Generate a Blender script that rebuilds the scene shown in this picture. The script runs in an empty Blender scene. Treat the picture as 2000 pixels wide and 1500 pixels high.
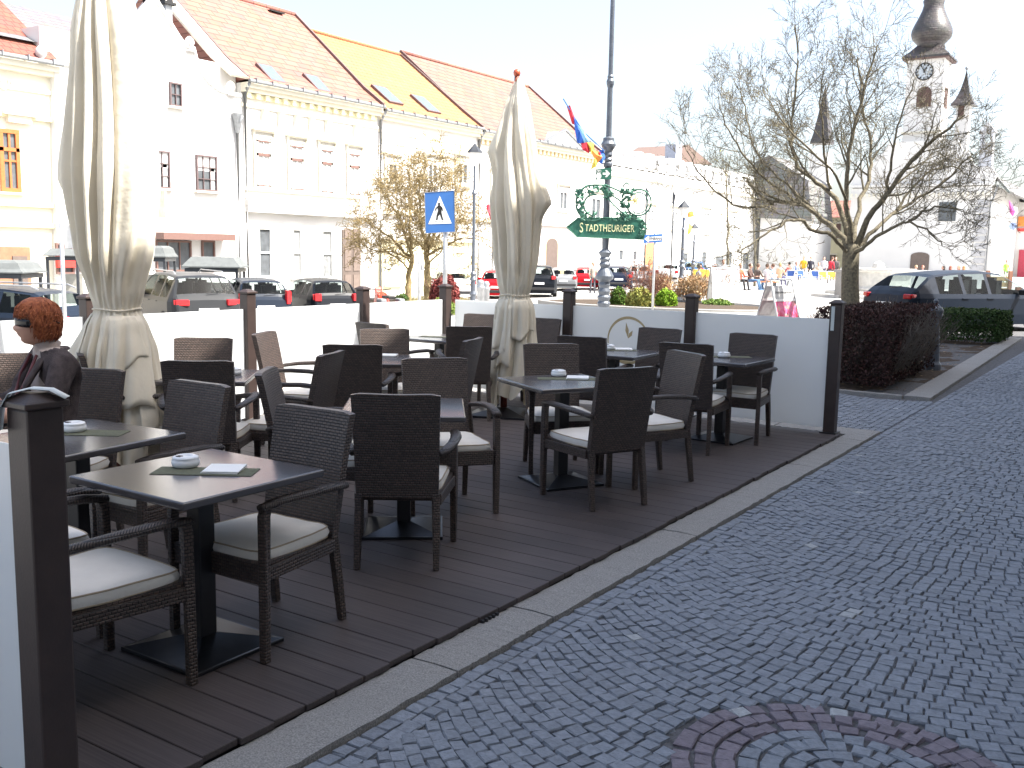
import bpy, math, random
from mathutils import Vector, Matrix, noise
R = math.radians
rnd = random.Random(7)
C = bpy.context.scene.collection
SC = bpy.context.scene

# ---------------------------------------------------------------- camera
CAM = Vector((2.4226, 0.0, 1.607)); F = 1919.0
r_ = Vector((0.83050, 0.55674, 0.01785)); u_ = Vector((-0.08882, 0.10072, 0.99094)); w_ = Vector((-0.54990, 0.82456, -0.13309))
cd = bpy.data.cameras.new('camera'); cam = bpy.data.objects.new('camera', cd); C.objects.link(cam)
cam.matrix_world = Matrix(((r_.x, u_.x, -w_.x, CAM.x), (r_.y, u_.y, -w_.y, CAM.y), (r_.z, u_.z, -w_.z, CAM.z), (0, 0, 0, 1)))
cd.sensor_fit = 'HORIZONTAL'; cd.sensor_width = 36.0; cd.lens = 36.0 * F / 2000.0
cd.clip_start = 0.05; cd.clip_end = 6000
SC.camera = cam
YAW = math.atan2(r_.y, r_.x)
# ---------------------------------------------------------------- sky, sun, exposure
EL = R(55); AZ = R(74)
sdir = Vector((math.cos(EL) * math.sin(AZ), math.cos(EL) * math.cos(AZ), math.sin(EL)))
wd = bpy.data.worlds.new('World'); SC.world = wd; wd.use_nodes = True
nt = wd.node_tree; bg = nt.nodes['Background']; sk = nt.nodes.new('ShaderNodeTexSky'); sk.sky_type = 'NISHITA'; sk.sun_disc = False
sk.sun_elevation = EL; sk.sun_rotation = AZ; sk.air_density = 1.0; sk.dust_density = 4.0; sk.ozone_density = 1.0
bwn = nt.nodes.new('ShaderNodeRGBToBW'); mxs = nt.nodes.new('ShaderNodeMix'); mxs.data_type = 'RGBA'; mxs.inputs[0].default_value = 0.28   # thin white veil over the blue
nt.links.new(sk.outputs[0], bwn.inputs[0]); nt.links.new(sk.outputs[0], mxs.inputs[6]); nt.links.new(bwn.outputs[0], mxs.inputs[7]); nt.links.new(mxs.outputs[2], bg.inputs[0]); bg.inputs[1].default_value = 0.15
sl = bpy.data.lights.new('sun', 'SUN'); sl.energy = 5.0; sl.angle = R(0.53); sl.color = (1.0, 0.95, 0.87)
so = bpy.data.objects.new('sun', sl); C.objects.link(so); so.rotation_mode = 'QUATERNION'; so.rotation_quaternion = sdir.to_track_quat('Z', 'Y')
SC.view_settings.view_transform = 'Standard'; SC.view_settings.look = 'None'; SC.view_settings.gamma = 1.0
SC.view_settings.use_curve_mapping = False; SC.view_settings.exposure = 1.56
SC.cycles.max_bounces = 8; SC.cycles.transparent_max_bounces = 16

# ---------------------------------------------------------------- pixel -> world at a real depth or on a real plane
def ray(px, py):
    return w_ + r_ * ((px - 1000) / F) + u_ * ((750 - py) / F)
def at(px, py, dep): return CAM + ray(px, py) * dep
def onX(px, py, X): d = ray(px, py); return CAM + d * ((X - CAM.x) / d.x)
def onY(px, py, Y): d = ray(px, py); return CAM + d * ((Y - CAM.y) / d.y)
def onZ(px, py, Z): d = ray(px, py); return CAM + d * ((Z - CAM.z) / d.z)

# ---------------------------------------------------------------- materials
def _base(name):
    m = bpy.data.materials.new(name); m.use_nodes = True
    return m, m.node_tree, m.node_tree.nodes['Principled BSDF']
def N(t, k, **kw):
    n = t.nodes.new(k)
    for a, b in kw.items(): setattr(n, a, b)
    return n
def pm(name, col, rough=0.6, metal=0.0, var=0.12, vs=6.0, bump=0.0, bs=60.0, spec=0.5, col2=None, coat=0.0, attr=None, detail=4.0):
    m, t, b = _base(name)
    b.inputs['Roughness'].default_value = rough; b.inputs['Metallic'].default_value = metal
    b.inputs['Specular IOR Level'].default_value = spec; b.inputs['Coat Weight'].default_value = coat
    tc = N(t, 'ShaderNodeTexCoord'); nz = N(t, 'ShaderNodeTexNoise'); nz.inputs['Scale'].default_value = vs; nz.inputs['Detail'].default_value = detail
    t.links.new(tc.outputs['Object'], nz.inputs['Vector'])
    rp = N(t, 'ShaderNodeValToRGB'); e = rp.color_ramp.elements
    c2 = col2 or tuple(min(1, c * (1 + var)) for c in col); c1 = tuple(c * (1 - var) for c in col) if not col2 else col
    e[0].position = 0.32; e[1].position = 0.68; e[0].color = (*c1, 1); e[1].color = (*c2, 1)
    t.links.new(nz.outputs['Fac'], rp.inputs[0]); out = rp.outputs[0]
    if attr:
        at_ = N(t, 'ShaderNodeAttribute'); at_.attribute_name = attr
        mx = N(t, 'ShaderNodeMix', data_type='RGBA', blend_type='MULTIPLY'); mx.inputs[0].default_value = 1.0
        t.links.new(out, mx.inputs[6]); t.links.new(at_.outputs['Color'], mx.inputs[7]); out = mx.outputs[2]
    t.links.new(out, b.inputs['Base Color'])
    if bump:
        n2 = N(t, 'ShaderNodeTexNoise'); n2.inputs['Scale'].default_value = bs; n2.inputs['Detail'].default_value = 5
        t.links.new(tc.outputs['Object'], n2.inputs['Vector'])
        bp = N(t, 'ShaderNodeBump'); bp.inputs['Strength'].default_value = bump; bp.inputs['Distance'].default_value = 0.01
        t.links.new(n2.outputs['Fac'], bp.inputs['Height']); t.links.new(bp.outputs[0], b.inputs['Normal'])
    return m
def xz_vec(t, sx=1.0, sz=1.0):
    tc = N(t, 'ShaderNodeTexCoord'); s = N(t, 'ShaderNodeSeparateXYZ'); t.links.new(tc.outputs['Object'], s.inputs[0])
    a = N(t, 'ShaderNodeMath', operation='ADD'); t.links.new(s.outputs[0], a.inputs[0]); t.links.new(s.outputs[1], a.inputs[1])
    c = N(t, 'ShaderNodeCombineXYZ'); t.links.new(a.outputs[0], c.inputs[0]); t.links.new(s.outputs[2], c.inputs[1])
    return c.outputs[0], tc, s
def wicker(name, c1, c2, gap, bw=0.026, bh=0.0085, flat=False):
    m, t, b = _base(name)
    v, tc, s = xz_vec(t)
    if flat:
        cc = N(t, 'ShaderNodeCombineXYZ'); t.links.new(s.outputs[0], cc.inputs[0]); t.links.new(s.outputs[1], cc.inputs[1]); v = cc.outputs[0]
    br = N(t, 'ShaderNodeTexBrick'); br.inputs['Scale'].default_value = 1.0; br.inputs['Brick Width'].default_value = bw; br.inputs['Row Height'].default_value = bh
    br.inputs['Mortar Size'].default_value = 0.0034; br.inputs['Mortar Smooth'].default_value = 1.0; br.inputs['Bias'].default_value = 0.0
    br.inputs['Color1'].default_value = (*c1, 1); br.inputs['Color2'].default_value = (*c2, 1); br.inputs['Mortar'].default_value = (*gap, 1)
    t.links.new(v, br.inputs['Vector']); t.links.new(br.outputs['Color'], b.inputs['Base Color'])
    # slats bulge over and under: a sine along the row whose phase flips row by row
    wv = N(t, 'ShaderNodeTexWave', wave_type='BANDS', bands_direction='X'); wv.inputs['Scale'].default_value = 12.0; wv.inputs['Distortion'].default_value = 0.0
    t.links.new(v, wv.inputs['Vector'])
    sub = N(t, 'ShaderNodeMath', operation='MULTIPLY_ADD'); sub.inputs[1].default_value = -1.0; sub.inputs[2].default_value = 1.0
    t.links.new(br.outputs['Fac'], sub.inputs[0])
    bp = N(t, 'ShaderNodeBump'); bp.inputs['Strength'].default_value = 0.9; bp.inputs['Distance'].default_value = 0.004
    t.links.new(sub.outputs[0], bp.inputs['Height']); t.links.new(bp.outputs[0], b.inputs['Normal'])
    b.inputs['Roughness'].default_value = 0.42
    return m
def tiles(name, c1, c2, gap, bw=0.2, bh=0.16, axis='y', rough=0.8, mort=0.02):
    m, t, b = _base(name)
    tc = N(t, 'ShaderNodeTexCoord'); s = N(t, 'ShaderNodeSeparateXYZ'); t.links.new(tc.outputs['Object'], s.inputs[0])
    c = N(t, 'ShaderNodeCombineXYZ'); t.links.new(s.outputs[1 if axis == 'y' else 0], c.inputs[0]); t.links.new(s.outputs[2], c.inputs[1])
    br = N(t, 'ShaderNodeTexBrick'); br.inputs['Scale'].default_value = 1.0; br.inputs['Brick Width'].default_value = bw; br.inputs['Row Height'].default_value = bh
    br.inputs['Mortar Size'].default_value = mort; br.inputs['Mortar Smooth'].default_value = 0.6
    br.inputs['Color1'].default_value = (*c1, 1); br.inputs['Color2'].default_value = (*c2, 1); br.inputs['Mortar'].default_value = (*gap, 1)
    t.links.new(c.outputs[0], br.inputs['Vector'])
    nz = N(t, 'ShaderNodeTexNoise'); nz.inputs['Scale'].default_value = 1.3; t.links.new(tc.outputs['Object'], nz.inputs['Vector'])
    mx = N(t, 'ShaderNodeMix', data_type='RGBA', blend_type='MULTIPLY'); mx.inputs[0].default_value = 0.35
    t.links.new(br.outputs['Color'], mx.inputs[6]); t.links.new(nz.outputs['Color'], mx.inputs[7]); t.links.new(mx.outputs[2], b.inputs['Base Color'])
    bp = N(t, 'ShaderNodeBump'); bp.inputs['Strength'].default_value = 0.6; bp.inputs['Distance'].default_value = 0.03; bp.invert = True
    t.links.new(br.outputs['Fac'], bp.inputs['Height']); t.links.new(bp.outputs[0], b.inputs['Normal'])
    b.inputs['Roughness'].default_value = rough
    return m
def cloth_mat(name, col, trans=0.3, weave=900.0):
    m, t, b = _base(name)
    b.inputs['Roughness'].default_value = 0.85; b.inputs['Specular IOR Level'].default_value = 0.2; b.inputs['Sheen Weight'].default_value = 0.2
    tc = N(t, 'ShaderNodeTexCoord'); nz = N(t, 'ShaderNodeTexNoise'); nz.inputs['Scale'].default_value = 5; nz.inputs['Detail'].default_value = 6
    t.links.new(tc.outputs['Object'], nz.inputs['Vector']); rp = N(t, 'ShaderNodeValToRGB'); e = rp.color_ramp.elements
    e[0].position = .3; e[1].position = .7; e[0].color = (*[c * .9 for c in col], 1); e[1].color = (*col, 1)
    t.links.new(nz.outputs['Fac'], rp.inputs[0]); t.links.new(rp.outputs[0], b.inputs['Base Color'])
    n2 = N(t, 'ShaderNodeTexNoise'); n2.inputs['Scale'].default_value = 14; n2.inputs['Detail'].default_value = 3
    t.links.new(tc.outputs['Object'], n2.inputs['Vector']); bp = N(t, 'ShaderNodeBump'); bp.inputs['Strength'].default_value = .35; bp.inputs['Distance'].default_value = .02
    t.links.new(n2.outputs['Fac'], bp.inputs['Height']); t.links.new(bp.outputs[0], b.inputs['Normal'])
    if trans:
        tr = N(t, 'ShaderNodeBsdfTranslucent'); t.links.new(rp.outputs[0], tr.inputs[0]); mx = N(t, 'ShaderNodeMixShader'); mx.inputs[0].default_value = trans
        o = t.nodes['Material Output']; t.links.new(b.outputs[0], mx.inputs[1]); t.links.new(tr.outputs[0], mx.inputs[2]); t.links.new(mx.outputs[0], o.inputs[0])
    return m
def glass_mat(name, col=(0.03, 0.04, 0.05), rough=0.04, alpha=None):
    m, t, b = _base(name)
    b.inputs['Base Color'].default_value = (*col, 1); b.inputs['Roughness'].default_value = rough; b.inputs['Specular IOR Level'].default_value = 0.45
    if alpha is not None:
        tr = N(t, 'ShaderNodeBsdfTransparent'); tr.inputs[0].default_value = (0.75, 0.82, 0.82, 1)
        mx = N(t, 'ShaderNodeMixShader'); mx.inputs[0].default_value = 1 - alpha; o = t.nodes['Material Output']
        t.links.new(b.outputs[0], mx.inputs[1]); t.links.new(tr.outputs[0], mx.inputs[2]); t.links.new(mx.outputs[0], o.inputs[0])
    return m

M = {}
M['wicker'] = wicker('dark_brown_wicker', (.100, .070, .057), (.058, .041, .035), (.007, .006, .006), .024, .013)
M['wicker_flat'] = wicker('dark_brown_wicker_arm', (.07, .051, .043), (.045, .034, .030), (.010, .008, .008), .012, .02)
M['dark_metal'] = pm('black_powder_coat', (.016, .016, .018), .38, .0, .1, 20, .05, 300)
M['base_metal'] = pm('brushed_table_base', (.045, .048, .055), .28, .75, .15, 14, .03, 200)
M['cushion'] = pm('cream_cushion', (.78, .75, .69), .9, 0, .04, 9, .25, 60, .2)
M['piping'] = pm('tan_piping', (.42, .34, .24), .9, 0, .08, 9)
M['table'] = pm('dark_laminate', (.062, .056, .058), .22, 0, .18, 5, .03, 180, 1.0)
M['table_edge'] = pm('dark_laminate_edge', (.035, .027, .025), .35, 0, .15, 9)
M['ceramic'] = pm('white_ceramic', (.78, .80, .82), .25, 0, .03, 9)
M['paper'] = pm('white_card', (.80, .80, .78), .6, 0, .02, 9)
M['mat_green'] = pm('olive_placemat', (.115, .12, .075), .9, 0, .15, 60, .3, 400)
M['post'] = pm('brown_wpc_post', (.040, .026, .023), .5, 0, .12, 12, .08, 120)
M['gold'] = pm('gold_brown_print', (.42, .33, .18), .5, 0, .08, 9)
M['tape'] = pm('grey_tape', (.55, .60, .60), .45, 0, .05, 9)
M['granite'] = pm('grey_granite', (.17, .165, .16), .8, 0, .0, 170, .5, 90, .3, (.36, .35, .33))
M['cobble'] = pm('cobble_stone', (.225, .236, .252), .75, 0, .14, 45, .5, 110, .35, None, 0, 'tint')
M['mortar'] = pm('sand_joint', (.115, .115, .12), .95, 0, .3, 40, .6, 200, .2)
M['square'] = pm('pale_square_paving', (.42, .41, .39), .85, 0, .12, 1.2, .3, 12, .2)
M['asphalt'] = pm('asphalt', (.30, .30, .29), .9, 0, .1, 2, .3, 60, .2)
M['soil'] = pm('bed_soil', (.075, .058, .045), .95, 0, .35, 18, 1.0, 60, .1)
M['paint_white'] = pm('white_paint', (.8, .8, .79), .5, 0, .02, 9)
M['grey_metal'] = pm('galvanised_steel', (.42, .43, .44), .42, .6, .1, 12)
M['lamp_iron'] = pm('slate_blue_iron_paint', (.11, .125, .15), .38, .3, .12, 9, .06, 80)
M['dark_iron'] = pm('dark_iron_paint', (.045, .05, .058), .45, .3, .12, 9)
M['sign_green'] = pm('sign_green', (.028, .125, .088), .45, 0, .15, 6)
M['iron_green'] = pm('verdigris_iron', (.04, .13, .09), .5, .2, .35, 30)
M['sign_cream'] = pm('sign_cream_letters', (.72, .72, .42), .5, 0, .02, 6)
M['sign_blue'] = pm('sign_blue', (.045, .145, .40), .35, 0, .05, 6)
M['black'] = pm('black_paint', (.012, .012, .012), .5, 0, .02, 6)
M['glass'] = glass_mat('window_glass', (.30, .31, .31), .05)
M['car_glass'] = glass_mat('car_glass', (.012, .015, .018), .03, .17)
M['curtain'] = pm('white_net_curtain', (.72, .72, .70), .7, 0, .06, 30)
M['win_brown'] = pm('window_brown', (.16, .09, .075), .6, 0, .05, 9)
M['win_orange'] = pm('window_orange_wood', (.44, .13, .035), .55, 0, .1, 9)
M['win_white'] = pm('window_white', (.75, .75, .72), .5, 0, .03, 9)
M['win_dark'] = pm('window_dark_glass', (.10, .11, .12), .1, 0, .2, 3)
M['door_brown'] = pm('door_brown', (.13, .10, .085), .6, 0, .1, 5)
M['wall_white'] = pm('white_render', (.66, .65, .63), .9, 0, .03, .6, .3, 25, .2)
M['wall_cream'] = pm('cream_render', (.72, .68, .57), .9, 0, .03, .6, .3, 25, .2)
M['wall_yellow'] = pm('yellow_render', (.74, .69, .47), .9, 0, .03, .6, .3, 25, .2)
M['wall_tan'] = pm('tan_render', (.70, .58, .38), .9, 0, .05, .6, .3, 25, .2)
M['stucco'] = pm('stucco_trim', (.70, .66, .55), .9, 0, .04, 2, .2, 25, .2)
M['roof_pink'] = tiles('weathered_red_tiles', (.33, .145, .108), (.285, .122, .093), (.12, .04, .033), .9, .30)
M['roof_red'] = tiles('red_brown_tiles', (.30, .09, .06), (.26, .08, .055), (.12, .035, .03), .3, .22)
M['roof_orange'] = tiles('orange_tiles', (.44, .205, .085), (.385, .172, .072), (.20, .075, .035), .35, .24)
M['roof_grey'] = tiles('grey_slate', (.20, .18, .19), (.17, .155, .165), (.08, .075, .08), .5, .25)
M['roof_slate_x'] = tiles('old_grey_shingles', (.22, .22, .21), (.18, .18, .18), (.09, .09, .09), .5, .3, 'x')
M['copper'] = tiles('dark_shingle_dome', (.085, .075, .070), (.06, .055, .055), (.03, .025, .025), .5, .22, 'x', .4)
M['eave_dark'] = pm('dark_fascia', (.13, .085, .08), .7, 0, .1, 9)
M['gutter'] = pm('zinc_gutter', (.25, .26, .27), .45, .5, .1, 9)
M['chimney'] = pm('chimney_brick', (.30, .12, .09), .9, 0, .2, 6)
M['bark'] = pm('bark', (.095, .082, .066), .95, 0, .0, 22, 1.0, 45, .15, (.20, .18, .125))
M['bark_yellow'] = pm('lichen_bark', (.17, .13, .07), .95, 0, .0, 14, .8, 45, .15, (.36, .28, .14))
M['skin'] = pm('skin', (.52, .30, .22), .5, 0, .06, 12)
M['tyre'] = pm('tyre_rubber', (.015, .015, .015), .85, 0, .1, 30)
M['rim'] = pm('alloy_rim', (.55, .56, .58), .3, .8, .05, 9)
M['lens_red'] = pm('red_lamp_lens', (.42, .015, .02), .12, 0, .1, 20)
M['plate'] = pm('number_plate', (.8, .8, .8), .4, 0, .01, 9)
M['trim_black'] = pm('black_plastic', (.02, .02, .022), .55, 0, .1, 9)
M['umbrella'] = cloth_mat('ecru_canvas', (.80, .745, .62), .2)
M['pole_red'] = pm('red_brown_pole', (.20, .055, .035), .5, 0, .1, 9)
M['finial'] = pm('red_wood_ball', (.50, .10, .05), .4, 0, .1, 9)
def colmat(nm, c, r=.6, **k):
    if nm not in M: M[nm] = pm(nm, c, r, **k)
    return M[nm]
def paint(nm, c, rough=.36):
    if nm not in M: M[nm] = pm(nm, c, rough, .0, .03, 4, coat=.0, spec=.14)
    return M[nm]

# opal acrylic screen: diffuse white that lets daylight through
m, t, b = _base('opal_acrylic'); b.inputs['Base Color'].default_value = (.80, .82, .83, 1); b.inputs['Roughness'].default_value = .2
tr = N(t, 'ShaderNodeBsdfTranslucent'); tr.inputs[0].default_value = (.90, .91, .90, 1); mx = N(t, 'ShaderNodeMixShader'); mx.inputs[0].default_value = .5
t.links.new(b.outputs[0], mx.inputs[1]); t.links.new(tr.outputs[0], mx.inputs[2]); t.links.new(mx.outputs[0], t.nodes['Material Output'].inputs[0]); M['opal'] = m
# deck boards: brown-grey with fine grain along X and board-to-board tint
m, t, b = _base('wpc_deck_board'); tc = N(t, 'ShaderNodeTexCoord'); mp = N(t, 'ShaderNodeMapping'); mp.inputs['Scale'].default_value = (1.2, 60, 60)
t.links.new(tc.outputs['Object'], mp.inputs[0]); nz = N(t, 'ShaderNodeTexNoise'); nz.inputs['Scale'].default_value = 2; nz.inputs['Detail'].default_value = 6; t.links.new(mp.outputs[0], nz.inputs['Vector'])
n2 = N(t, 'ShaderNodeTexNoise'); n2.inputs['Scale'].default_value = 1.7; n2.inputs['Detail'].default_value = 6; t.links.new(tc.outputs['Object'], n2.inputs['Vector'])
rp = N(t, 'ShaderNodeValToRGB'); e = rp.color_ramp.elements; e[0].position = .35; e[1].position = .7; e[0].color = (.050, .041, .042, 1); e[1].color = (.078, .065, .064, 1); t.links.new(nz.outputs['Fac'], rp.inputs[0])
r2 = N(t, 'ShaderNodeValToRGB'); e = r2.color_ramp.elements; e[0].position = .3; e[1].position = .75; e[0].color = (.82, .82, .82, 1); e[1].color = (1.25, 1.22, 1.2, 1); t.links.new(n2.outputs['Fac'], r2.inputs[0])
mx = N(t, 'ShaderNodeMix', data_type='RGBA', blend_type='MULTIPLY'); mx.inputs[0].default_value = 1; t.links.new(rp.outputs[0], mx.inputs[6]); t.links.new(r2.outputs[0], mx.inputs[7])
at_ = N(t, 'ShaderNodeAttribute'); at_.attribute_name = 'tint'; m3 = N(t, 'ShaderNodeMix', data_type='RGBA', blend_type='MULTIPLY'); m3.inputs[0].default_value = 1
t.links.new(mx.outputs[2], m3.inputs[6]); t.links.new(at_.outputs['Color'], m3.inputs[7]); t.links.new(m3.outputs[2], b.inputs['Base Color'])
bp = N(t, 'ShaderNodeBump'); bp.inputs['Strength'].default_value = .25; bp.inputs['Distance'].default_value = .003; t.links.new(nz.outputs['Fac'], bp.inputs['Height']); t.links.new(bp.outputs[0], b.inputs['Normal'])
b.inputs['Roughness'].default_value = .6; b.inputs['Specular IOR Level'].default_value = .4; M['deck'] = m

# ---------------------------------------------------------------- mesh builder
class MB:
    def __init__(s): s.v = []; s.f = []; s.mi = []; s.tint = []; s.cur = 0; s.ct = None
    def add(s, vs, fs):
        o = len(s.v); s.v += [tuple(v) for v in vs]
        for f in fs: s.f.append(tuple(i + o for i in f)); s.mi.append(s.cur); s.tint.append(s.ct)
        return s
    def box(s, c, d, rz=0.0, M4=None, taper=1.0):
        x, y, z = d[0] / 2, d[1] / 2, d[2] / 2
        vs = []
        for k in (-1, 1):
            q = 1.0 if k < 0 else taper
            for a, b_ in ((-1, -1), (1, -1), (1, 1), (-1, 1)): vs.append(Vector((a * x * q, b_ * y * q, k * z)))
        m4 = M4 if M4 is not None else Matrix.Translation(c) @ Matrix.Rotation(rz, 4, 'Z')
        return s.add([m4 @ v for v in vs], [(3, 2, 1, 0), (4, 5, 6, 7), (0, 1, 5, 4), (1, 2, 6, 5), (2, 3, 7, 6), (3, 0, 4, 7)])
    def tube(s, pts, rad, n=8, flat=1.0, cap=True, up=Vector((0, 0, 1))):
        pts = [Vector(p) for p in pts]
        if not hasattr(rad, '__len__'): rad = [rad] * len(pts)
        vs = []; L = len(pts)
        for i, p in enumerate(pts):
            d = (pts[min(i + 1, L - 1)] - pts[max(i - 1, 0)]).normalized()
            a = d.cross(up)
            if a.length < 1e-3: a = d.cross(Vector((1, 0, 0)))
            a.normalize(); b_ = a.cross(d).normalized()
            for k in range(n):
                th = 2 * math.pi * (k + .5) / n
                vs.append(p + a * (math.cos(th) * rad[i]) + b_ * (math.sin(th) * rad[i] * flat))
        fs = []
        for i in range(L - 1):
            for k in range(n):
                k2 = (k + 1) % n; fs.append((i * n + k, i * n + k2, (i + 1) * n + k2, (i + 1) * n + k))
        if cap: fs.append(tuple(range(n - 1, -1, -1))); fs.append(tuple((L - 1) * n + k for k in range(n)))
        return s.add(vs, fs)
    def lathe(s, prof, c=(0, 0, 0), n=24, sx=1.0, sy=1.0, rot=0.0):
        vs = []; c = Vector(c)
        for r0, z in prof:
            for k in range(n):
                th = 2 * math.pi * k / n + rot; vs.append(c + Vector((math.cos(th) * r0 * sx, math.sin(th) * r0 * sy, z)))
        fs = []
        for i in range(len(prof) - 1):
            for k in range(n):
                k2 = (k + 1) % n; fs.append((i * n + k, i * n + k2, (i + 1) * n + k2, (i + 1) * n + k))
        fs.append(tuple(range(n - 1, -1, -1))); fs.append(tuple((len(prof) - 1) * n + k for k in range(n)))
        return s.add(vs, fs)
    def ball(s, c, r0, n=14, m=9, sc=(1, 1, 1)):
        prof = [(max(1e-4, math.sin(math.pi * i / m)) * r0, -math.cos(math.pi * i / m) * r0 * sc[2]) for i in range(m + 1)]
        return s.lathe(prof, c, n, sc[0], sc[1])
    def prism(s, poly, off):
        n = len(poly); off = Vector(off); vs = [Vector(p) for p in poly] + [Vector(p) + off for p in poly]
        return s.add(vs, [tuple(range(n - 1, -1, -1)), tuple(range(n, 2 * n))] + [(i, (i + 1) % n, n + (i + 1) % n, n + i) for i in range(n)])
    def grid(s, rows):
        n = len(rows[0]); vs = [p for r0 in rows for p in r0]
        return s.add(vs, [(i * n + k, i * n + k + 1, (i + 1) * n + k + 1, (i + 1) * n + k) for i in range(len(rows) - 1) for k in range(n - 1)])
    def build(s, name, mats, parent=None, smooth=False, bevel=0.0, seg=2, sub=0, solid=0.0):
        me = bpy.data.meshes.new(name); me.from_pydata(s.v, [], s.f)
        if not isinstance(mats, (list, tuple)): mats = [mats]
        for mm in mats: me.materials.append(mm)
        if len(mats) > 1: me.polygons.foreach_set('material_index', s.mi)
        if smooth: me.polygons.foreach_set('use_smooth', [True] * len(s.f))
        if any(t_ is not None for t_ in s.tint):
            ca = me.color_attributes.new('tint', 'FLOAT_COLOR', 'CORNER'); buf = []
            for f, t_ in zip(s.f, s.tint):
                cc = (*t_, 1.0) if t_ else (1, 1, 1, 1); buf += list(cc) * len(f)
            ca.data.foreach_set('color', buf)
        me.update(); o = bpy.data.objects.new(name, me); C.objects.link(o)
        if parent is not None: o.parent = parent
        if solid: md = o.modifiers.new('solid', 'SOLIDIFY'); md.thickness = solid; md.offset = 0
        if bevel: md = o.modifiers.new('bevel', 'BEVEL'); md.width = bevel; md.segments = seg; md.limit_method = 'ANGLE'; md.angle_limit = R(35)
        if sub: md = o.modifiers.new('sub', 'SUBSURF'); md.levels = sub; md.render_levels = sub
        return o
def tag(o, label=None, cat=None, group=None, kind=None):
    if label: o['label'] = label
    if cat: o['category'] = cat
    if group: o['group'] = group
    if kind: o['kind'] = kind
    return o
def empty(name, loc=(0, 0, 0), rz=0.0, label=None, cat=None, group=None):
    o = bpy.data.objects.new(name, None); C.objects.link(o); o.location = loc; o.rotation_euler = (0, 0, rz); o.empty_display_size = .2
    return tag(o, label, cat, group)
def copy_tree(o, parent=None):
    c = o.copy(); C.objects.link(c)
    if parent is not None: c.parent = parent
    for ch in list(o.children): copy_tree(ch, c)
    return c
def text(name, body, size, mt, parent, loc, rot=(R(90), 0, 0), sx=1.0, ext=.002, align='CENTER', spacing=1.0):
    cu = bpy.data.curves.new(name, 'FONT'); cu.body = body; cu.size = size; cu.extrude = ext; cu.align_x = align; cu.align_y = 'CENTER'; cu.space_character = spacing
    cu.materials.append(mt); o = bpy.data.objects.new(name, cu); C.objects.link(o); dg = bpy.context.evaluated_depsgraph_get(); dg.update(); me = bpy.data.meshes.new_from_object(o.evaluated_get(dg)); bpy.data.objects.remove(o); o = bpy.data.objects.new(name, me); C.objects.link(o); o.parent = parent; o.location = loc; o.rotation_euler = rot; o.scale = (sx, 1, 1)
    return o
def sstep(x): x = max(0.0, min(1.0, x)); return x * x * (3 - 2 * x)
def gz(x, y):
    a = 5 + .34 * max(0, y - 15)
    return -.10 - .70 * sstep((-x - a) / 12.0)
# ================================================================ SETTING: ground
xs = [-3000, -1500, -800, -400, -220] + [-160 + 3 * i for i in range(30)] + [-70 + 1.25 * i for i in range(70)] + [18, 22, 30, 60, 200, 800, 3000]
ys = [-3000, -800, -200, -60, -30, -10] + [-4 + 1.5 * i for i in range(60)] + [87 + 3 * i for i in range(26)] + [170, 200, 260, 400, 800, 3000]
g = MB(); g.grid([[Vector((x, y, gz(x, y))) for x in xs] for y in ys]); tag(g.build('square_pavement', M['square'], smooth=True), kind='structure')
# parking street along the house fronts, a sheet just above the square
g = MB(); g.grid([[Vector((x, y, gz(x, y) + .006)) for x in [-32.2 + .8 * i for i in range(19)]] for y in [-12 + 2 * i for i in range(56)]])
tag(g.build('road', M['asphalt'], smooth=True), kind='structure')
g = MB(); g.box((.9, 14, -.0875), (7.4, 34, .05)); tag(g.build('sand_bedding', M['mortar']), kind='structure')

cob = MB()
def stone(cx, cy, w, d, ang, tint, z=-.05):
    w *= rnd.uniform(.96, 1.07); d *= rnd.uniform(.96, 1.07); h = rnd.uniform(-.0035, .0035); ca, sa = math.cos(ang), math.sin(ang)
    vs = []
    j = lambda: rnd.uniform(-.0032, .0032)
    for q, zz in ((1.0, z - .014), (.97, z - .005), (.88, z)):
        for a, b_ in ((-1, -1), (1, -1), (1, 1), (-1, 1)):
            lx, ly = a * w / 2 * q + j(), b_ * d / 2 * q + j()
            vs.append((cx + lx * ca - ly * sa, cy + lx * sa + ly * ca, zz + h + (rnd.uniform(-.003, .003) if zz == z else 0)))
    t_ = rnd.uniform(.90, 1.09)
    cob.ct = (tint[0] * t_, tint[1] * t_, tint[2] * t_)
    if rnd.random() < .004: cob.ct = (1.5, 1.5, 1.45)
    cob.add(vs, [(8, 9, 10, 11)] + [(k, (k + 1) % 4, 4 + (k + 1) % 4, 4 + k) for k in range(4)] + [(4 + k, 4 + (k + 1) % 4, 8 + (k + 1) % 4, 8 + k) for k in range(4)])
BLUE = (.92, .97, 1.04); PURP = (.80, .66, .72)
RC = (1.70, 3.07)
def ring_d(x, y):   # decorative loop of darker setts: an oval ring
    return math.hypot((x - RC[0]) / 1.08, (y - RC[1]) * 1.02)
def tail(x, y):     # the band that leaves the loop to the right
    tt = (x - 1.9) / 1.5
    if tt < 0 or tt > 1.4: return 9
    return abs(y - (2.50 + .95 * tt ** .8))
def put(x, y, w, d, ang):
    if y < 1.2 or y > 30.5 or x > 4.5: return
    if x < .225 and (y < 9.62 or y > 12.2): return
    rd = ring_d(x, y)
    if rd < .540: return
    stone(x, y, w, d, ang, PURP if tail(x, y) < .11 else BLUE)
S = .068
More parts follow.
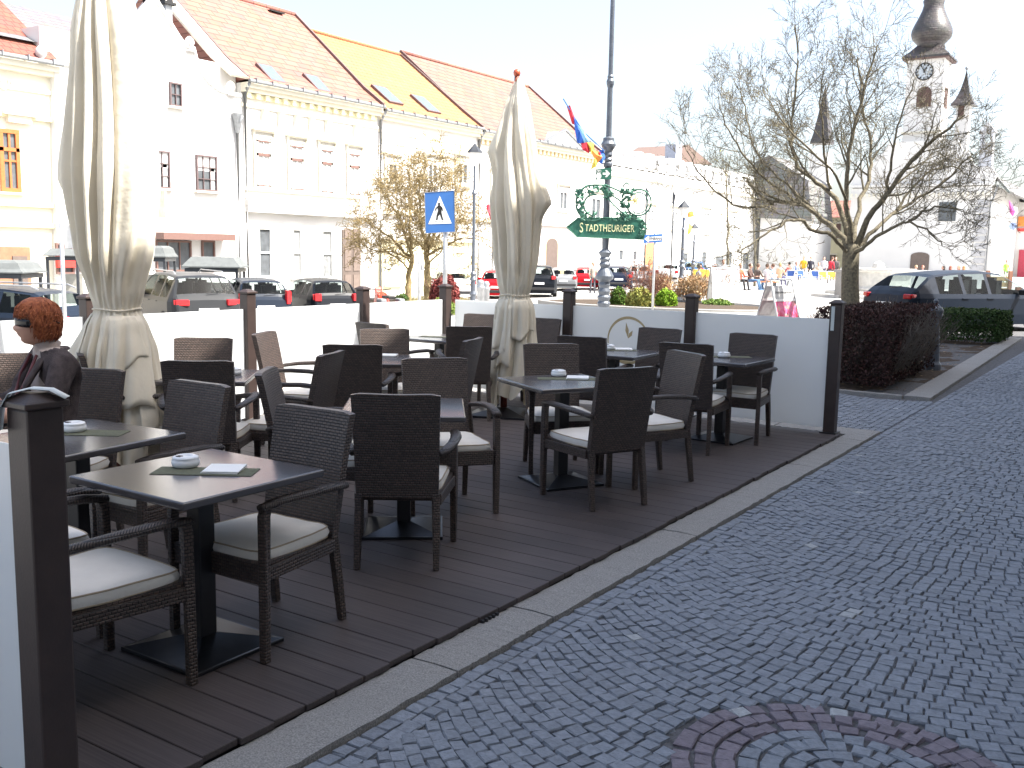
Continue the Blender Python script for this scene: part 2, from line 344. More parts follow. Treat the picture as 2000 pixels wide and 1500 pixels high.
for rr, cnt, col in ((.500, 0, PURP), (.432, 0, PURP), (.364, 0, PURP), (.296, 0, BLUE), (.228, 0, BLUE), (.16, 0, BLUE), (.092, 0, BLUE), (.025, 0, BLUE)):
    n = max(1, int(2 * math.pi * rr / .070))
    for k in range(n):
        th = 2 * math.pi * (k + rnd.random() * .3) / n
        stone(RC[0] + 1.08 * rr * math.cos(th), RC[1] + rr / 1.02 * math.sin(th), 2 * math.pi * rr / n - .007, .061, th + math.pi / 2, col)
for row in range(2):
    y = 1.2
    while y < 30:
        L = rnd.uniform(.062, .082)
        if not (9.62 > y > 30): put(.262 + .070 * row, y + L / 2, .063, L - .007, 0) if y < 12.1 or row >= 0 else None
        y += L
W, RAD = 2.2, 1.62
for c in range(2):
    xc = .375 + W * (c + .5); y0 = 0.0
    k = 0
    while y0 + k * S < 34:
        yk = y0 + k * S + 1.9
        th_m = math.asin(W / 2 / RAD); arc = 2 * th_m * RAD; n = int(arc / .070); off = rnd.random() * .6
        for i in range(n + 1):
            th = -th_m + (i + off) * (2 * th_m / n)
            if abs(th) > th_m: continue
            x = xc + RAD * math.sin(th); y = yk - RAD * math.cos(th) + noise.noise((x * 1.3, yk * .8, 3)) * .05
            put(x, y, .070 - .006, S * math.cos(th) ** .8 - .006, th)
        k += 1
# small sett field between terrace and planting bed
y = 9.66; k = 0
while y < 12.15:
    x = -3.0
    while x < .22:
        yy = y + .10 * math.sin(x * 4.2); stone(x, yy, .062, .062, .4 * math.cos(x * 4.2), BLUE); x += .069
    y += .069; k += 1
tag(cob.build('cobblestone_paving', M['cobble']), kind='structure')
# kerbs (long granite slabs with rough edges), top a touch proud of the setts
def slab_run(name, pts0, along, width, lens, ztop=-.030, h=.11):
    mb = MB(); a = Vector(along).normalized(); nrm = Vector((-a.y, a.x, 0)); p = Vector(pts0)
    for L in lens:
        n = 30; top = []; 
        for side in (0, 1):
            row = []
            for i in range(n + 1):
                jit = rnd.uniform(-.004, .004) if 0 < i < n else 0
                q = p + a * (.006 + (L - .012) * i / n) + nrm * (side * width + jit); row.append(Vector((q.x, q.y, ztop + rnd.uniform(-.003, .003))))
            top.append(row)
        mid = [(a_ + b_) / 2 + Vector((0, 0, .004)) for a_, b_ in zip(*top)]
        lo = [[Vector((q.x, q.y, ztop - h)) for q in top[0]], [Vector((q.x, q.y, ztop - h)) for q in top[1]]]
        mb.grid([lo[0], top[0], mid, top[1], lo[1]][::-1])
        for e_ in (0, n): mb.add([lo[0][e_], top[0][e_], mid[e_], top[1][e_], lo[1][e_]], [(0, 1, 2, 3, 4)])
        p = p + a * L
    return tag(mb.build(name, M['granite']), kind='structure')
slab_run('kerb', (.222, .4, 0), (0, 1, 0), .228, [1.05, 1.5, .72, 1.62, 1.1, 1.25, 1.4, .62])
slab_run('kerb', (.20, 9.665, 0), (-1, 0, 0), .36, [.9, 1.3, 1.1, 1.2, 1.0]) 
slab_run('kerb', (.15, 12.36, 0), (-.028, 1, 0), .30, [1.1, 1.25, .9, 1.3, 1.0, 1.2, 1.1, 1.3, 1.2, .8], -.020)
slab_run('kerb', (-.16, 12.32, 0), (-1, 0, 0), -.10, [1.0, 1.2, 1.1, 1.0], -.020)
g = MB(); g.grid([[Vector((x, y, -.06 + .05 * noise.noise((x * 1.5, y * 1.5, 1)) + .02 * noise.noise((x * 7, y * 7, 4)))) for x in [-4.3 + .13 * i for i in range(32)]] for y in [12.40 + .13 * i for i in range(84)]])
tag(g.build('soil_bed', M['soil'], smooth=True), kind='structure')
g = MB()
for i in range(900):
    x, y = rnd.uniform(-3.0, -.2), rnd.uniform(12.5, 23); s = rnd.uniform(.012, .03); a = rnd.uniform(0, 6.3)
    z = -.055 + .05 * noise.noise((x * 1.5, y * 1.5, 1)) + .012
    g.ct = rnd.choice([(1.9, 1.6, 1.2), (1.2, 1.0, .8), (2.6, 2.4, 2.0), (.7, .6, .5)])
    g.add([Vector((x, y, z)) + Vector((math.cos(a + q) * s * r0, math.sin(a + q) * s, rnd.uniform(0, .012))) for q, r0 in ((0, 1), (1.6, .5), (3.1, 1), (4.7, .5))], [(0, 1, 2, 3)])
M['leaf_litter'] = pm('leaf_litter', (.14, .11, .075), .9, 0, .2, 30, attr='tint'); tag(g.build('leaf_litter', M['leaf_litter']), kind='stuff', label='dry leaf and bark crumbs scattered over the planting bed soil')

# ================================================================ TERRACE
dk = empty('timber_deck', (0, 0, 0), 0, 'dark brown plank terrace deck raised beside the granite kerb', 'deck')
d = MB(); y = 1.3066; i = 0
while y < 9.02:
    L = rnd.uniform(-.006, .008); t_ = rnd.uniform(.86, 1.14); d.ct = (t_, t_ * .99, t_ * .98)
    x0, x1 = -4.75, -.004 + L; cuts = [x0] + ([-2.9] if i % 3 == 0 else [-1.75] if i % 3 == 1 else [-3.7]) + [x1]
    for a_, b_ in zip(cuts, cuts[1:]): d.box(((a_ + b_) / 2 + .001, y + .075, -.0125), (b_ - a_ - .003, .1445, .025))
    y += .15; i += 1
d.build('deck_boards', M['deck'], dk, bevel=.0025, seg=1)
d = MB()
for x in (-4.6, -3.9, -3.2, -2.5, -1.8, -1.1, -.5, -.05): d.box((x, 5.18, -.052), (.045, 7.7, .05))
d.build('joists', M['black'], dk)
d = MB()
for k in range(5): d.box((.006, 3.42 + .028 * k, -.030), (.018, .012, .03))
d.build('edge_clip', M['trim_black'], dk)

def fence(label, posts, z1=1.05, group='opal windbreak screens round the terrace', logo=None, tape=None, taped_cap=None):
    f = empty('windbreak_screen', (posts[0][0], posts[0][1], 0), 0, label, 'windbreak', group); o = Vector((posts[0][0], posts[0][1], 0))
    for (x, y, h) in posts:
        if h:
            p = MB(); p.box(Vector((x, y, h / 2)) - o, (.105, .105, h)); ps = p.build('post', M['post'], f, bevel=.008)
            c = MB(); c.box(Vector((x, y, h + .009)) - o, (.128, .128, .018)); c.box(Vector((x, y, h + .028)) - o, (.122, .122, .022), taper=.42); c.build('post_cap', M['post'], ps, bevel=.004)
            fl = MB(); fl.box(Vector((x, y, .006)) - o, (.15, .15, .012)); fl.build('foot_plate', M['dark_metal'], ps)
    for (x, y, h), (x2, y2, h2) in zip(posts, posts[1:]):
        a = Vector((x, y, 0)); b = Vector((x2, y2, 0)); dr = (b - a).normalized(); L = (b - a).length - .10
        p = MB(); p.box((a + b) / 2 - o + Vector((0, 0, (z1 + .045) / 2)), (L, .008, z1 - .045), math.atan2(dr.y, dr.x)); p.build('panel', M['opal'], f, bevel=.001, seg=1)
    return f, o
PH = 1.19
fb, ob = fence('back windbreak of white opal panels with brown posts nearest the parked cars', [(-4.57, 1.47, PH), (-4.57, 3.05, PH), (-4.57, 4.53, PH), (-4.57, 6.12, PH), (-4.57, 7.66, PH), (-4.57, 9.06, PH)])
ff, of = fence('far end windbreak of white opal panels with gold emblem', [(-4.52, 9.12, 0), (-2.94, 9.12, PH), (-1.53, 9.12, PH), (-.10, 9.10, PH)])
fn, on = fence('near windbreak of opal panel and dark taped post, left foreground', [(-.107, 1.468, 1.17), (-1.62, 1.468, 1.17)])
# printed emblem on the middle panel: open ring with a leaf
e_ = MB(); cx, cz = -2.22, .72
def arc(mb, r0, w, a0, a1, n=28):
    for s0 in (-.0055,):
        p = []
        for i in range(n + 1):
            a = R(a0 + (a1 - a0) * i / n); ww = w * (.35 + .65 * math.sin(math.pi * i / n))
            p.append((Vector((cx + (r0 + ww) * math.cos(a), 9.12 + s0, cz + (r0 + ww) * math.sin(a))) - of, Vector((cx + (r0 - ww) * math.cos(a), 9.12 + s0, cz + (r0 - ww) * math.sin(a))) - of))
        mb.grid([[q[0] for q in p], [q[1] for q in p]])
arc(e_, .235, .014, 15, 190); arc(e_, .235, .016, 200, 335); arc(e_, .21, .008, 205, 320)
for th, L in ((100, .17), (60, .10)):
    a = R(th); dv = Vector((math.cos(a), 0, math.sin(a))); nv = Vector((-dv.z, 0, dv.x)); b0 = Vector((cx, 9.1145, cz + .02)) - of
    e_.add([b0, b0 + dv * L * .5 + nv * .02, b0 + dv * L, b0 + dv * L * .5 - nv * .02], [(0, 1, 2, 3)])
e_.build('printed_emblem', M['gold'], ff)
tp = MB(); tp.box(Vector((-.158, 9.10, 1.06)) - of, (.004, .04, .22)); tp.box(Vector((-.12, 9.045, 1.06)) - of, (.03, .004, .22)); tp.build('tape_strip', M['tape'], ff)
tp = MB(); px0 = Vector((-.107, 1.468, 0)) - on
pts = [Vector((-.175, 1.405, 1.10)), Vector((-.168, 1.412, 1.165)), Vector((-.150, 1.425, 1.203)), Vector((-.11, 1.462, 1.217)), Vector((-.075, 1.498, 1.213)), Vector((-.045, 1.525, 1.190))]
nv = Vector((.7, -.7, 0))
tp.grid([[p + nv * .026 - on + Vector((0, 0, .004)) for p in pts], [p - on + Vector((0, 0, .005)) for p in pts], [p - nv * .026 - on + Vector((0, 0, .004)) for p in pts]])
tp.build('tape_strip', M['tape'], fn, smooth=True, solid=.0015)

# ---------------------------------------------------------------- wicker armchair (faces +y locally)
def make_chair():
    t = empty('wicker_armchair')
    # back panel: slightly reclined, rounded top corners, gently dished
    rows = []; nz_, nx_ = 12, 10
    def back(fr):
        rr = []
        for i in range(nz_ + 1):
            q = i / nz_; z = .365 + q * .55; hw = .207 + .012 * q; yb = -.212 - .105 * q ** 1.15
            row = []
            for k in range(nx_ + 1):
                u = -1 + 2 * k / nx_; zz = z - (.012 * (abs(u) ** 8) if i == nz_ else 0) + (0.006 * (1 - u * u) * -1 if i == nz_ else 0)
                row.append(Vector((u * hw, yb + (.020 if fr else -.018) - .018 * (1 - u * u) * q, zz)))
            rr.append(row)
        return rr
    A, B = back(True), back(False); mb = MB()
    mb.grid([r0[::-1] for r0 in A]); mb.grid(B)
    for i in range(nz_):
        for k_, fl in ((0, 1), (nx_, 0)):
            q = [A[i][k_], A[i + 1][k_], B[i + 1][k_], B[i][k_]]; mb.add(q if fl else q[::-1], [(0, 1, 2, 3)])
    for k in range(nx_):
        mb.add([A[-1][k], A[-1][k + 1], B[-1][k + 1], B[-1][k]], [(0, 1, 2, 3)]); mb.add([A[0][k], B[0][k], B[0][k + 1], A[0][k + 1]], [(0, 1, 2, 3)])
    bk = mb.build('backrest', M['wicker'], t, bevel=.010, seg=3)
    mb = MB()
    mb.prism([(-.205, -.205, .345), (.205, -.205, .345), (.262, .262, .365), (-.262, .262, .365)], (0, 0, .035)); mb.build('seat_frame', M['wicker'], t, bevel=.006)
    mb = MB()
    for s in (-1, 1): mb.box((s * .236, .02, .352), (.022, .44, .055), s * R(-6.8))
    mb.box((0, .25, .345), (.49, .024, .07)); mb.build('apron', M['wicker'], t, bevel=.004)
    # cushion: puffed square pad with piped rim
    def cush(zc, inset, pf):
        r0 = []
        for i in range(13):
            v = -1 + 2 * i / 12; row = []
            for k in range(13):
                u = -1 + 2 * k / 12
                e1 = (1 - abs(u) ** 5) * (1 - abs(v) ** 5); hw = .208 + .030 * (v + 1) / 2
                row.append(Vector((u * (hw - inset * (abs(v) ** 8)) , .025 + v * (.222 - inset * abs(u) ** 8), zc + pf * e1 ** .8 + .004 * noise.noise((u * 2, v * 2, 5)))))
            r0.append(row)
        return r0
    top, bot = cush(.434, .016, .017), cush(.391, .016, -.003); mb = MB(); mb.grid(top); mb.grid([r0[::-1] for r0 in bot])
    rim = lambda g0: [g0[0][k] for k in range(13)] + [g0[i][12] for i in range(1, 13)] + [g0[12][k] for k in range(11, -1, -1)] + [g0[i][0] for i in range(11, 0, -1)]
    a, b_ = rim(top), rim(bot); n = len(a)
    mid = [(p + q) / 2 + Vector(((p.x) * .035, (p.y - .025) * .035, 0)) for p, q in zip(a, b_)]
    mb.add(b_ + mid + a, [(i, (i + 1) % n, n + (i + 1) % n, n + i) for i in range(n)] + [(n + i, n + (i + 1) % n, 2 * n + (i + 1) % n, 2 * n + i) for i in range(n)])
    cu = mb.build('cushion', M['cushion'], t, smooth=True)
    mb = MB()
    for rm in (a, b_): mb.tube(rm + [rm[0]], .0038, 6, cap=False)
    mb.build('piping', M['piping'], cu, smooth=True)
    for s in (-1, 1):
        mb = MB(); mb.tube([(s * .264, .252, 0), (s * .264, .250, .3), (s * .262, .246, .585), (s * .262, .235, .615)], [.024, .026, .027, .026], 4); mb.build('front_leg', M['wicker'], t, bevel=.005)
        mb = MB(); mb.tube([(s * .200, -.262, 0), (s * .198, -.236, .2), (s * .192, -.214, .385)], [.0225, .026, .027], 4); mb.build('rear_leg', M['wicker'], t, bevel=.005)
        mb = MB()
        mb.tube([(s * .262, .262, .618), (s * .272, .17, .632), (s * .285, .03, .636), (s * .272, -.12, .628), (s * .238, -.235, .612), (s * .215, -.262, .60)], [.026, .029, .029, .028, .026, .024], 8, .62); mb.build('armrest', M['wicker_flat'], t, smooth=True)
    return t
proto_chair = make_chair(); used = [False]
def chair(cx, cy, fx, fy, label):
    o = proto_chair if not used[0] else copy_tree(proto_chair); used[0] = True
    o.location = (cx, cy, 0); o.rotation_euler = (0, 0, math.atan2(-fx, fy)); tag(o, label, 'chair', 'wicker armchairs on the terrace'); return o
def chair_t(tx, ty, fx, fy, label):   # from the middle of the top edge of the back
    L = math.hypot(fx, fy); fx /= L; fy /= L; return chair(tx + .315 * fx, ty + .315 * fy, fx, fy, label)
chair(-.735, 1.985, 0.03, 1, 'wicker armchair half hidden behind the dark foreground post')
chair(-.665, 2.765, .03, -1, 'wicker armchair at the nearest table, cream cushion facing the foreground post')
chair(-.866, 3.90, -.567, .823, 'dark wicker armchair with its whole back to us, second from the foreground post')
chair(-.62, 5.59, -.88, .47, 'dark wicker armchair back nearest the kerb, at the table with ashtray and menu')
chair(-.633, 6.34, -.52, -.855, 'brown wicker armchair with white cushion between two dark chair backs near the kerb')
chair_t(-1.533, 6.466, .703, -.711, 'wicker armchair on the far side of the middle table right of the second umbrella')
chair_t(-1.707, 7.244, -.16, .987, 'dark wicker armchair back behind the middle table, near the emblem panel')
chair_t(-1.62, 8.606, 0, -1, 'wicker armchair standing against the panel with the gold emblem')
chair(-.83, 7.59, -.2, .98, 'dark wicker armchair with its back to us at the right end table')
chair_t(-.702, 8.625, 0.02, -1, 'wicker armchair against the rightmost windbreak panel')
chair_t(-3.165, 8.95, 0.1, -1, 'shaded wicker armchair against the end windbreak, just right of the second umbrella')
chair_t(-4.0, 9.0, .15, -1, 'sunlit reddish wicker armchair in the far corner, left of the second umbrella')
chair_t(-3.014, 7.414, -.62, .78, 'dark wicker armchair back left of the second umbrella')
chair_t(-2.217, 6.38, -.95, -.3, 'wicker armchair seen side on, narrow in front of the second umbrella')
chair_t(-1.55, 5.035, .78, -.62, 'wicker armchair facing us across the table with bluish top')
chair_t(-2.281, 4.835, -.92, -.39, 'dark wicker armchair back leaning beside the sunlit table, middle left of the terrace')
chair_t(-2.567, 5.353, -.635, .772, 'dark wicker armchair back at the table with the white menu card, centre')
chair_t(-1.867, 3.884, .81, .585, 'wicker armchair turned edge on, bluish sheen, left of the centre table')
chair_t(-3.809, 5.621, .9, .43, 'sunlit pinkish wicker armchair beside the second fence post')
chair_t(-2.53, 3.928, -.635, .772, 'dark wicker armchair back right of the first umbrella')
chair_t(-3.743, 4.954, .64, -.77, 'sunlit tan wicker armchair near the fence, behind the dark back beside the first umbrella')
chair_t(-1.718, 3.292, 0.02, -1, 'brown wicker armchair in front of the dark back, beside the first umbrella skirt')
chair_t(-3.372, 6.63, .73, -.68, 'half sunlit wicker armchair facing us left of centre by the fence')
chair_t(-3.93, 7.08, .1, 1, 'wicker armchair with sunlit top rim peeping above the half sunlit one')
chair(-1.40, 2.06, .05, 1, 'wicker armchair mostly hidden under the left end of the nearest table')
chair_t(-3.70, 3.40, .75, -.5, 'grey looking wicker armchair at the left picture edge beyond the seated woman')
chair(-2.52, 2.97, .35, -.94, 'dark wicker armchair on which the red haired woman sits')
chair_t(-3.50, 3.78, .55, .8, 'wicker armchair with sunlit rim between the woman and the first umbrella')

# ---------------------------------------------------------------- tables
def make_table():
    t = empty('bistro_table')
    mb = MB(); mb.box((0, 0, .704), (.69, .69, .032)); tp_ = mb.build('table_top', M['table'], t, bevel=.009, seg=3)
    mb = MB(); mb.box((0, 0, .678), (.34, .34, .02)); mb.build('support_plate', M['dark_metal'], tp_)
    mb = MB(); mb.box((0, 0, .36), (.078, .078, .64)); mb.build('column', M['dark_metal'], t, bevel=.006)
    mb = MB(); mb.box((0, 0, .008), (.45, .45, .016)); h = .215
    mb.add([(-h, -h, .0165), (h, -h, .0165), (h, h, .0165), (-h, h, .0165), (-.04, -.04, .058), (.04, -.04, .058), (.04, .04, .058), (-.04, .04, .058)], [(0, 1, 5, 4), (1, 2, 6, 5), (2, 3, 7, 6), (3, 0, 4, 7), (4, 5, 6, 7)])
    mb.build('base_plate', M['base_metal'], t, bevel=.002, seg=1)
    return t
pt = make_table(); tu = [False]
def table(cx, cy, deg, label):
    o = pt if not tu[0] else copy_tree(pt); tu[0] = True; o.location = (cx, cy, 0); o.rotation_euler = (0, 0, R(deg)); tag(o, label, 'table', 'square bistro tables on the terrace'); return o
table(-.716, 2.485, 0, 'nearest dark square table with ashtray, green mat and white menu')
table(-1.77, 2.63, 5, 'dark square table behind the foreground post, with a white ashtray')
table(-1.17, 4.28, 38, 'dark square table with bluish shine behind the full chair back')
table(-1.06, 5.86, -30, 'dark square table with ashtray and menu, right of the second umbrella')
table(-.80, 8.16, -2, 'rightmost dark square table, by the end windbreak panel')
table(-1.77, 7.97, 2, 'dark square table with menu in front of the gold emblem panel')
table(-2.97, 5.99, 42, 'dark square table with one menu card at the centre of the terrace')
table(-3.84, 8.02, 2, 'sunlit square table by the fence near the far corner')
table(-3.13, 4.44, 40, 'square table with sunlit edge beside the first umbrella')
table(-3.15, 2.35, 12, 'square table at the left picture edge in front of the woman')
def make_ashtray():
    mb = MB(); mb.lathe([(.044, 0), (.053, .006), (.056, .016), (.055, .027), (.050, .034), (.052, .037), (.050, .042), (.036, .047), (.026, .047), (.023, .040), (.004, .038)], n=28)
    t = mb.build('ashtray', M['ceramic'], None, smooth=True)
    k = MB(); k.box((.0, -.030, .0475), (.022, .018, .003), .2); k.build('opening', M['black'], t); return t
pa = make_ashtray(); au = [False]
def ashtray(p, z, label, rz=0):
    o = pa if not au[0] else copy_tree(pa); au[0] = True; o.location = (p[0], p[1], z); o.rotation_euler = (0, 0, rz); tag(o, label, 'ashtray', 'white ceramic ashtrays on the tables')
def flat(name, corners, z, h, mt, label, cat, group, bev=.001):
    c = sum((Vector((p[0], p[1], 0)) for p in corners), Vector()) / 4; mb = MB(); mb.prism([Vector((p[0], p[1], 0)) - c for p in corners], (0, 0, h))
    o = mb.build(name, mt, None, bevel=bev, seg=1); o.location = (c.x, c.y, z); return tag(o, label, cat, group)
TZ = .7205
def rect(c, w, d, deg): 
    c = Vector((c[0], c[1], 0)); q = Matrix.Rotation(R(deg), 3, 'Z'); return [c + q @ Vector((a * w / 2, b * d / 2, 0)) for a, b in ((-1, -1), (1, -1), (1, 1), (-1, 1))]
GM, GN = 'olive placemats on the tables', 'white menu cards on the tables'
def mat_(c, deg, label, w=.40, d=.135): flat('placemat', rect(c, w, d, deg), TZ, .002, M['mat_green'], label, 'placemat', GM, 0)
def menu(c, deg, label, s=.155):
    o = flat('menu_card', rect(c, s, s, deg), TZ + .0025, .004, M['paper'], label, 'menu', GN, 0)
    mb = MB(); mb.box((.002, .001, .0072), (s * .99, s * .99, .004), R(deg) + .04); mb.build('cover', M['paper'], o); return o
p = onZ(402, 921, TZ); mat_(p, 33, 'olive placemat under ashtray and menu on the nearest table')
p = onZ(363, 912, TZ); ashtray(p, TZ + .002, 'white ashtray on the nearest table'); p = onZ(438, 919, TZ); menu(p, 33, 'white square menu on the nearest table', .145)
p = onZ(158, 845, TZ); mat_(p, 33, 'olive placemat just right of the foreground post', .42, .14); p = onZ(145, 843, TZ); ashtray(p, TZ + .002, 'white ashtray just right of the foreground post')
p = onZ(1108, 740, TZ); mat_(p, 35, 'olive placemat on the table right of the second umbrella', .42); p = onZ(1091, 735, TZ); ashtray(p, TZ + .002, 'white ashtray on the table right of the second umbrella'); p = onZ(1128, 739, TZ); menu(p, 28, 'white menu on the table right of the second umbrella')
p = onZ(1424, 697, TZ); mat_(p, 35, 'olive placemat on the rightmost table', .38); p = onZ(1414, 698, TZ); ashtray(p, TZ + .002, 'white ashtray on the rightmost table')
p = onZ(1203, 684, TZ); mat_(p, 35, 'olive placemat in front of the gold emblem panel', .38); p = onZ(1190, 683, TZ); ashtray(p, TZ + .002, 'white ashtray in front of the gold emblem panel'); p = onZ(1218, 683, TZ); menu(p, 30, 'white menu in front of the gold emblem panel')
p = onZ(757, 695, TZ); menu(p, 30, 'white menu on the centre table behind the dark chair backs')
p = onZ(848, 658, TZ); mat_(p, 20, 'pale sunlit placemat on the far corner table', .3)
p = onZ(457, 731, TZ); ashtray(p, TZ, 'small ashtray at the edge of the table right of the first umbrella')
# ---------------------------------------------------------------- closed umbrellas
def interp(tab, z):
    if z <= tab[0][0]: return tab[0][1]
    for (a, x), (b, y) in zip(tab, tab[1:]):
        if z <= b: q = (z - a) / (b - a); q = q * q * (3 - 2 * q) * .5 + q * .5; return x + (y - x) * q
    return tab[-1][1]
def umbrella(x, y, label, seed, off, bulges, flaps, ztop=3.25, tie=1.19, rs=1.0, skirt=.1):
    ru = random.Random(seed); t = empty('closed_umbrella', (x, y, 0), 0, label, 'umbrella', 'closed ecru umbrellas')
    ox, oy = r_.x * off, r_.y * off
    tab = [(.05, .27 * rs), (.3, .285 * rs), (.6, .265 * rs), (.9, .225 * rs), (1.08, .18), (tie, .138), (1.30, .165), (1.6, .235 * rs), (2.08, .275 * rs), (2.56 if ztop < 3.5 else 2.9, .215 * rs), (3.0 if ztop < 3.5 else 3.5, .105), (ztop - .07, .055), (ztop, .03)]
    NT, NZ = 240, 110; NF = 11
    ph = [ru.uniform(0, 6.28) for _ in range(12)]
    def surf(th, z, lift=0.0):
        Rr = interp(tab, z); below = z < tie
        dt = abs(z - tie); amp = .32 * min(1, dt / .30) if not below else .40 * min(1, dt / .26)
        amp *= 1.0 if z < 2.7 else max(.35, (ztop - z) / (ztop - 2.7))
        tw = .35 * math.sin(z * 1.3 + ph[0]) + .12 * math.sin(th * 2 + ph[1])
        f = (th + tw) * NF / (2 * math.pi) + .35 * math.sin(2 * th + ph[2]); fr = f - math.floor(f)
        fold = .5 - (2 * abs(fr - .5)) ** 2.4 + .10 * math.sin(fr * 12.5)                     # sharp creases between rounded folds
        fine = .10 * math.sin(f * 2 * math.pi * 2 + ph[3] + z * 2) * min(1, dt / .2)
        near = .045 * math.sin(th * 26 + ph[6]) * max(0, 1 - dt / .16)
        rr = Rr * (1 + amp * (fold - .1) + fine * .35 + near) + .014 * noise.noise((math.cos(th) * 2.5, math.sin(th) * 2.5, z * 2.2 + seed)) * min(1, dt / .2)
        for (bz, bth, br_, bw, bh_) in bulges:
            da = (th - bth + math.pi) % (2 * math.pi) - math.pi
            dzz = (z - bz); asym = bh_ if dzz > 0 else bh_ * .45
            rr += br_ * math.exp(-(da / bw) ** 2) * max(0, 1 - abs(dzz) / asym) ** 1.3
        rr += lift
        k = min(1, z / tie) if below else 1
        return Vector((ox + math.cos(th) * rr, oy + math.sin(th) * rr, z))
    def zb(th): return skirt + .10 + .10 * math.sin(th * 2 + ph[4]) + .07 * math.sin(th * 5 + ph[5])
    rows = []
    for i in range(NZ + 1):
        row = []
        for k in range(NT + 1):
            th = 2 * math.pi * k / NT; b0 = zb(th); q = i / NZ
            # rows cluster round the tie
            z = b0 + (tie - b0) * (q / .38) if q < .38 else tie + (ztop - tie) * ((q - .38) / .62)
            row.append(surf(th, z))
        rows.append(row)
    mb = MB(); mb.grid(rows); cn = mb.build('canopy', M['umbrella'], t, smooth=True)
    # loose flaps hanging over the skirt: each a curved sheet with its own corner
    for (a0, a1, zt, z0, z1, lf) in flaps:
        n, m_ = 22, 14; rr = []
        for i in range(m_ + 1):
            row = []
            for k in range(n + 1):
                u = k / n; th = a0 + (a1 - a0) * u; zlo = z0 + (z1 - z0) * u + .03 * math.sin(u * 7 + lf * 40); z = zt + (zlo - zt) * i / m_
                L = .010 + lf * (i / m_) ** 1.1 + .014 * (i / m_) * math.sin(u * 9 + seed); Rr = interp(tab, z)
                p = surf(th, z); s = Vector((ox + math.cos(th) * (Rr * 1.06 + L), oy + math.sin(th) * (Rr * 1.06 + L), z)); row.append(p.lerp(s, .42))
            rr.append(row)
        mb = MB(); mb.grid(rr); mb.build('hanging_flap', M['umbrella'], t, smooth=True, solid=.003)
    mb = MB(); ring = [Vector((ox + math.cos(a) * .150, oy + math.sin(a) * .150, tie + .006 * math.sin(a * 3))) for a in [2 * math.pi * k / 40 for k in range(41)]]
    mb.tube(ring, .006, 6, cap=False); mb.build('tie_strap', M['umbrella'], t, smooth=True)
    mb = MB(); mb.tube([(0, 0, .05), (0, 0, 1.0), (ox * .8, oy * .8, ztop + .02)], .024, 12); mb.build('pole', M['pole_red'], t, smooth=True)
    mb = MB(); mb.lathe([(.006, 0), (.014, .012), (.030, .030), (.036, .052), (.030, .075), (.012, .088), (.001, .09)], (ox * .8, oy * .8, ztop), 16); mb.build('finial', M['finial'], t, smooth=True)
    mb = MB(); mb.box((0, 0, .01), (.62, .62, .02)); h = .30
    mb.add([(-h, -h, .021), (h, -h, .021), (h, h, .021), (-h, h, .021), (-.05, -.05, .075), (.05, -.05, .075), (.05, .05, .075), (-.05, .05, .075)], [(0, 1, 5, 4), (1, 2, 6, 5), (2, 3, 7, 6), (3, 0, 4, 7), (4, 5, 6, 7)])
    b_ = mb.build('base_plate', M['base_metal'], t); b_.rotation_euler = (0, 0, R(20))
    mb = MB(); mb.tube([(0, 0, .05), (0, 0, .32)], .034, 12); mb.build('sleeve', M['pole_red'], t, smooth=True)
    return t
# angles are world angles round the pole; the camera sits at about -55 degrees
CA = R(-56)
umbrella(-3.36, 3.93, 'large closed ecru umbrella at left with its top lost in the white sky', 3, .02,
         [(2.0, CA - 1.45, .09, .35, .75), (.78, CA - 1.35, .13, .25, .30), (.5, CA + 1.2, .05, .4, .5)],
         [(CA - .05, CA + 1.1, 1.15, .72, .90, .07), (CA + .25, CA + 1.35, 1.15, .60, .52, .10), (CA - 1.55, CA - .95, 1.16, .80, .62, .13), (CA + .75, CA + 1.4, 1.0, .33, .45, .12)], ztop=3.85, rs=.92, skirt=.05)
umbrella(-3.02, 8.02, 'closed ecru umbrella with red ball on top, centre of the terrace', 11, .09,
         [(2.56, CA - 1.4, .12, .30, .65), (2.08, CA + 1.35, .12, .30, .35), (.5, CA - 1.3, .08, .3, .4)],
         [(CA - .10, CA + .95, 1.15, .76, .84, .06), (CA - 1.2, CA - .35, 1.15, .70, .66, .07), (CA - .85, CA - .15, 1.1, .50, .52, .10), (CA - 1.5, CA - .6, .95, .12, .02, .06)], ztop=3.25, rs=.80, skirt=.06)

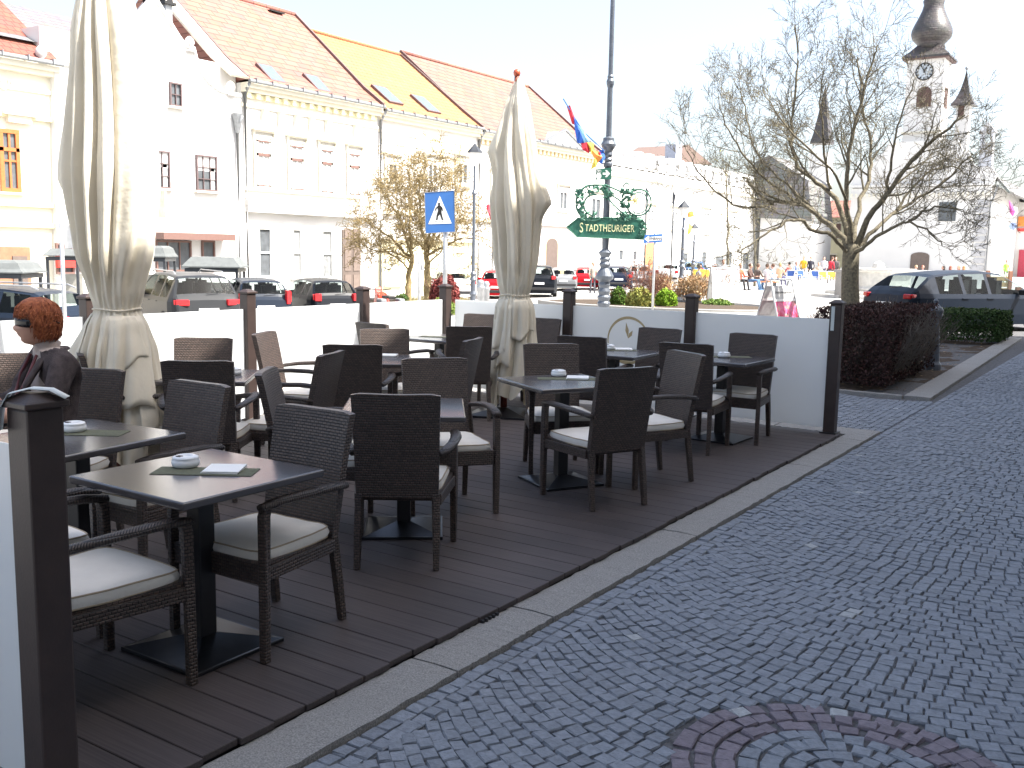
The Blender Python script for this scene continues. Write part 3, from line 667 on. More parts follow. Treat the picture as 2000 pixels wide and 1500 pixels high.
# ---------------------------------------------------------------- seated woman (local: faces +y, origin on the deck under the seat)
def grow(name, nodes, edges, rads, sub=2):
    me = bpy.data.meshes.new(name); me.from_pydata([tuple(v) for v in nodes], edges, []); o = bpy.data.objects.new(name, me); C.objects.link(o)
    sm = o.modifiers.new('skin', 'SKIN'); sm.use_smooth_shade = True
    for v, r0 in zip(me.skin_vertices[0].data, rads): v.radius = r0 if hasattr(r0, '__len__') else (r0, r0)
    me.skin_vertices[0].data[0].use_root = True
    s = o.modifiers.new('sub', 'SUBSURF'); s.levels = sub; s.render_levels = sub
    dg = bpy.context.evaluated_depsgraph_get(); dg.update(); ev = o.evaluated_get(dg); nm = bpy.data.meshes.new_from_object(ev)
    bpy.data.objects.remove(o); bpy.data.meshes.remove(me); return nm
def head_pts(c, s=1.0, nx=20, nz=16):
    """a head with brow, nose, lips and chin, facing +y"""
    rows = []
    for i in range(nz + 1):
        q = i / nz; z = -.115 + .235 * q; row = []
        zz = (q - .56) / .56 if q < .56 else (q - .56) / .44
        w = math.sqrt(max(.002, 1 - abs(zz) ** 2.4))
        hw = .074 * w * (1 - .18 * max(0, (.45 - q)) / .45); 
        for k in range(nx + 1):
            th = 2 * math.pi * k / nx; sx, cy = math.sin(th), math.cos(th)
            x = hw * sx; y = (.092 if cy > 0 else .098) * w * cy + (.012 if q < .45 and cy > 0 else 0)
            if cy > .8:
                if .36 < q < .56: y += .024 * (1 - abs(q - .41) / .15) * ((cy - .8) / .2) ** 2 if abs(q - .41) < .15 else 0
                if .60 < q < .68: y += .004
                if .24 < q < .32: y += .007 * (cy - .8) / .2
                if .05 < q < .14: y += .010 * (cy - .8) / .2
            row.append(Vector(c) + Vector((x, y, z)) * s)
        rows.append(row)
    return rows
W = empty('person', (-2.50, 2.93, 0), math.atan2(.22, -.97), 'woman with short red hair, sunglasses and dark cardigan seated at the left edge', 'person')
nodes = [(0, .0, .52), (0, -.03, .68), (0, -.05, .86), (0, -.03, .98), (0, .0, 1.06), (0, .02, 1.11),
         (-.17, -.03, .985), (-.23, .06, .78), (-.16, .30, .74), (-.10, .40, .86), (.17, -.03, .985), (.23, .08, .77), (.15, .32, .74), (.08, .38, .83),
         (-.10, .04, .50), (-.10, .44, .49), (-.10, .47, .09), (.10, .04, .50), (.10, .44, .49), (.10, .47, .09), (-.10, .57, .05), (.10, .57, .05)]
edges = [(0, 1), (1, 2), (2, 3), (3, 4), (4, 5), (3, 6), (6, 7), (7, 8), (8, 9), (3, 10), (10, 11), (11, 12), (12, 13), (0, 14), (14, 15), (15, 16), (0, 17), (17, 18), (18, 19), (16, 20), (19, 21)]
rads = [(.16, .13), (.15, .12), (.16, .12), (.12, .085), .052, .048, .075, .058, .042, .027, .075, .058, .042, .027, .10, .07, .05, .10, .07, .05, .04, .04]
nm = grow('person_body', nodes, edges, rads)
M['cardigan'] = pm('dark_knit_cardigan', (.055, .046, .048), .95, 0, .0, 26, .8, 160, .1, (.10, .082, .082)); M['turtle'] = pm('beige_turtleneck', (.40, .34, .31), .9, 0, .06, 20, .3, 200, .2)
M['trousers'] = pm('dark_trousers', (.03, .03, .04), .9, 0, .1, 12); M['hair_red'] = pm('red_orange_hair', (.26, .065, .028), .55, 0, .0, 60, .9, 260, .35, (.52, .17, .065)); M['lens'] = glass_mat('sunglass_lens', (.01, .01, .012), .08)
for k in ('cardigan', 'turtle', 'skin', 'trousers'): nm.materials.append(M[k])
for p in nm.polygons:
    c = p.center; k = 0
    if c.z < .60 and (c.y > .1 or c.z < .54): k = 3
    if abs(c.x) < .045 + .05 * (c.z - .6) and c.y > .02 and .56 < c.z < 1.02: k = 1
    if 1.0 <= c.z and abs(c.x) < .09: k = 1
    if c.z > 1.095: k = 2
    if c.y > .19 and c.z > .68 and abs(c.x) > .055: k = 2
    p.material_index = k; p.use_smooth = True
# head and hands are merged into the one body mesh
extra = MB(); extra.grid(head_pts((0, .035, 1.19)))
def hand(mb, c, d, palm_up, side):
    d = Vector(d).normalized(); n = Vector(palm_up).normalized(); s = d.cross(n).normalized(); c = Vector(c)
    mb.tube([c, c + d * .03, c + d * .075], [.022, .036, .034], 10, .42, up=n)
    for k, (L, o) in enumerate(((.062, -.026), (.072, -.009), (.067, .009), (.052, .026))):
        b0 = c + d * .072 + s * o * side; b1 = b0 + d * L * .5 - n * .006; b2 = b1 + d * L * .3 - n * .016; b3 = b2 + d * L * .18 - n * .014
        mb.tube([b0 - d * .01, b0, b1, b2, b3], [.0085, .009, .0085, .0078, .006], 8, up=n)
    t0 = c + d * .022 + s * -.03 * side; mb.tube([t0, t0 + (d * .5 - s * .8 * side) * .03, t0 + (d * .9 - s * .6 * side - n * .3) * .055], [.011, .0105, .0075], 8, up=n)
hand(extra, (-.10, .395, .855), (.35, .75, .45), (0, -.5, .8), 1); hand(extra, (.08, .375, .825), (-.3, .8, .35), (0, -.4, .8), -1)
o_ = len(nm.vertices); vs = [tuple(v.co) for v in nm.vertices] + extra.v; fs = [tuple(p.vertices) for p in nm.polygons] + [tuple(i + o_ for i in f) for f in extra.f]
mi = [p.material_index for p in nm.polygons] + [2] * len(extra.f); bm_ = bpy.data.meshes.new('person_body'); bm_.from_pydata(vs, [], fs)
for k in ('cardigan', 'turtle', 'skin', 'trousers'): bm_.materials.append(M[k])
bm_.polygons.foreach_set('material_index', mi); bm_.polygons.foreach_set('use_smooth', [True] * len(fs)); bm_.update()
bo = bpy.data.objects.new('body', bm_); C.objects.link(bo); bo.parent = W
# hair: short layered bob, a shell that follows the skull with a fringe, and wavy strands over it
def hair_pt(th, z, off=0.0):
    q = (z - 1.075) / .235; zz = (q - .56) / .56 if q < .56 else (q - .56) / .52; cy = math.cos(th)
    w = math.sqrt(max(.0, 1 - min(1, abs(zz)) ** 2.3)); w = max(w, .93 - .25 * max(0, (1.13 - z) / .05)) if z < 1.22 else w
    lump = 1 + .05 * noise.noise((math.sin(th) * 4, math.cos(th) * 4, z * 16)); o = .013 + off
    return Vector(((.076 * w + o * w ** .3) * math.sin(th) * lump, .033 + ((.096 if cy > 0 else .104) * w + o * w ** .3) * cy * lump, z))
def hair_low(th): face = max(0, (math.cos(th) - .30) / .70); return 1.105 + .128 * min(1, face * 2.6)
mb = MB(); rh = random.Random(5); rows = []
for i in range(17):
    q = i / 16; rows.append([hair_pt(2 * math.pi * k / 40, 1.325 - (1.325 - hair_low(2 * math.pi * k / 40) - .008) * q ** .8) for k in range(41)])
mb.grid(rows); hr = mb.build('hair', M['hair_red'], W, smooth=True, solid=.006)
mb = MB()
for k in range(1100):
    th = rh.uniform(0, 6.283); z0 = rh.uniform(1.16, 1.322); z1 = max(hair_low(th) + rh.uniform(-.018, .012), z0 - rh.uniform(.05, .12)); ph_ = rh.uniform(0, 6.28); sw = rh.uniform(-.25, .25); o1 = rh.uniform(-.004, .006)
    if z0 < z1 + .02: continue
    pts = [hair_pt(th + sw * (j / 6) + .05 * math.sin(j * 1.3 + ph_), z0 + (z1 - z0) * j / 6, o1 + .003 * math.sin(j * 1.7 + ph_) + (.004 if j == 6 else 0)) for j in range(7)]
    mb.tube(pts, [.0012, .0028, .0034, .0034, .003, .002, .0006], 4)
mb.build('hair_strands', M['hair_red'], W, smooth=True)
mb = MB(); rows = []
for i in range(4):
    rows.append([Vector(((.082) * math.sin(a), .035 + .102 * math.cos(a) + .006, 1.222 - .014 * i + .004 * math.cos(a * 3))) for a in [R(-82 + 164 * k / 20) for k in range(21)]])
mb.grid(rows); sg = mb.build('sunglasses', M['lens'], W, smooth=True, solid=.004)
mb = MB()
for s in (-1, 1): mb.tube([(s * .080, .06, 1.212), (s * .084, -.02, 1.208), (s * .078, -.05, 1.195)], .0035, 6)
mb.build('temple_arm', M['lens'], sg)
mb = MB()
for s in (-1, 1): mb.ball((s * .078, .02, 1.175), .018, 8, 6, (.4, 1, 1.6))
mb.build('ear', M['skin'], bo, smooth=True)
mb = MB()
for s in (-1, 1): mb.tube([(0, -.10, 1.055), (s * .075, -.045, 1.045), (s * .085, .055, 1.00), (s * .070, .125, .88), (s * .055, .145, .74), (s * .06, .15, .58)], [.026, .032, .034, .036, .034, .03], 10, .5)
mb.build('shawl_collar', M['cardigan'], W, smooth=True)
mb = MB(); mb.tube([(0, -.03, 1.045), (0, .0, 1.075), (0, .01, 1.10)], [.066, .062, .056], 16); mb.build('roll_neck', M['turtle'], W, smooth=True)
mb = MB(); mb.tube([(-.045, .06, 1.03), (-.06, .11, .93), (-.035, .145, .84), (0, .152, .815), (.035, .145, .84), (.06, .11, .93), (.045, .06, 1.03)], .008, 8); mb.build('necklace', colmat('dark_red_beads', (.10, .02, .025)), W, smooth=True)
mb = MB(); mb.tube([(-.104, .385, .843), (-.10, .397, .857)], .031, 12); mb.build('wristwatch', M['black'], W)
# leaflet she is holding up
o = flat('leaflet', [(-.10, -.13), (.10, -.13), (.10, .13), (-.10, .13)], 0, .003, M['paper'], 'white leaflet held up by the seated woman', 'leaflet', None, 0)
wm = Matrix.Translation(W.location) @ Matrix.Rotation(W.rotation_euler.z, 4, 'Z') @ Matrix.Translation((-.02, .50, .90)) @ Matrix.Rotation(R(50), 4, 'X')
o.matrix_world = wm
M['win_greybrown'] = pm('window_grey_brown', (.11, .075, .075), .6, 0, .05, 9)
# ================================================================ HOUSES along the left side of the square (facades in the plane x = XF)
XF = -33.0; ZG = -.80
def fY(px, py=300, X=XF): return onX(px, py, X).y
def fZ(px, py, X=XF): return onX(px, py, X).z
def win(parent, X, l, t_, r0, b_, frame='win_white', pane='glass', bars=(1, 1), sill=True, band=None, fw=.07, deep=.12, curtain=None, lintel=False):
    """a window whose four photo edges are taken on the facade plane; frame stands in a shallow reveal proud of the wall"""
    cx = (l + r0) / 2; y0 = fY(l, (t_ + b_) / 2, X); y1 = fY(r0, (t_ + b_) / 2, X); z1 = fZ(cx, t_, X); z0 = fZ(cx, b_, X)
    mb = MB(); w, h = y1 - y0, z1 - z0; yc, zc = (y0 + y1) / 2, (z0 + z1) / 2
    for a in (y0 + fw / 2, y1 - fw / 2): mb.box((X + .05, a, zc), (.10, fw, h))
    for a in (z0 + fw / 2, z1 - fw / 2): mb.box((X + .053, yc, a), (.104, w + .006, fw + .003))
    nv, nh = bars
    for i in range(1, nv + 1): mb.box((X + .045, y0 + w * i / (nv + 1), zc), (.07, fw * .55, h - fw))
    for i in range(1, nh + 1): mb.box((X + .047, yc, z0 + h * i / (nh + 1)), (.07, w - fw, fw * .5))
    f = mb.build('window', M[frame], parent)
    mb = MB(); mb.box((X + .012, yc, zc), (.012, w - fw, h - fw)); mb.build('pane', M[pane], f)
    if band:
        mb = MB(); mb.box((X + .07, yc, z0 + h * .68), (.06, w, h * .06)); mb.box((X + .07, yc, z0 + h * .03), (.06, w, h * .06)); mb.box((X + .07, yc, z1 - h * .03), (.06, w, h * .06)); mb.build('transom', M[band], f)
    if curtain:
        mb = MB(); mb.box((X + .022, yc, z0 + h * .76), (.006, w - 2 * fw, h * .40)); mb.box((X + .022, y1 - w * .2, z0 + h * .35), (.006, w * .2, h * .6)); mb.build('curtain', M['curtain'], f)
    if sill:
        mb = MB(); mb.box((X + .10, yc, z0 - .05), (.20, w + .2, .08)); mb.build('sill', M['win_brown' if frame == 'win_brown' else 'stucco'], f)
    if lintel:
        mb = MB(); mb.box((X + .12, yc, z1 + .42), (.24, w + .55, .10)); mb.box((X + .09, yc, z1 + .34), (.16, w + .4, .08)); mb.box((X + .05, yc, z1 + .12), (.08, w + .3, .10)); 
        for s in (-1, 1): mb.box((X + .07, yc + s * (w / 2 + .12), zc), (.06, .12, h + .2)); mb.prism([(X + .0, yc + s * (w / 2 + .2), z1 + .3), (X + .15, yc + s * (w / 2 + .2), z1 + .3), (X + .02, yc + s * (w / 2 + .2), z1 - .1)], (0, .09, 0))
        mb.build('window_surround', M['stucco'], f)
    return f
def house(name, label, Y0, Y1, ze, wall, X=XF, depth=12, ridge=None, roof='roof_pink', over=.45, cat='house', zr=5.6, verge=True, cornice=True, cut=None):
    b = empty(name, (0, 0, 0), 0, label, cat); mb = MB(); mb.box((X - depth / 2, (Y0 + Y1) / 2, (ze + ZG - 1) / 2), (depth, Y1 - Y0 - .01, ze - ZG + 1)); mb.build('wall', M[wall], b)
    if roof:
        xr = X - depth / 2; zr = ze + zr; mb = MB(); xe = X + over; 
        # front slope kicks out a little at the eave
        pr = [(xe, ze + .12), (X - .9, ze + 1.05), (xr, zr)]
        rows = [[Vector((x, y, z)) for y in (Y0 + .03, Y1 - .03)] for x, z in pr]; mb.grid(rows)
        mb.grid([[Vector((xr, y, zr)) for y in (Y0 + .03, Y1 - .03)], [Vector((X - depth - .3, y, ze)) for y in (Y0 + .03, Y1 - .03)]])
        for y in (Y0 + .03, Y1 - .03): mb.add([(pr[0][0], y, pr[0][1]), (pr[1][0], y, pr[1][1]), (xr, y, zr), (X - depth - .3, y, ze), (X - .9, y, ze)], [(0, 1, 2, 3, 4)])
        rf = mb.build('roof', M[roof], b, solid=.0)
        mb = MB(); mb.tube([(xr, Y0 + .03, zr + .03), (xr, Y1 - .03, zr + .03)], .12, 8); mb.build('ridge_tiles', M[roof], rf, smooth=True)
        mb = MB(); mb.tube([(xe + .10, Y0 + .05, ze + .06), (xe + .10, Y1 - .05, ze + .06)], .085, 8)
        y = Y0 + .4
        while y < Y1: mb.box((xe + .10, y, ze + .1), (.24, .03, .2)); y += .95
        mb.build('gutter', M['gutter'], b)
        if verge:
            for y in ((Y1 - .06,) if verge == 'r' else (Y0 + .06, Y1 - .06)):
                mb = MB(); mb.tube([(xe, y, ze + .20), (X - .9, y, ze + 1.15), (xr, y, zr + .08)], [.10, .10, .08], 4); mb.build('verge_board', M['eave_dark'], rf)
    if cornice:
        mb = MB(); yc, L = (Y0 + Y1) / 2, Y1 - Y0 - .06
        mb.box((X + .20, yc, ze - .10), (.40, L, .22)); mb.box((X + .13, yc, ze - .30), (.26, L, .18)); mb.box((X + .04, yc, ze - .95), (.08, L, .14)); mb.build('cornice', M['stucco'], b)
    return b
def dentils(b, X, Y0, Y1, z, step=.45, s=.17, mt='stucco'):
    mb = MB(); y = Y0 + .3; mb.box((X + .05, (Y0 + Y1) / 2, z), (.10, Y1 - Y0 - .4, s * .98))
    while y < Y1 - .2: mb.box((X + .145, y, z), (.19, s, s)); y += step
    mb.build('dentil_row', M[mt], b)
def ledge(b, X, Y0, Y1, zs, mt='stucco', d=.14, h=.16):
    mb = MB()
    for z in zs: mb.box((X + d / 2, (Y0 + Y1) / 2, z), (d, Y1 - Y0 - .08, h))
    mb.build('string_course', M[mt], b)
def skylight(b, px, py, w=.8, h=1.2, X=XF, ze=9.0, depth=12, zr=5.6):
    # on the front slope
    xr = X - depth / 2; n = Vector((zr - 1.05, 0, (X - .9) - xr)).normalized(); P0 = Vector((X - .9, 0, ze + 1.05)); d = ray(px, py); t_ = (P0 - CAM).dot(n) / d.dot(n); P = CAM + d * t_
    up = Vector(((xr - (X - .9)), 0, zr - 1.05)).normalized(); m4 = Matrix((( n.x, 0, up.x, P.x + n.x * .06), (n.y, 1, up.y, P.y), (n.z, 0, up.z, P.z + n.z * .06), (0, 0, 0, 1)))
    mb = MB(); mb.box(None, (.16, w + .16, h + .16), M4=m4); f = mb.build('skylight', M['eave_dark'], b)
    mb = MB(); mb.box(None, (.17, w, h), M4=m4); mb.build('pane', colmat('skylight_glass', (.12, .15, .19), .15), f)
def chimney(b, px, py0, X, w=.7, h=1.4, mt='chimney'):
    P = onX(px, py0, X); mb = MB(); mb.box((P.x, P.y, P.z - h / 2 - 1), (w, w, h + 2)); c = mb.build('chimney', M[mt], b)
    mb = MB(); mb.box((P.x, P.y, P.z + .05), (w + .25, w + .25, .12)); mb.box((P.x, P.y, P.z + .40), (w + .1, w + .1, .06)); 
    for s in (-1, 1): mb.box((P.x + s * .25, P.y, P.z + .22), (.06, w * .8, .3))
    mb.build('chimney_cap', M['black'], c)
def downpipe(b, X, y, z0, z1, r0=.075):
    mb = MB(); mb.tube([(X + .12, y, z0), (X + .12, y, z1 - .5), (X + .45, y, z1)], r0, 8); mb.build('downpipe', M['gutter'], b, smooth=True)

# --- house 0: cream house at the left edge
ya, yb = fY(-260, 200), fY(112, 200); ze0 = (fZ(60, 122) + fZ(108, 135)) / 2
h0 = house('town_house', 'cream house with orange wooden window frames at the left edge', ya, yb, ze0, 'wall_cream', roof='roof_red', zr=4.6, verge=False)
ledge(h0, XF, ya, yb, [fZ(60, 230), fZ(60, 400), fZ(60, 440)], 'wall_yellow')
for i, (l, r0) in enumerate(((-2, 37), (-120, -84), (-225, -192))):
    win(h0, XF, l, 253, r0, 375, 'win_orange', 'win_dark', (1, 1), True, 'win_orange', .14)

mb = MB(); y0, y1 = fY(0, 220), fY(66, 220); mb.box((XF + .15, (y0 + y1) / 2, fZ(30, 222)), (.3, y1 - y0, .14)); mb.box((XF + .1, (y0 + y1) / 2, fZ(30, 232)), (.2, y1 - y0 - .4, .3)); mb.build('window_hood', M['stucco'], h0)
for x in (2, 14): win(h0, XF, x, 158, x + 7, 174, 'win_white', 'win_dark', (0, 0), False, None, .04)
mb = MB(); y0, y1 = fY(-5, 520), fY(58, 520); mb.box((XF + .04, (y0 + y1) / 2, (ZG + fZ(30, 482)) / 2), (.08, y1 - y0, fZ(30, 482) - ZG)); mb.build('door', colmat('arch_door_brown', (.30, .14, .08)), h0)  # reddish brown door arch behind the darker leaf
mb = MB(); y0, y1 = fY(22, 520), fY(50, 520); mb.box((XF + .10, (y0 + y1) / 2, (ZG + fZ(30, 500)) / 2), (.06, y1 - y0, fZ(30, 500) - ZG)); mb.build('door_leaf', M['door_brown'], h0)
# --- house 1: white house with the curved gable
ye, yf = fY(88, 200), fY(470, 200); yc = (ye + yf) / 2
h1 = empty('gabled_house', (0, 0, 0), 0, 'white house with tall curved baroque gable behind the left umbrella', 'house')
prof = [(470, 190), (450, 186), (428, 179), (407, 163), (391, 140), (382, 115), (378, 97), (362, 92), (350, 76), (335, 52), (318, 24), (300, -6), (280, -34), (262, -52)]
P = [onX(a, b_, XF + .3) for a, b_ in prof]; right = [(p.y, p.z) for p in P]; left = [(2 * yc - y, z) for y, z in right][::-1]
poly = [(yf, ZG - .5)] + right + left + [(ye, ZG - .5)]
mb = MB(); mb.prism([(XF + .3, y, z) for y, z in poly], (-.5, 0, 0)); mb.build('gable_wall', M['wall_white'], h1)
mb = MB(); mb.tube([(XF + .3, y, z + .06) for y, z in right], .10, 6); mb.tube([(XF + .3, y, z + .06) for y, z in left], .10, 6); mb.build('gable_coping', colmat('pale_coping', (.6, .6, .58)), h1)
mb = MB(); mb.box((XF - 6, yc, (ZG + 9.5) / 2), (11.5, yf - ye - .1, 10.5)); mb.build('wall', M['wall_white'], h1)
zr1 = fZ(40, 12, XF - 7); mb = MB(); mb.grid([[Vector((XF - .4, y, 9.0)) for y in (ye - 9, yc)], [Vector((XF - 7, y, zr1)) for y in (ye - 9, yc + 2)]]); mb.build('roof', M['roof_grey'], h1)
for (px, py) in ((80, 104), (370, 84), (450, 171)) :
    p = onX(px, py, XF + .3); mb = MB(); mb.lathe([(.20, -.38), (.22, -.32), (.09, -.26), (.09, -.2), (.17, -.1), (.21, .02), (.17, .16), (.08, .25), (.02, .28)], p, 14); mb.build('stone_ball', colmat('stone_ball', (.5, .48, .46)), h1, smooth=True)
for (l, t_, r0, b_, bars, cu) in ((285, 294, 330, 367, (2, 2), 1), (382, 304, 422, 373, (2, 2), 1), (123, 277, 143, 345, (1, 2), 1), (330, 162, 353, 208, (1, 1), 0), (180, 140, 200, 186, (1, 1), 0), (200, 285, 235, 358, (2, 2), 1)):
    win(h1, XF + .3, l, t_, r0, b_, 'win_greybrown', 'win_dark', bars, True, None, .06, curtain=cu)
X1 = XF + .3
mb = MB(); y0, y1 = fY(296, 465, X1), fY(436, 465, X1); z = fZ(366, 462, X1); mb.box((X1 + .4, (y0 + y1) / 2, z), (.8, y1 - y0, .28)); mb.build('shop_canopy', M['win_brown'], h1)
for (l, r0) in ((303, 372), (393, 418)): win(h1, X1, l, 470, r0, 530, 'win_brown', 'win_dark', (2 if l < 350 else 0, 0), False)
for (l, r0) in ((150, 200), (240, 285)): win(h1, X1, l, 470, r0, 530, 'win_brown', 'win_dark', (0, 0), False)
win(h1, X1, 108, 475, 142, 535, 'win_brown', 'win_dark', (1, 0), False)
mb = MB(); y0, y1 = fY(106, 480, X1), fY(160, 480, X1); mb.box((X1 + .12, (y0 + y1) / 2, fZ(130, 507, X1)), (.2, y1 - y0, .6)); mb.build('shop_board', colmat('shop_red', (.7, .04, .03)), h1)
mb = MB(); y0, y1 = fY(291, 410, X1), fY(306, 410, X1); mb.box((X1 + .3, y1, fZ(300, 399, X1)), (.6, .06, 1.1)); mb.build('hanging_sign', colmat('pale_green_sign', (.5, .55, .45)), h1)
downpipe(h1, X1, fY(461, 300, X1), ZG, fZ(461, 228, X1)); mb = MB(); mb.lathe([(.10, -.5), (.24, .2), (.26, .35)], (X1 + .16, fY(459, 230, X1), fZ(459, 238, X1)), 8); mb.build('rain_hopper', M['gutter'], h1)
# --- house 2: white house with four brown banded windows
y0, y1 = fY(470, 200), fY(738, 250); ze = (fZ(500, 163) + fZ(735, 216)) / 2
h2 = house('town_house', 'white house with pink tiled roof and four tall brown banded windows', y0, y1, ze, 'wall_white', roof='roof_pink', zr=5.4)
dentils(h2, XF, y0, y1, ze - .52, .55, .22, 'wall_yellow')
for (l, t_, r0, b_) in ((500, 272, 526, 367), (566, 283, 590, 374), (626, 291, 647, 379), (681, 299, 700, 383)): win(h2, XF, l, t_, r0, b_, 'win_white', 'curtain', (1, 0), False, 'win_brown', .06, lintel=True)
for px in (513, 577, 637, 692, 545, 605): 
    p = onX(px, 222, XF); mb = MB(); mb.prism([(XF, p.y - .12, ze - 1.0), (XF + .28, p.y - .12, ze - 1.0), (XF + .03, p.y - .12, ze - 1.75)], (0, .24, 0)); mb.build('console', M['stucco'], h2)
ledge(h2, XF, y0, y1, [fZ(600, 392), fZ(600, 378)], 'stucco', .12, .12); ledge(h2, XF, y0, y1, [fZ(600, 415), fZ(600, 404)], 'wall_white', .34, .26)
for (l, t_, r0, b_, fr) in ((500, 441, 531, 545, 'win_white'), (566, 443, 590, 545, 'win_white'), (624, 446, 650, 545, 'win_white')): win(h2, XF, l, t_, r0, b_, fr, 'win_dark' if l == 500 else 'glass', (0, 1), False, None, .16)
mb = MB(); ya, yb = fY(668, 500), fY(703, 500); zt = fZ(686, 449); mb.box((XF + .03, (ya + yb) / 2, (ZG + zt) / 2), (.06, yb - ya, zt - ZG)); dr = mb.build('door', M['door_brown'], h2)
mb = MB()
for s in (-1, 1):
    for zz, hh in ((.7, .8), (1.9, 1.2), (3.2, .5)): mb.box((XF + .075, (ya + yb) / 2 + s * (yb - ya) * .24, ZG + zz), (.03, (yb - ya) * .34, hh))
mb.build('door_panels', colmat('door_panel', (.17, .13, .11)), dr)
skylight(h2, 528, 147, ze=ze, zr=5.4); skylight(h2, 618, 166, ze=ze, zr=5.4); chimney(h2, 530, 40, XF - 6, .9, 1.2, 'chimney'); chimney(h2, 325, 10, XF - 2.5, .35, 2.2, 'gutter')
downpipe(h2, XF, y0 + .15, ZG, ze)
# the verge with its boarded soffit above the neighbour's gable
mb = MB(); xr = XF - 6
mb.grid([[Vector((XF + .45, y, ze + .16)) for y in (y0 - .9, y0 + .1)], [Vector((XF - .9, y, ze + 1.09)) for y in (y0 - .9, y0 + .1)], [Vector((xr, y, ze + 5.45)) for y in (y0 - .9, y0 + .1)]]); mb.build('verge_soffit', colmat('cream_soffit', (.66, .60, .48)), h2, solid=.12)
# --- house 3: yellow-orange roof
y2 = fY(932, 250); ze3 = (fZ(745, 222) + fZ(928, 252)) / 2
h3 = house('town_house', 'pale house with bright orange tiled roof, behind the lichen covered trees', y1, y2, ze3, 'wall_white', roof='roof_orange', zr=4.9, verge='r')
mb = MB(); 
for (l, r0) in ((745, 795), (812, 918)): 
    a, b_ = fY(l, 250), fY(r0, 265); mb.box((XF + .03, (a + b_) / 2, ze3 - 1.25), (.05, b_ - a, .62))
mb.build('frieze_panel', M['wall_yellow'], h3)
for c in (765, 843, 902): win(h3, XF, c - 11, 316, c + 11, 362, 'win_white', 'win_dark', (1, 0), True, None, .16, lintel=True)
for c in (765, 843, 900): win(h3, XF, c - 15, 490, c + 15, 556, 'win_white', 'win_dark', (1, 1), True, None, .12)
mb = MB(); mb.box((XF + .02, (y1 + y2) / 2, (ZG + fZ(840, 470)) / 2), (.03, y2 - y1 - .1, fZ(840, 470) - ZG)); mb.build('yellow_ground_floor', M['wall_yellow'], h3)
ledge(h3, XF, y1, y2, [fZ(840, 420), fZ(840, 468)], 'stucco', .2, .2)
skylight(h3, 755, 188, 1.0, 1.5, ze=ze3, zr=4.9); skylight(h3, 830, 206, 1.0, 1.5, ze=ze3, zr=4.9); chimney(h3, 655, 108, XF - 7, .9, 1.0)
downpipe(h3, XF, y1 + .1, ZG, ze3)
mb = MB()
for k in range(7):
    p = onX(615 + 28 * k, 100 + 7 * k, XF - 5.4); mb.box(p, (.25, .18, .3))
mb.build('snow_guard', colmat('snow_guard', (.35, .10, .05)), h3)
# --- house 4: pink roof with small pediment
y3 = fY(1166, 300); ze4 = (fZ(940, 258) + fZ(1155, 302)) / 2
h4 = house('town_house', 'white house with pediment and arched doorway, between umbrella and lamp post', y2, y3, ze4, 'wall_white', roof='roof_pink', zr=5.2)
dentils(h4, XF, y2, y3, ze4 - .52, .5, .24, 'wall_tan')
a, b_ = fY(1052, 300), fY(1128, 300); c = (a + b_) / 2; zp = fZ(1088, 268)
mb = MB(); mb.prism([(XF + .5, a, ze4 + .1), (XF + .5, b_, ze4 + .1), (XF + .5, c, zp + .4)], (-3.0, 0, 0)); pd = mb.build('pediment', M['wall_white'], h4)
mb = MB(); mb.tube([(XF + .5, a - .2, ze4 + .1), (XF + .5, c, zp + .5), (XF + .5, b_ + .2, ze4 + .1)], .12, 4); mb.build('pediment_moulding', M['gutter'], pd)
for (l, t_, r0, b_) in ((1090, 372, 1107, 412), (1152, 385, 1172, 432), (1020, 350, 1040, 400), (960, 345, 985, 395)): win(h4, XF, l, t_, r0, b_, 'win_white', 'win_dark', (1, 0), True, None, .14, lintel=True)
for (l, t_, r0, b_) in ((1114, 468, 1136, 527), (1148, 470, 1170, 530), (1015, 470, 1040, 530), (955, 468, 985, 530)): win(h4, XF, l, t_, r0, b_, 'win_white', 'curtain', (1, 1), False, None, .12)
a, b_ = fY(1066, 500), fY(1088, 500); zt = fZ(1076, 478); mb = MB(); arcp = [(XF + .06, a, ZG)] + [(XF + .06, (a + b_) / 2 - (b_ - a) / 2 * math.cos(R(q)), zt + (b_ - a) / 2 * .6 * math.sin(R(q))) for q in range(0, 181, 20)] + [(XF + .06, b_, ZG)]
mb.prism(arcp, (-.1, 0, 0)); mb.build('arched_doorway', M['door_brown'], h4)
mb = MB(); mb.prism([(XF + .03, a - 0, ZG)] + [(XF + .03, (a + b_) / 2 + .5 - ((b_ - a) / 2 + .6) * math.cos(R(q)), zt + ((b_ - a) / 2 + .6) * .6 * math.sin(R(q))) for q in range(0, 181, 20)] + [(XF + .03, b_ + 1.0, ZG)], (-.06, 0, 0)); mb.build('doorway_surround', M['wall_tan'], h4)
chimney(h4, 962, 200, XF - 6, .9, 1.0); chimney(h4, 868, 180, XF - 7, .9, 1.0)
ledge(h4, XF, y2, y3, [fZ(1100, 440)], 'stucco', .2, .2)
downpipe(h4, XF, y2 + .1, ZG, ze4); downpipe(h4, XF, y2 + 1.6, ZG, ze4)
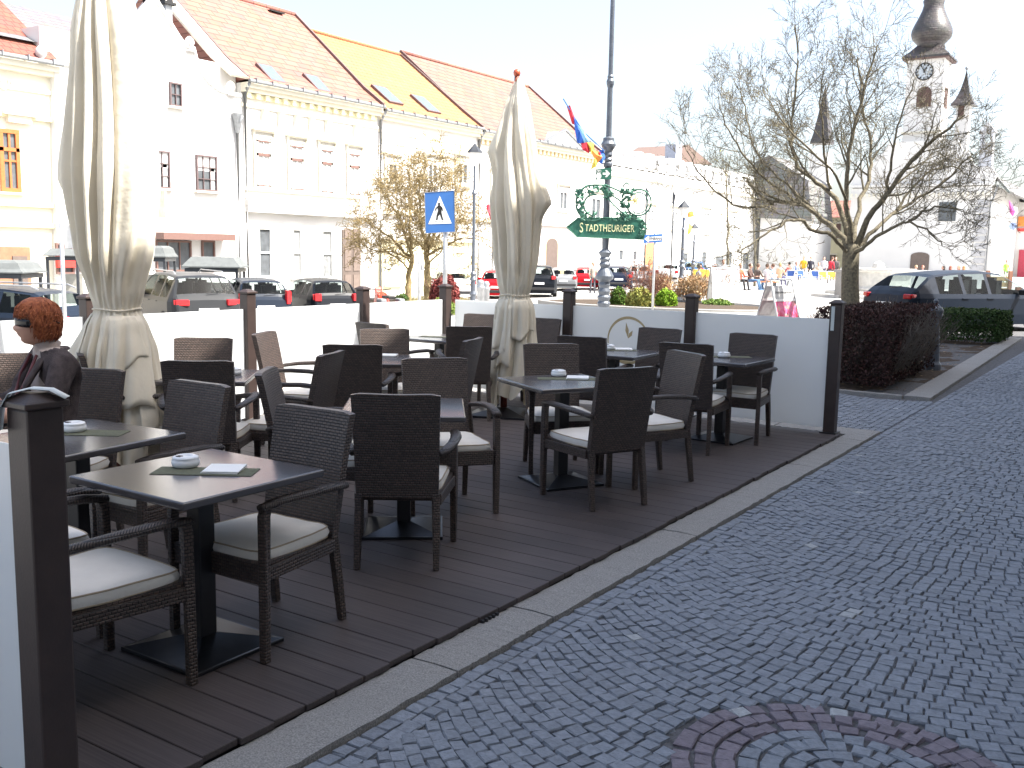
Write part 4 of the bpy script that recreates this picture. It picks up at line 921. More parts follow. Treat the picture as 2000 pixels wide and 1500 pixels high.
# --- house 5: white battlemented house
y4 = fY(1492, 380); zb5 = fZ(1200, 322)
h5 = house('battlemented_house', 'long white house with crenellated parapet behind the green arrow sign', y3, y4, zb5, 'wall_white', roof=None, cornice=False)
mb = MB(); y = y3 + .5
while y < y4 - 1: mb.prism([(XF, y, zb5 - .1), (XF, y + 1.35, zb5 - .1), (XF, y + 1.35, zb5 + 1.0), (XF, y + 1.05, zb5 + 1.35), (XF, y + .3, zb5 + 1.35), (XF, y, zb5 + 1.0)], (-.5, 0, 0)); y += 1.95
mb.build('battlements', M['wall_white'], h5)
ledge(h5, XF, y3, y4, [zb5 - .75], 'stucco', .25, .14)
for (l, t_, r0, b_) in ((1262, 408, 1276, 445), (1310, 412, 1322, 448), (1372, 414, 1384, 454), (1425, 420, 1435, 455)): win(h5, XF, l, t_, r0, b_, 'win_white', 'glass', (1, 1), True, None, .12, lintel=True)
for (l, t_, r0, b_) in ((1330, 492, 1342, 525), (1368, 490, 1378, 527), (1395, 498, 1412, 527), (1415, 490, 1428, 530), (1448, 492, 1462, 528), (1206, 486, 1216, 510), (1234, 488, 1243, 510)): win(h5, XF, l, t_, r0, b_, 'win_white', 'win_dark', (0, 0), False, None, .10)
a, b_ = fY(1258, 500), fY(1280, 500); zt = fZ(1270, 492); mb = MB(); mb.prism([(XF + .06, a, ZG)] + [(XF + .06, (a + b_) / 2 - (b_ - a) / 2 * math.cos(R(q)), zt + (b_ - a) / 2 * .8 * math.sin(R(q))) for q in range(0, 181, 20)] + [(XF + .06, b_, ZG)], (-.1, 0, 0)); mb.build('arched_doorway', colmat('orange_wood_gate', (.50, .22, .10)), h5)
mb = MB(); mb.box((XF - 6.5, (y3 + y4) / 2, zb5 + .2), (11, y4 - y3 - 1, .3)); mb.build('flat_roof', M['gutter'], h5)
# gabled brown roof that rises behind the parapet
XB = XF - 9; A = [onX(a, b_, XB) for a, b_ in ((1296, 318), (1345, 283), (1392, 322))]
rb = empty('rear_gable_house', (0, 0, 0), 0, 'brown gabled roof with grey chimney rising behind the battlements', 'house')
mb = MB(); mb.prism([A[0], A[1], A[2]], (-6, 0, 0)); mb.build('roof', colmat('brown_gable', (.16, .11, .09)), rb); mb = MB(); cyr = (A[0].y + A[2].y) / 2; mb.box((XB - 3, cyr, (A[0].z + ZG) / 2), (5.9, abs(A[2].y - A[0].y) * .9, A[0].z - ZG)); mb.build('wall', M['wall_white'], rb)
P = onX(1316, 283, XB + .4); mb = MB(); mb.box((P.x, P.y, P.z - 1.4), (1.2, 1.5, 2.8)); mb.build('chimney', colmat('blue_grey_chimney', (.36, .38, .44)), rb)

# --- far end of the square
YE = 108.0
def endhouse(name, label, l, r0, top, wall, wins, roofm=None, rtop=None, Y=YE):
    a, b_ = onY(l, top, Y), onY(r0, top, Y); z = (a.z + b_.z) / 2; b = empty(name, (0, 0, 0), 0, label, 'house')
    mb = MB(); mb.box(((a.x + b_.x) / 2, Y + 5, (z - 1.5) / 2), (b_.x - a.x - .02, 10, z + 1.5)); mb.build('wall', M[wall], b)
    for (wl, wt, wr, wb, mt) in wins:
        p, q = onY(wl, wt, Y), onY(wr, wb, Y); mb = MB(); mb.box(((p.x + q.x) / 2, Y - .03, (p.z + q.z) / 2), (q.x - p.x, .10, p.z - q.z)); f = mb.build('window' if mt != 'door_brown' else 'archway', M[mt], b)
        mb = MB(); mb.box(((p.x + q.x) / 2, Y - .06, p.z + .1), (q.x - p.x + .3, .14, .16)); mb.box(((p.x + q.x) / 2, Y - .06, q.z - .06), (q.x - p.x + .3, .14, .12)); mb.build('frame', M['stucco'], f)
    if roofm:
        zz = onY((l + r0) / 2, rtop, Y + 4).z; mb = MB(); mb.grid([[Vector((x, Y - .4, z)) for x in (a.x, b_.x)], [Vector((x, Y + 5, zz)) for x in (a.x, b_.x)], [Vector((x, Y + 10.4, z)) for x in (a.x, b_.x)]]); mb.build('roof', M[roofm], b)
    return b
w1 = [(1480 + 22 * k, 437, 1487 + 22 * k, 465, 'win_brown') for k in range(8)] + [(1478 + 20 * k, 503, 1487 + 20 * k, 526, 'win_brown') for k in range(4)] + [(1545, 498, 1558, 530, 'door_brown'), (1585, 500, 1596, 530, 'door_brown'), (1610, 498, 1630, 532, 'door_brown')]
endhouse('arcade_house', 'pale yellow house with rows of small brown windows closing the square', 1462, 1668, 425, 'wall_yellow', w1, 'roof_pink', 392)
gh = empty('slate_roof_house', (0, 0, 0), 0, 'house with steep old grey shingle roof behind the bare tree', 'house')
A = [onY(a, b_, 96) for a, b_ in ((1472, 318), (1502, 303), (1578, 352), (1586, 432), (1480, 425))]
mb = MB(); mb.prism([A[0], A[1], A[2], A[3], A[4]], (0, 7, 0)); mb.build('roof', M['roof_slate_x'], gh)
mb = MB(); mb.box(((A[3].x + A[4].x) / 2, 99.8, (A[4].z - 1) / 2), (A[3].x - A[4].x - .3, 6.8, A[4].z + 1)); mb.build('wall', M['wall_white'], gh)
sp = empty('church_spire', (0, 0, 0), 0, 'thin dark church spire seen through the bare tree crown', 'church'); p = at(1607, 262, 150); mb = MB()
mb.lathe([(2.1, -1.5), (1.6, 0), (1.0, 2.6), (.5, 5.2), (.06, 7.2)], p, 4, rot=R(45)); mb.build('spire_roof', M['copper'], sp); mb = MB(); mb.box((p.x, p.y, p.z / 2 - 2.2), (2.8, 2.8, p.z - 1.5)); mb.build('spire_tower', M['wall_white'], sp)

# --- town hall with the clock tower
YT = 100.0
th_ = empty('town_hall', (0, 0, 0), 0, 'white town hall with curved gable, corner quoins and onion domed clock tower', 'town hall')
def q(px, py, Y=YT): p = onY(px, py, Y); return (p.x, Y, p.z)
pl_ = [(1936, 560), (1936, 357), (1942, 354), (1946, 340), (1938, 327), (1927, 324), (1912, 328), (1900, 319), (1895, 305), (1893, 297), (1882, 295), (1870, 272)]
rt = [q(*a) for a in pl_]; xc_ = onY(1797, 350, YT).x; lf = [(2 * xc_ - x, y, z) for x, y, z in rt][::-1]
mb = MB(); mb.prism(rt + lf, (0, .5, 0)); mb.build('gable_front', M['wall_white'], th_)
x1 = rt[1][0]; x0 = 2 * xc_ - x1; zE = rt[1][2]
mb = MB(); mb.box(((x0 + x1) / 2, YT + 14, (zE - 1.5) / 2), (x1 - x0 - .05, 27, zE + 1.4)); mb.build('wall', M['wall_white'], th_)
zR = q(1870, 274)[2] - .5; mb = MB()
mb.grid([[Vector((x1 + 1.5, y, zE - .9)) for y in (YT + .6, YT + 28)], [Vector((x1 + .2, y, zE + .6)) for y in (YT + .6, YT + 28)], [Vector((xc_, y, zR)) for y in (YT + .6, YT + 28)], [Vector((x0 - .2, y, zE + .6)) for y in (YT + .6, YT + 28)]])
mb.build('roof', M['roof_slate_x'], th_, solid=.2)
mb = MB(); mb.box(((x0 + x1) / 2, YT - .2, zE - .1), (x1 - x0 + .5, .5, .22)); mb.box(((x0 + x1) / 2, YT - .12, zE - .75), (x1 - x0 + .2, .3, .9)); mb.build('cornice', M['wall_white'], th_)
mb = MB(); x = x0
while x < x1: mb.box((x, YT - .3, zE - .95), (.16, .22, .3)); x += .42
mb.build('bracket_row', M['stucco'], th_)
mb = MB(); z = zE - 1.8; k = 0
while z > 0: mb.box((x1 - (.62 if k % 2 else .50), YT - .05, z), (1.15 if k % 2 else .9, .12, .46)); z -= .66; k += 1
mb.build('quoins', colmat('grey_quoins', (.42, .42, .43)), th_)
mb = MB(); mb.tube([(x1 + .6, YT - .15, zE - .2), (x1 + .3, YT - .15, zE - 1.4), (x1 + .12, YT - .15, zE - 1.8), (x1 + .12, YT - .15, -.1)], .09, 6); mb.build('downpipe', M['gutter'], th_)
a = q(1835, 395); b2 = q(1866, 432); mb = MB(); mb.box(((a[0] + b2[0]) / 2, YT - .02, (a[2] + b2[2]) / 2), (b2[0] - a[0], .12, a[2] - b2[2])); mb.build('window', M['win_dark'], th_)
a = q(1780, 487); b2 = q(1812, 545); mb = MB(); xm, hw = (a[0] + b2[0]) / 2, (b2[0] - a[0]) / 2; mb.prism([(xm - hw, YT - .08, b2[2])] + [(xm - hw * math.cos(R(k)), YT - .08, a[2] - .6 + hw * .4 * math.sin(R(k))) for k in range(0, 181, 20)] + [(xm + hw, YT - .08, b2[2])], (0, .12, 0)); mb.build('portal', M['door_brown'], th_)
# tower
YW = 104.0; a = onY(1773, 110, YW); b2 = onY(1846, 110, YW); tw = b2.x - a.x; tcx = (a.x + b2.x) / 2; zt = (a.z + b2.z) / 2
mb = MB(); mb.box((tcx, YW + tw / 2, zt / 2), (tw, tw, zt)); twr = mb.build('tower', M['wall_white'], th_)
s = tw / 75.0; C0 = (tcx, YW + tw / 2, zt)
def dome(prof, c, sc, nm, par, n=4): 
    mb = MB(); mb.lathe([(r0 * sc, z * sc) for r0, z in prof], c, n, rot=R(45) if n == 4 else R(22.5)); return mb.build(nm, M['copper'], par)
dome([(68, -3), (67, 1), (50, 12), (40, 20), (33, 26)], C0, s, 'tower_eave', twr)
mb = MB(); mb.box((tcx, YW + tw / 2, zt - .12), (tw * 1.22, tw * 1.22, .3)); mb.build('tower_fascia', M['eave_dark'], twr)
ob = MB(); ob.lathe([(r0 * s, z * s) for r0, z in [(30, 22), (27, 30), (33, 36), (40, 44), (42, 52), (41, 60), (36, 72), (29, 86), (23, 100), (20, 112), (22, 120), (14, 135), (6, 160), (1, 200)]], C0, 16); ob.build('onion_dome', M['copper'], twr, smooth=True)
p = onY(1806, 140, YW); rc = 17 * s; rot = Matrix.Translation((p.x, YW - .06, p.z)) @ Matrix.Rotation(R(90), 4, 'X')
mb = MB(); mb.add([rot @ Vector((math.cos(k * .196) * rc, math.sin(k * .196) * rc, 0)) for k in range(32)], [tuple(range(32))]); cf = mb.build('clock_face', colmat('clock_face', (.45, .50, .54)), twr, solid=.08)
mb = MB(); mb.tube([rot @ Vector((math.cos(k * .19635) * rc, math.sin(k * .19635) * rc, .02)) for k in range(33)], .07, 6)
for k in range(12):
    an = R(30 * k); d_ = Vector((math.sin(an), math.cos(an), 0)); mb.tube([rot @ (d_ * rc * .72 + Vector((0, 0, .07))), rot @ (d_ * rc * .90 + Vector((0, 0, .07)))], .075, 4)
mb.build('clock_ring', M['black'], cf)
mb = MB()
for an, L, w0 in ((R(-30), .78, .06), (R(25), .55, .10)): d_ = Vector((math.sin(an), math.cos(an), 0)); mb.tube([rot @ (d_ * -.15 * rc + Vector((0, 0, .10))), rot @ (d_ * L * rc + Vector((0, 0, .10)))], [w0, w0 * .6], 4)
mb.build('clock_hands', M['black'], cf)
a = onY(1792, 170, YW); b2 = onY(1818, 208, YW); xm, hw = (a.x + b2.x) / 2, (b2.x - a.x) / 2; mb = MB(); mb.prism([(xm - hw, YW - .06, b2.z)] + [(xm - hw * math.cos(R(k)), YW - .06, a.z - hw + hw * math.sin(R(k))) for k in range(0, 181, 15)] + [(xm + hw, YW - .06, b2.z)], (0, .1, 0)); lo = mb.build('belfry_louvre', colmat('louvre_brown', (.09, .05, .04)), twr)
mb = MB(); mb.box((tcx + tw / 2 + .02, YW + tw / 2, (a.z + b2.z) / 2), (.08, hw * 2, a.z - b2.z)); mb.build('belfry_louvre', M['louvre_brown'], twr)
mb = MB(); mb.box((tcx, YW - .1, onY(1806, 258, YW).z), (tw + .3, .3, .18)); mb.build('string_course', M['stucco'], twr)
# small turret and chimney
tu_ = empty('stair_turret', (0, 0, 0), 0, 'small white turret with pointed shingle roof right of the clock tower', 'turret'); YU = 112.0
a = onY(1868, 205, YU); b2 = onY(1894, 205, YU); w = b2.x - a.x; cx_ = (a.x + b2.x) / 2
mb = MB(); mb.box((cx_, YU + w / 2, a.z / 2), (w, w, a.z)); mb.build('turret_wall', M['wall_white'], tu_)
k_ = w / 26; dome([(33, -2), (31, 2), (22, 12), (14, 26), (8, 42), (4, 56), (1.2, 70), (.4, 76)], (cx_, YU + w / 2, a.z), k_, 'turret_roof', tu_); mb = MB(); mb.ball((cx_, YU + w / 2, a.z + 76 * k_), .18); mb.build('finial', M['gutter'], tu_)
p = onY(1877, 218, YU); mb = MB(); mb.box((p.x, YU - .02, p.z), (w * .45, .1, w * .9)); mb.build('opening', M['louvre_brown'], tu_)
a = onY(1914, 280, 98.5 + 6); b2 = onY(1936, 325, 98.5 + 6); mb = MB(); w = b2.x - a.x; cx_ = (a.x + b2.x) / 2; mb.box((cx_, 105, (a.z + b2.z) / 2 - .8), (w, w, a.z - b2.z + 1.6)); ch = mb.build('chimney', colmat('pale_chimney', (.62, .63, .66)), th_)
mb = MB(); 
for sx_ in (-1, 1): mb.box((cx_ + sx_ * w * .38, 105, a.z + .5), (w * .2, w * .9, 1.0))
mb.prism([(cx_ - w * .68, 105 - w * .6, a.z + 1.0), (cx_ + w * .68, 105 - w * .6, a.z + 1.0), (cx_, 105 - w * .6, a.z + 2.0)], (0, w * 1.2, 0)); mb.build('chimney_hood', M['pale_chimney'], ch)
# red and orange shop house beyond the town hall
rh_ = empty('shop_house', (0, 0, 0), 0, 'orange and white shop house at the right edge beyond the town hall', 'house'); a = onY(1985, 395, 120); mb = MB(); mb.box((a.x + 8, 125, (a.z - 1) / 2), (16, 10, a.z + 1)); mb.build('wall', M['wall_white'], rh_)
for (l, t_, r0, b_, mt) in ((1990, 423, 2010, 442, colmat('shop_orange', (.75, .25, .05))), (1988, 446, 2010, 452, colmat('shop_red2', (.65, .06, .05))), (1991, 488, 2006, 545, colmat('shop_maroon', (.35, .03, .06)))):
    p, q2 = onY(l, t_, 119.9), onY(r0, b_, 119.9); mb = MB(); mb.box(((p.x + q2.x) / 2, 119.85, (p.z + q2.z) / 2), (q2.x - p.x, .3, p.z - q2.z)); mb.build('shop_sign', mt, rh_)
# --- tall street house on our side (right of the camera, out of the picture): it casts the shade over pavement and terrace
sh = empty('street_house', (0, 0, 0), 0, 'tall plastered street house right of the pavement whose shade covers the terrace', 'house')
XS = 3.55; HS = 11.55
mb = MB(); mb.box((XS + 6, -2.3, HS / 2 - .5), (12, 19.4, HS + 1)); mb.box((XS + 6, 8.2, (HS - .5) / 2 - .5), (11.99, 1.598, HS + .5)); mb.box((XS + 6, 17.35, HS / 2 - .5), (12, 16.7, HS + 1)); mb.build('wall', colmat('street_house_render', (.42, .40, .36), .9), sh)
for fl in range(4):
    for k in range(14):
        yy = -9 + 2.9 * k
        if yy > 25 or 6.9 < yy < 9.5: continue
        mb = MB(); mb.box((XS - .03, yy, 1.8 + 2.75 * fl), (.08, 1.15, 1.8)); f = mb.build('window', M['win_white'], sh)
        mb = MB(); mb.box((XS - .05, yy, 1.8 + 2.75 * fl), (.08, 1.0, 1.65)); mb.build('pane', M['win_dark'], f)
# ================================================================ VEHICLES (local +y forward, origin on the ground)
PROF = {
 'wagon': (4.75, 1.82, 1.46, [(0, .47, 0), (.012, .60, 0), (.03, .66, 0), (.055, .73, 'r'), (.13, .90, 0), (.17, .94, 's'), (.315, .98, 0), (.335, .985, 's'), (.475, 1.0, 0), (.495, 1.0, 's'), (.59, .97, 'sw'), (.70, .79, 'w'), (.75, .69, 0), (.86, .635, 0), (.95, .56, 0), (.985, .46, 0), (1, .36, 0)]),
 'suv': (4.68, 1.89, 1.70, [(0, .45, 0), (.012, .60, 0), (.03, .655, 0), (.045, .70, 'r'), (.095, .93, 0), (.13, .965, 's'), (.27, .99, 0), (.295, .995, 's'), (.44, 1.0, 0), (.465, 1.0, 's'), (.59, .985, 'sw'), (.70, .79, 'w'), (.75, .70, 0), (.86, .655, 0), (.95, .60, 0), (.985, .50, 0), (1, .38, 0)]),
 'hatch': (3.95, 1.70, 1.45, [(0, .44, 0), (.015, .58, 0), (.04, .645, 0), (.055, .70, 'r'), (.135, .93, 0), (.18, .965, 's'), (.31, .99, 0), (.335, 1.0, 's'), (.52, 1.0, 0), (.54, .995, 's'), (.62, .97, 'sw'), (.74, .78, 'w'), (.80, .69, 0), (.89, .62, 0), (.955, .55, 0), (.985, .46, 0), (1, .36, 0)]),
}
def car(rear, hd, kind, pt, label, lights=None, rails=False, group='cars parked along the square', wiper=True, kz=1.0, plate=True, wheel_col='rim'):
    L, Wd, H, st = PROF[kind]; H *= kz; hd = Vector((hd[0], hd[1])).normalized(); zg = gz(rear[0], rear[1])
    t = empty('parked_car', (rear[0] + hd.x * L / 2, rear[1] + hd.y * L / 2, zg + .012), math.atan2(-hd.x, hd.y), label, 'car', group)
    zb = .625 * H; rows = []
    for (s, tp_, fl) in st:
        y = -L / 2 + L * s; zt = tp_ * H; e_ = min(s, 1 - s); w = Wd / 2 * (1 - .16 * max(0, 1 - e_ / .10) ** 1.8)
        gh = zt > zb + .03
        wr = w * (1 - .30 * min(1, (zt - zb) / (.375 * H))) if gh else w * .93
        zbb = zb if gh else max(.3, zt - .05)
        pts = [(0, zt), (wr * .55, zt - .008), (wr * .90, zt - .03), (wr, zt - (.075 if gh else .035)), (w * .955, zbb + (.005 if gh else 0)), (w, zbb - .10), (w * 1.0, .30 * H), (w * .97, .14 * H), (w * .6, .13 * H), (0, .13 * H)]
        rows.append([Vector((x, y, z)) for x, z in pts])
    body = MB(); parts = {}
    wy = (-L / 2 + .175 * L, L / 2 - .19 * L); rw = .315 if kind != 'suv' else .36
    for i in range(len(st) - 1):
        a, b_ = rows[i], rows[i + 1]; fl = st[i][2]
        for j in range(9):
            for sd in (1, -1):
                q = [a[j], a[j + 1], b_[j + 1], b_[j]]; q = [Vector((p.x * sd, p.y, p.z)) for p in q]
                if sd < 0: q = q[::-1]
                tgt = None
                if fl:
                    if 's' in str(fl) and j == 3: tgt = ('side_window', i, sd)
                    if 'r' in str(fl) and j in (0, 1): tgt = ('rear_window', 0, 0)
                    if 'w' in str(fl) and j in (0, 1): tgt = ('windscreen', 0, 0)
                if tgt: parts.setdefault(tgt, MB()).add(q, [(0, 1, 2, 3)])
                else: body.add(q, [(0, 1, 2, 3)])
    for rr in (rows[0], rows[-1]):
        f = rr + [Vector((-p.x, p.y, p.z)) for p in rr[::-1]]; body.add(f, [tuple(range(len(f)))])
    body.build('body', M[pt], t, smooth=True)
    for (nm_, i, sd), mb in parts.items(): mb.build(nm_, M['car_glass'], t)
    # seats and dashboard seen through the glass
    mb = MB()
    for y in (-.55, .45):
        for x in (-.38, .38): mb.box((x, y, .78 * H - .12), (.46, .16, .42), 0); mb.box((x, y - .02, .80 * H + .06), (.24, .09, .14))
    mb.box((0, L * .20, .56 * H), (Wd * .8, .3, .12)); mb.box((0, 0, .45 * H), (Wd * .84, L * .62, .04)); mb.build('seats', M['trim_black'], t)
    mb = MB(); mb.box((0, -L / 2 + .035, .27 * H), (Wd * .86, .14, .14)); mb.box((0, L / 2 - .03, .25 * H), (Wd * .84, .14, .14)); mb.build('bumper_strip', M['trim_black'], t, bevel=.02)
    if plate: mb = MB(); mb.box((0, -L / 2 - .012, .44 * H if kind != 'hatch' else .42 * H), (.52, .015, .115)); mb.build('number_plate', M['plate'], t)
    lz, lw, lh = lights or (.52, .22, .17)
    for sd in (-1, 1):
        mb = MB(); hw_ = Wd / 2 * .86; mb.box((sd * (hw_ - lw / 2 + .005), -L / 2 + .085, lz * H), (lw, .15, lh), sd * R(16)); mb.box((sd * (hw_ + .022), -L / 2 + .18, lz * H + .01), (.05, .20, lh * .8), sd * R(9)); mb.build('tail_light', M['lens_red'], t, bevel=.03, seg=3)
        mb = MB(); mb.box((sd * (Wd / 2 * .80), L / 2 - .10, .50 * H), (.34, .16, .13)); mb.build('headlight', colmat('headlight_lens', (.7, .72, .75), .1), t, bevel=.02)
        mb = MB(); mb.box((sd * (Wd / 2 + .08), L * .17, .66 * H), (.20, .10, .13)); mb.build('wing_mirror', M['trim_black'] if pt != 'car_red' else M[pt], t, bevel=.03)
        for yy in (-.02 * L, -.24 * L + .3): mb = MB(); mb.box((sd * (Wd / 2 + .004), yy, .555 * H), (.03, .19, .03)); mb.build('door_handle', M[pt], t, bevel=.008)
        for yy in wy:
            mb = MB(); mb.lathe([(rw * .60, -.09), (rw * .97, -.10), (rw, -.07), (rw, .07), (rw * .97, .10), (rw * .60, .09)], n=28); w_o = mb.build('wheel', M['tyre'], t, smooth=True)
            w_o.location = (sd * (Wd / 2 - .09), yy, rw); w_o.rotation_euler = (0, R(90) * sd, 0)
            mb = MB(); mb.lathe([(rw * .66, .06), (rw * .68, .102), (rw * .60, .104), (rw * .58, .07)], n=28); mb.lathe([(rw * .16, .05), (rw * .15, .10), (.001, .105)], n=12)
            for k in range(5): an = 2 * math.pi * k / 5; mb.tube([(math.cos(an) * rw * .10, math.sin(an) * rw * .10, .09), (math.cos(an) * rw * .62, math.sin(an) * rw * .62, .085)], [.05, .035], 6, .5)
            mb.build('rim', M[wheel_col], w_o, smooth=True)
            mb = MB(); mb.lathe([(rw * 1.13, -.02), (rw * 1.13, .0)], n=28); wa = mb.build('wheel_arch', M['trim_black'], t); wa.location = (sd * (Wd / 2 - .012), yy, rw + .01); wa.rotation_euler = (0, R(90) * sd, 0)
        if rails: mb = MB(); mb.tube([(sd * Wd * .34, -L * .36, .97 * H), (sd * Wd * .34, -L * .32, 1.02 * H), (sd * Wd * .34, L * .08, 1.03 * H), (sd * Wd * .34, L * .11, .985 * H)], .018, 6); mb.build('roof_rail', M['grey_metal'], t)
    if wiper: mb = MB(); mb.tube([(0, -L / 2 + .14, .70 * H), (.36, -L / 2 + .155, .735 * H)], .012, 5); mb.build('wiper', M['black'], t)
    return t
paint('car_navy', (.010, .015, .032)); paint('car_darkgrey', (.028, .030, .033)); paint('car_blueblack', (.012, .018, .03)); paint('car_black', (.008, .010, .014)); paint('car_red', (.40, .008, .014)); paint('car_silver', (.20, .21, .22)); paint('car_white', (.75, .75, .75)); paint('car_slate', (.012, .018, .030)); paint('car_blue', (.06, .14, .30))
def rearpt(px, py, dep): p = at(px, py, dep); return (p.x, p.y)
NX = (-1, .06)
car(rearpt(166, 600, 21.5), (-.93, -.36), 'wagon', 'car_slate', 'slate blue estate car behind the red haired woman, seen from its side', (.54, .28, .14), rails=True)
car(rearpt(408, 600, 25.5), (-.93, .37), 'suv', 'car_darkgrey', 'dark grey SUV with roof rails and red tail lights right of the left umbrella', (.56, .34, .16), rails=True)
car(rearpt(520, 600, 29.5), (-.86, .50), 'hatch', 'car_blueblack', 'blue black small hatchback with tall red lights between SUV and black hatchback', (.63, .13, .42))
car(rearpt(660, 600, 31.5), (-.90, .44), 'hatch', 'car_black', 'black boxy hatchback parked in front of the brown house door', (.60, .22, .24), kz=.98)
HA = (-.55, .83)
car(rearpt(968, 580, 50), HA, 'hatch', 'car_red', 'bright red hatchback by the bollards, left of the second umbrella', (.60, .16, .2))
car(rearpt(1053, 578, 52), HA, 'suv', 'car_black', 'black SUV partly behind the right edge of the second umbrella', (.62, .2, .2))
car(rearpt(1100, 574, 62), HA, 'wagon', 'car_silver', 'grey silver estate car between black SUV and red car', (.58, .2, .2))
car(rearpt(1148, 572, 64), HA, 'wagon', 'car_red', 'red estate car left of the green sign post', (.58, .2, .2))
car(rearpt(1208, 570, 60), HA, 'wagon', 'car_navy', 'dark blue car just right of the green sign post', (.58, .2, .2))
car(rearpt(1252, 568, 66), HA, 'hatch', 'car_silver', 'pale silver hatchback behind the twigs right of the green sign post', (.58, .2, .2))
car(rearpt(1300, 566, 68), (-.2, .98), 'wagon', 'car_white', 'white car behind the clipped bushes near the lamp post', (.58, .2, .2))
car(rearpt(1352, 560, 74), (-.3, .95), 'hatch', 'car_blue', 'blue car beyond the wooden table', (.58, .2, .2))
car(rearpt(898, 575, 48), (-.75, .66), 'wagon', 'car_white', 'white car behind the red leaved shrub', (.58, .2, .2))
car(rearpt(1722, 660, 23.2), (.592, .808), 'wagon', 'car_slate', 'dark slate blue estate car at the right, behind the hedges', (.58, .20, .11), kz=1.0, group='cars parked along the square')

# motorbike
p = at(752, 590, 33); mk = empty('motorbike', (p.x, p.y, gz(p.x, p.y)), R(62), 'red motorbike with luggage parked beside the black hatchback', 'motorbike')
for y in (-.70, .72):
    mb = MB(); rows_ = [(math.cos(k * .2618) * .30, math.sin(k * .2618) * .30) for k in range(25)]; mb.tube([(0, y + a, .32 + b_) for a, b_ in rows_], .055, 6, cap=False, up=Vector((1, 0, 0)))
    w_ob = mb.build('wheel', M['tyre'], mk, smooth=True); mb = MB()
    for k in range(6): an = k * 1.047; mb.tube([(0, y, .32), (0, y + math.cos(an) * .27, .32 + math.sin(an) * .27)], .016, 5)
    mb.build('spokes', M['grey_metal'], w_ob)
mb = MB(); mb.grid([[Vector((x * (1 - .3 * abs(u)), -.25 + .85 * (u + 1) / 2 + .1, .78 + .22 * math.sin(u * 1.6 + 1) - .25 * x * x * 12)) for x in (-.19, -.1, 0, .1, .19)] for u in (-1, -.6, -.2, .2, .6, 1)])
for s in (-1, 1): mb.prism([(s * .17, .05, .42), (s * .15, .70, .62), (s * .12, .62, 1.02), (s * .16, .18, .92)], (s * -.05, 0, 0))
mb.prism([(-.14, .50, .80), (.14, .50, .80), (.10, .66, 1.15), (-.10, .66, 1.15)], (0, .1, -.1)); mb.build('fairing', colmat('bike_red', (.62, .05, .02), .3), mk, smooth=False, bevel=.02)
mb = MB(); mb.box((0, -.30, .84), (.26, .62, .10)); mb.build('seat', M['black'], mk, bevel=.03)
mb = MB(); mb.tube([(-.38, .42, 1.08), (-.12, .52, 1.04), (.12, .52, 1.04), (.38, .42, 1.08)], .018, 6); mb.build('handlebar', M['black'], mk)
mb = MB(); 
for s in (-1, 1): mb.tube([(s * .09, .72, .32), (s * .09, .50, 1.0)], .028, 6)
mb.box((0, .08, .45), (.30, .42, .32)); mb.tube([(.17, .1, .30), (.2, -.4, .36), (.2, -.85, .45)], .05, 8); mb.build('engine_and_fork', M['grey_metal'], mk)
for s in (-1, 1): mb = MB(); mb.box((s * .32, -.52, .62), (.22, .46, .36)); mb.build('pannier', M['car_silver'], mk, bevel=.05)

# ================================================================ LAMP POST with the town signs
FR = Vector((r_.x, r_.y, 0)).normalized()          # horizontal unit vector parallel to the picture
def lampprof(zs): return zs
D0 = 19.0; pb = at(1180, 560, D0); zg = gz(pb.x, pb.y)
lp = empty('ornate_lamp_post', (pb.x, pb.y, zg), YAW, 'tall slate blue cast iron lamp post carrying the green signs', 'lamp post')
def z_(py): return at(1180, py, D0).z - zg
k = 1 / 101.0
pf = [(.22, 0), (.22, .12), (.17, .2)]
for py, wpx in ((610, 20), (600, 22), (592, 26), (588, 21), (580, 27), (576, 20), (569, 24), (562, 19), (556, 23), (550, 20), (545, 34), (539, 36), (530, 27), (524, 18), (521, 18), (516, 23), (511, 17), (506, 22), (502, 17), (497, 22), (493, 26), (487, 13), (468, 14), (400, 13), (340, 11), (337, 17), (333, 17), (331, 12), (327, 18), (322, 18), (319, 12), (315, 17), (311, 12), (306, 17), (300, 14), (296, 20), (291, 27), (286, 29), (280, 22), (274, 21), (272, 11), (180, 10), (174, 14), (168, 15), (163, 11), (159, 12), (156, 9), (60, 9), (-60, 8), (-260, 8)): pf.append((wpx / 2 * k, z_(py)))
mb = MB(); mb.lathe(pf, n=20); mb.build('post', M['lamp_iron'], lp, smooth=False, bevel=.004)
mb = MB(); mb.lathe([(.10, z_(-260)), (.30, z_(-270)), (.22, z_(-330)), (.05, z_(-350))], n=12); mb.build('lantern', M['paint_white'], lp)
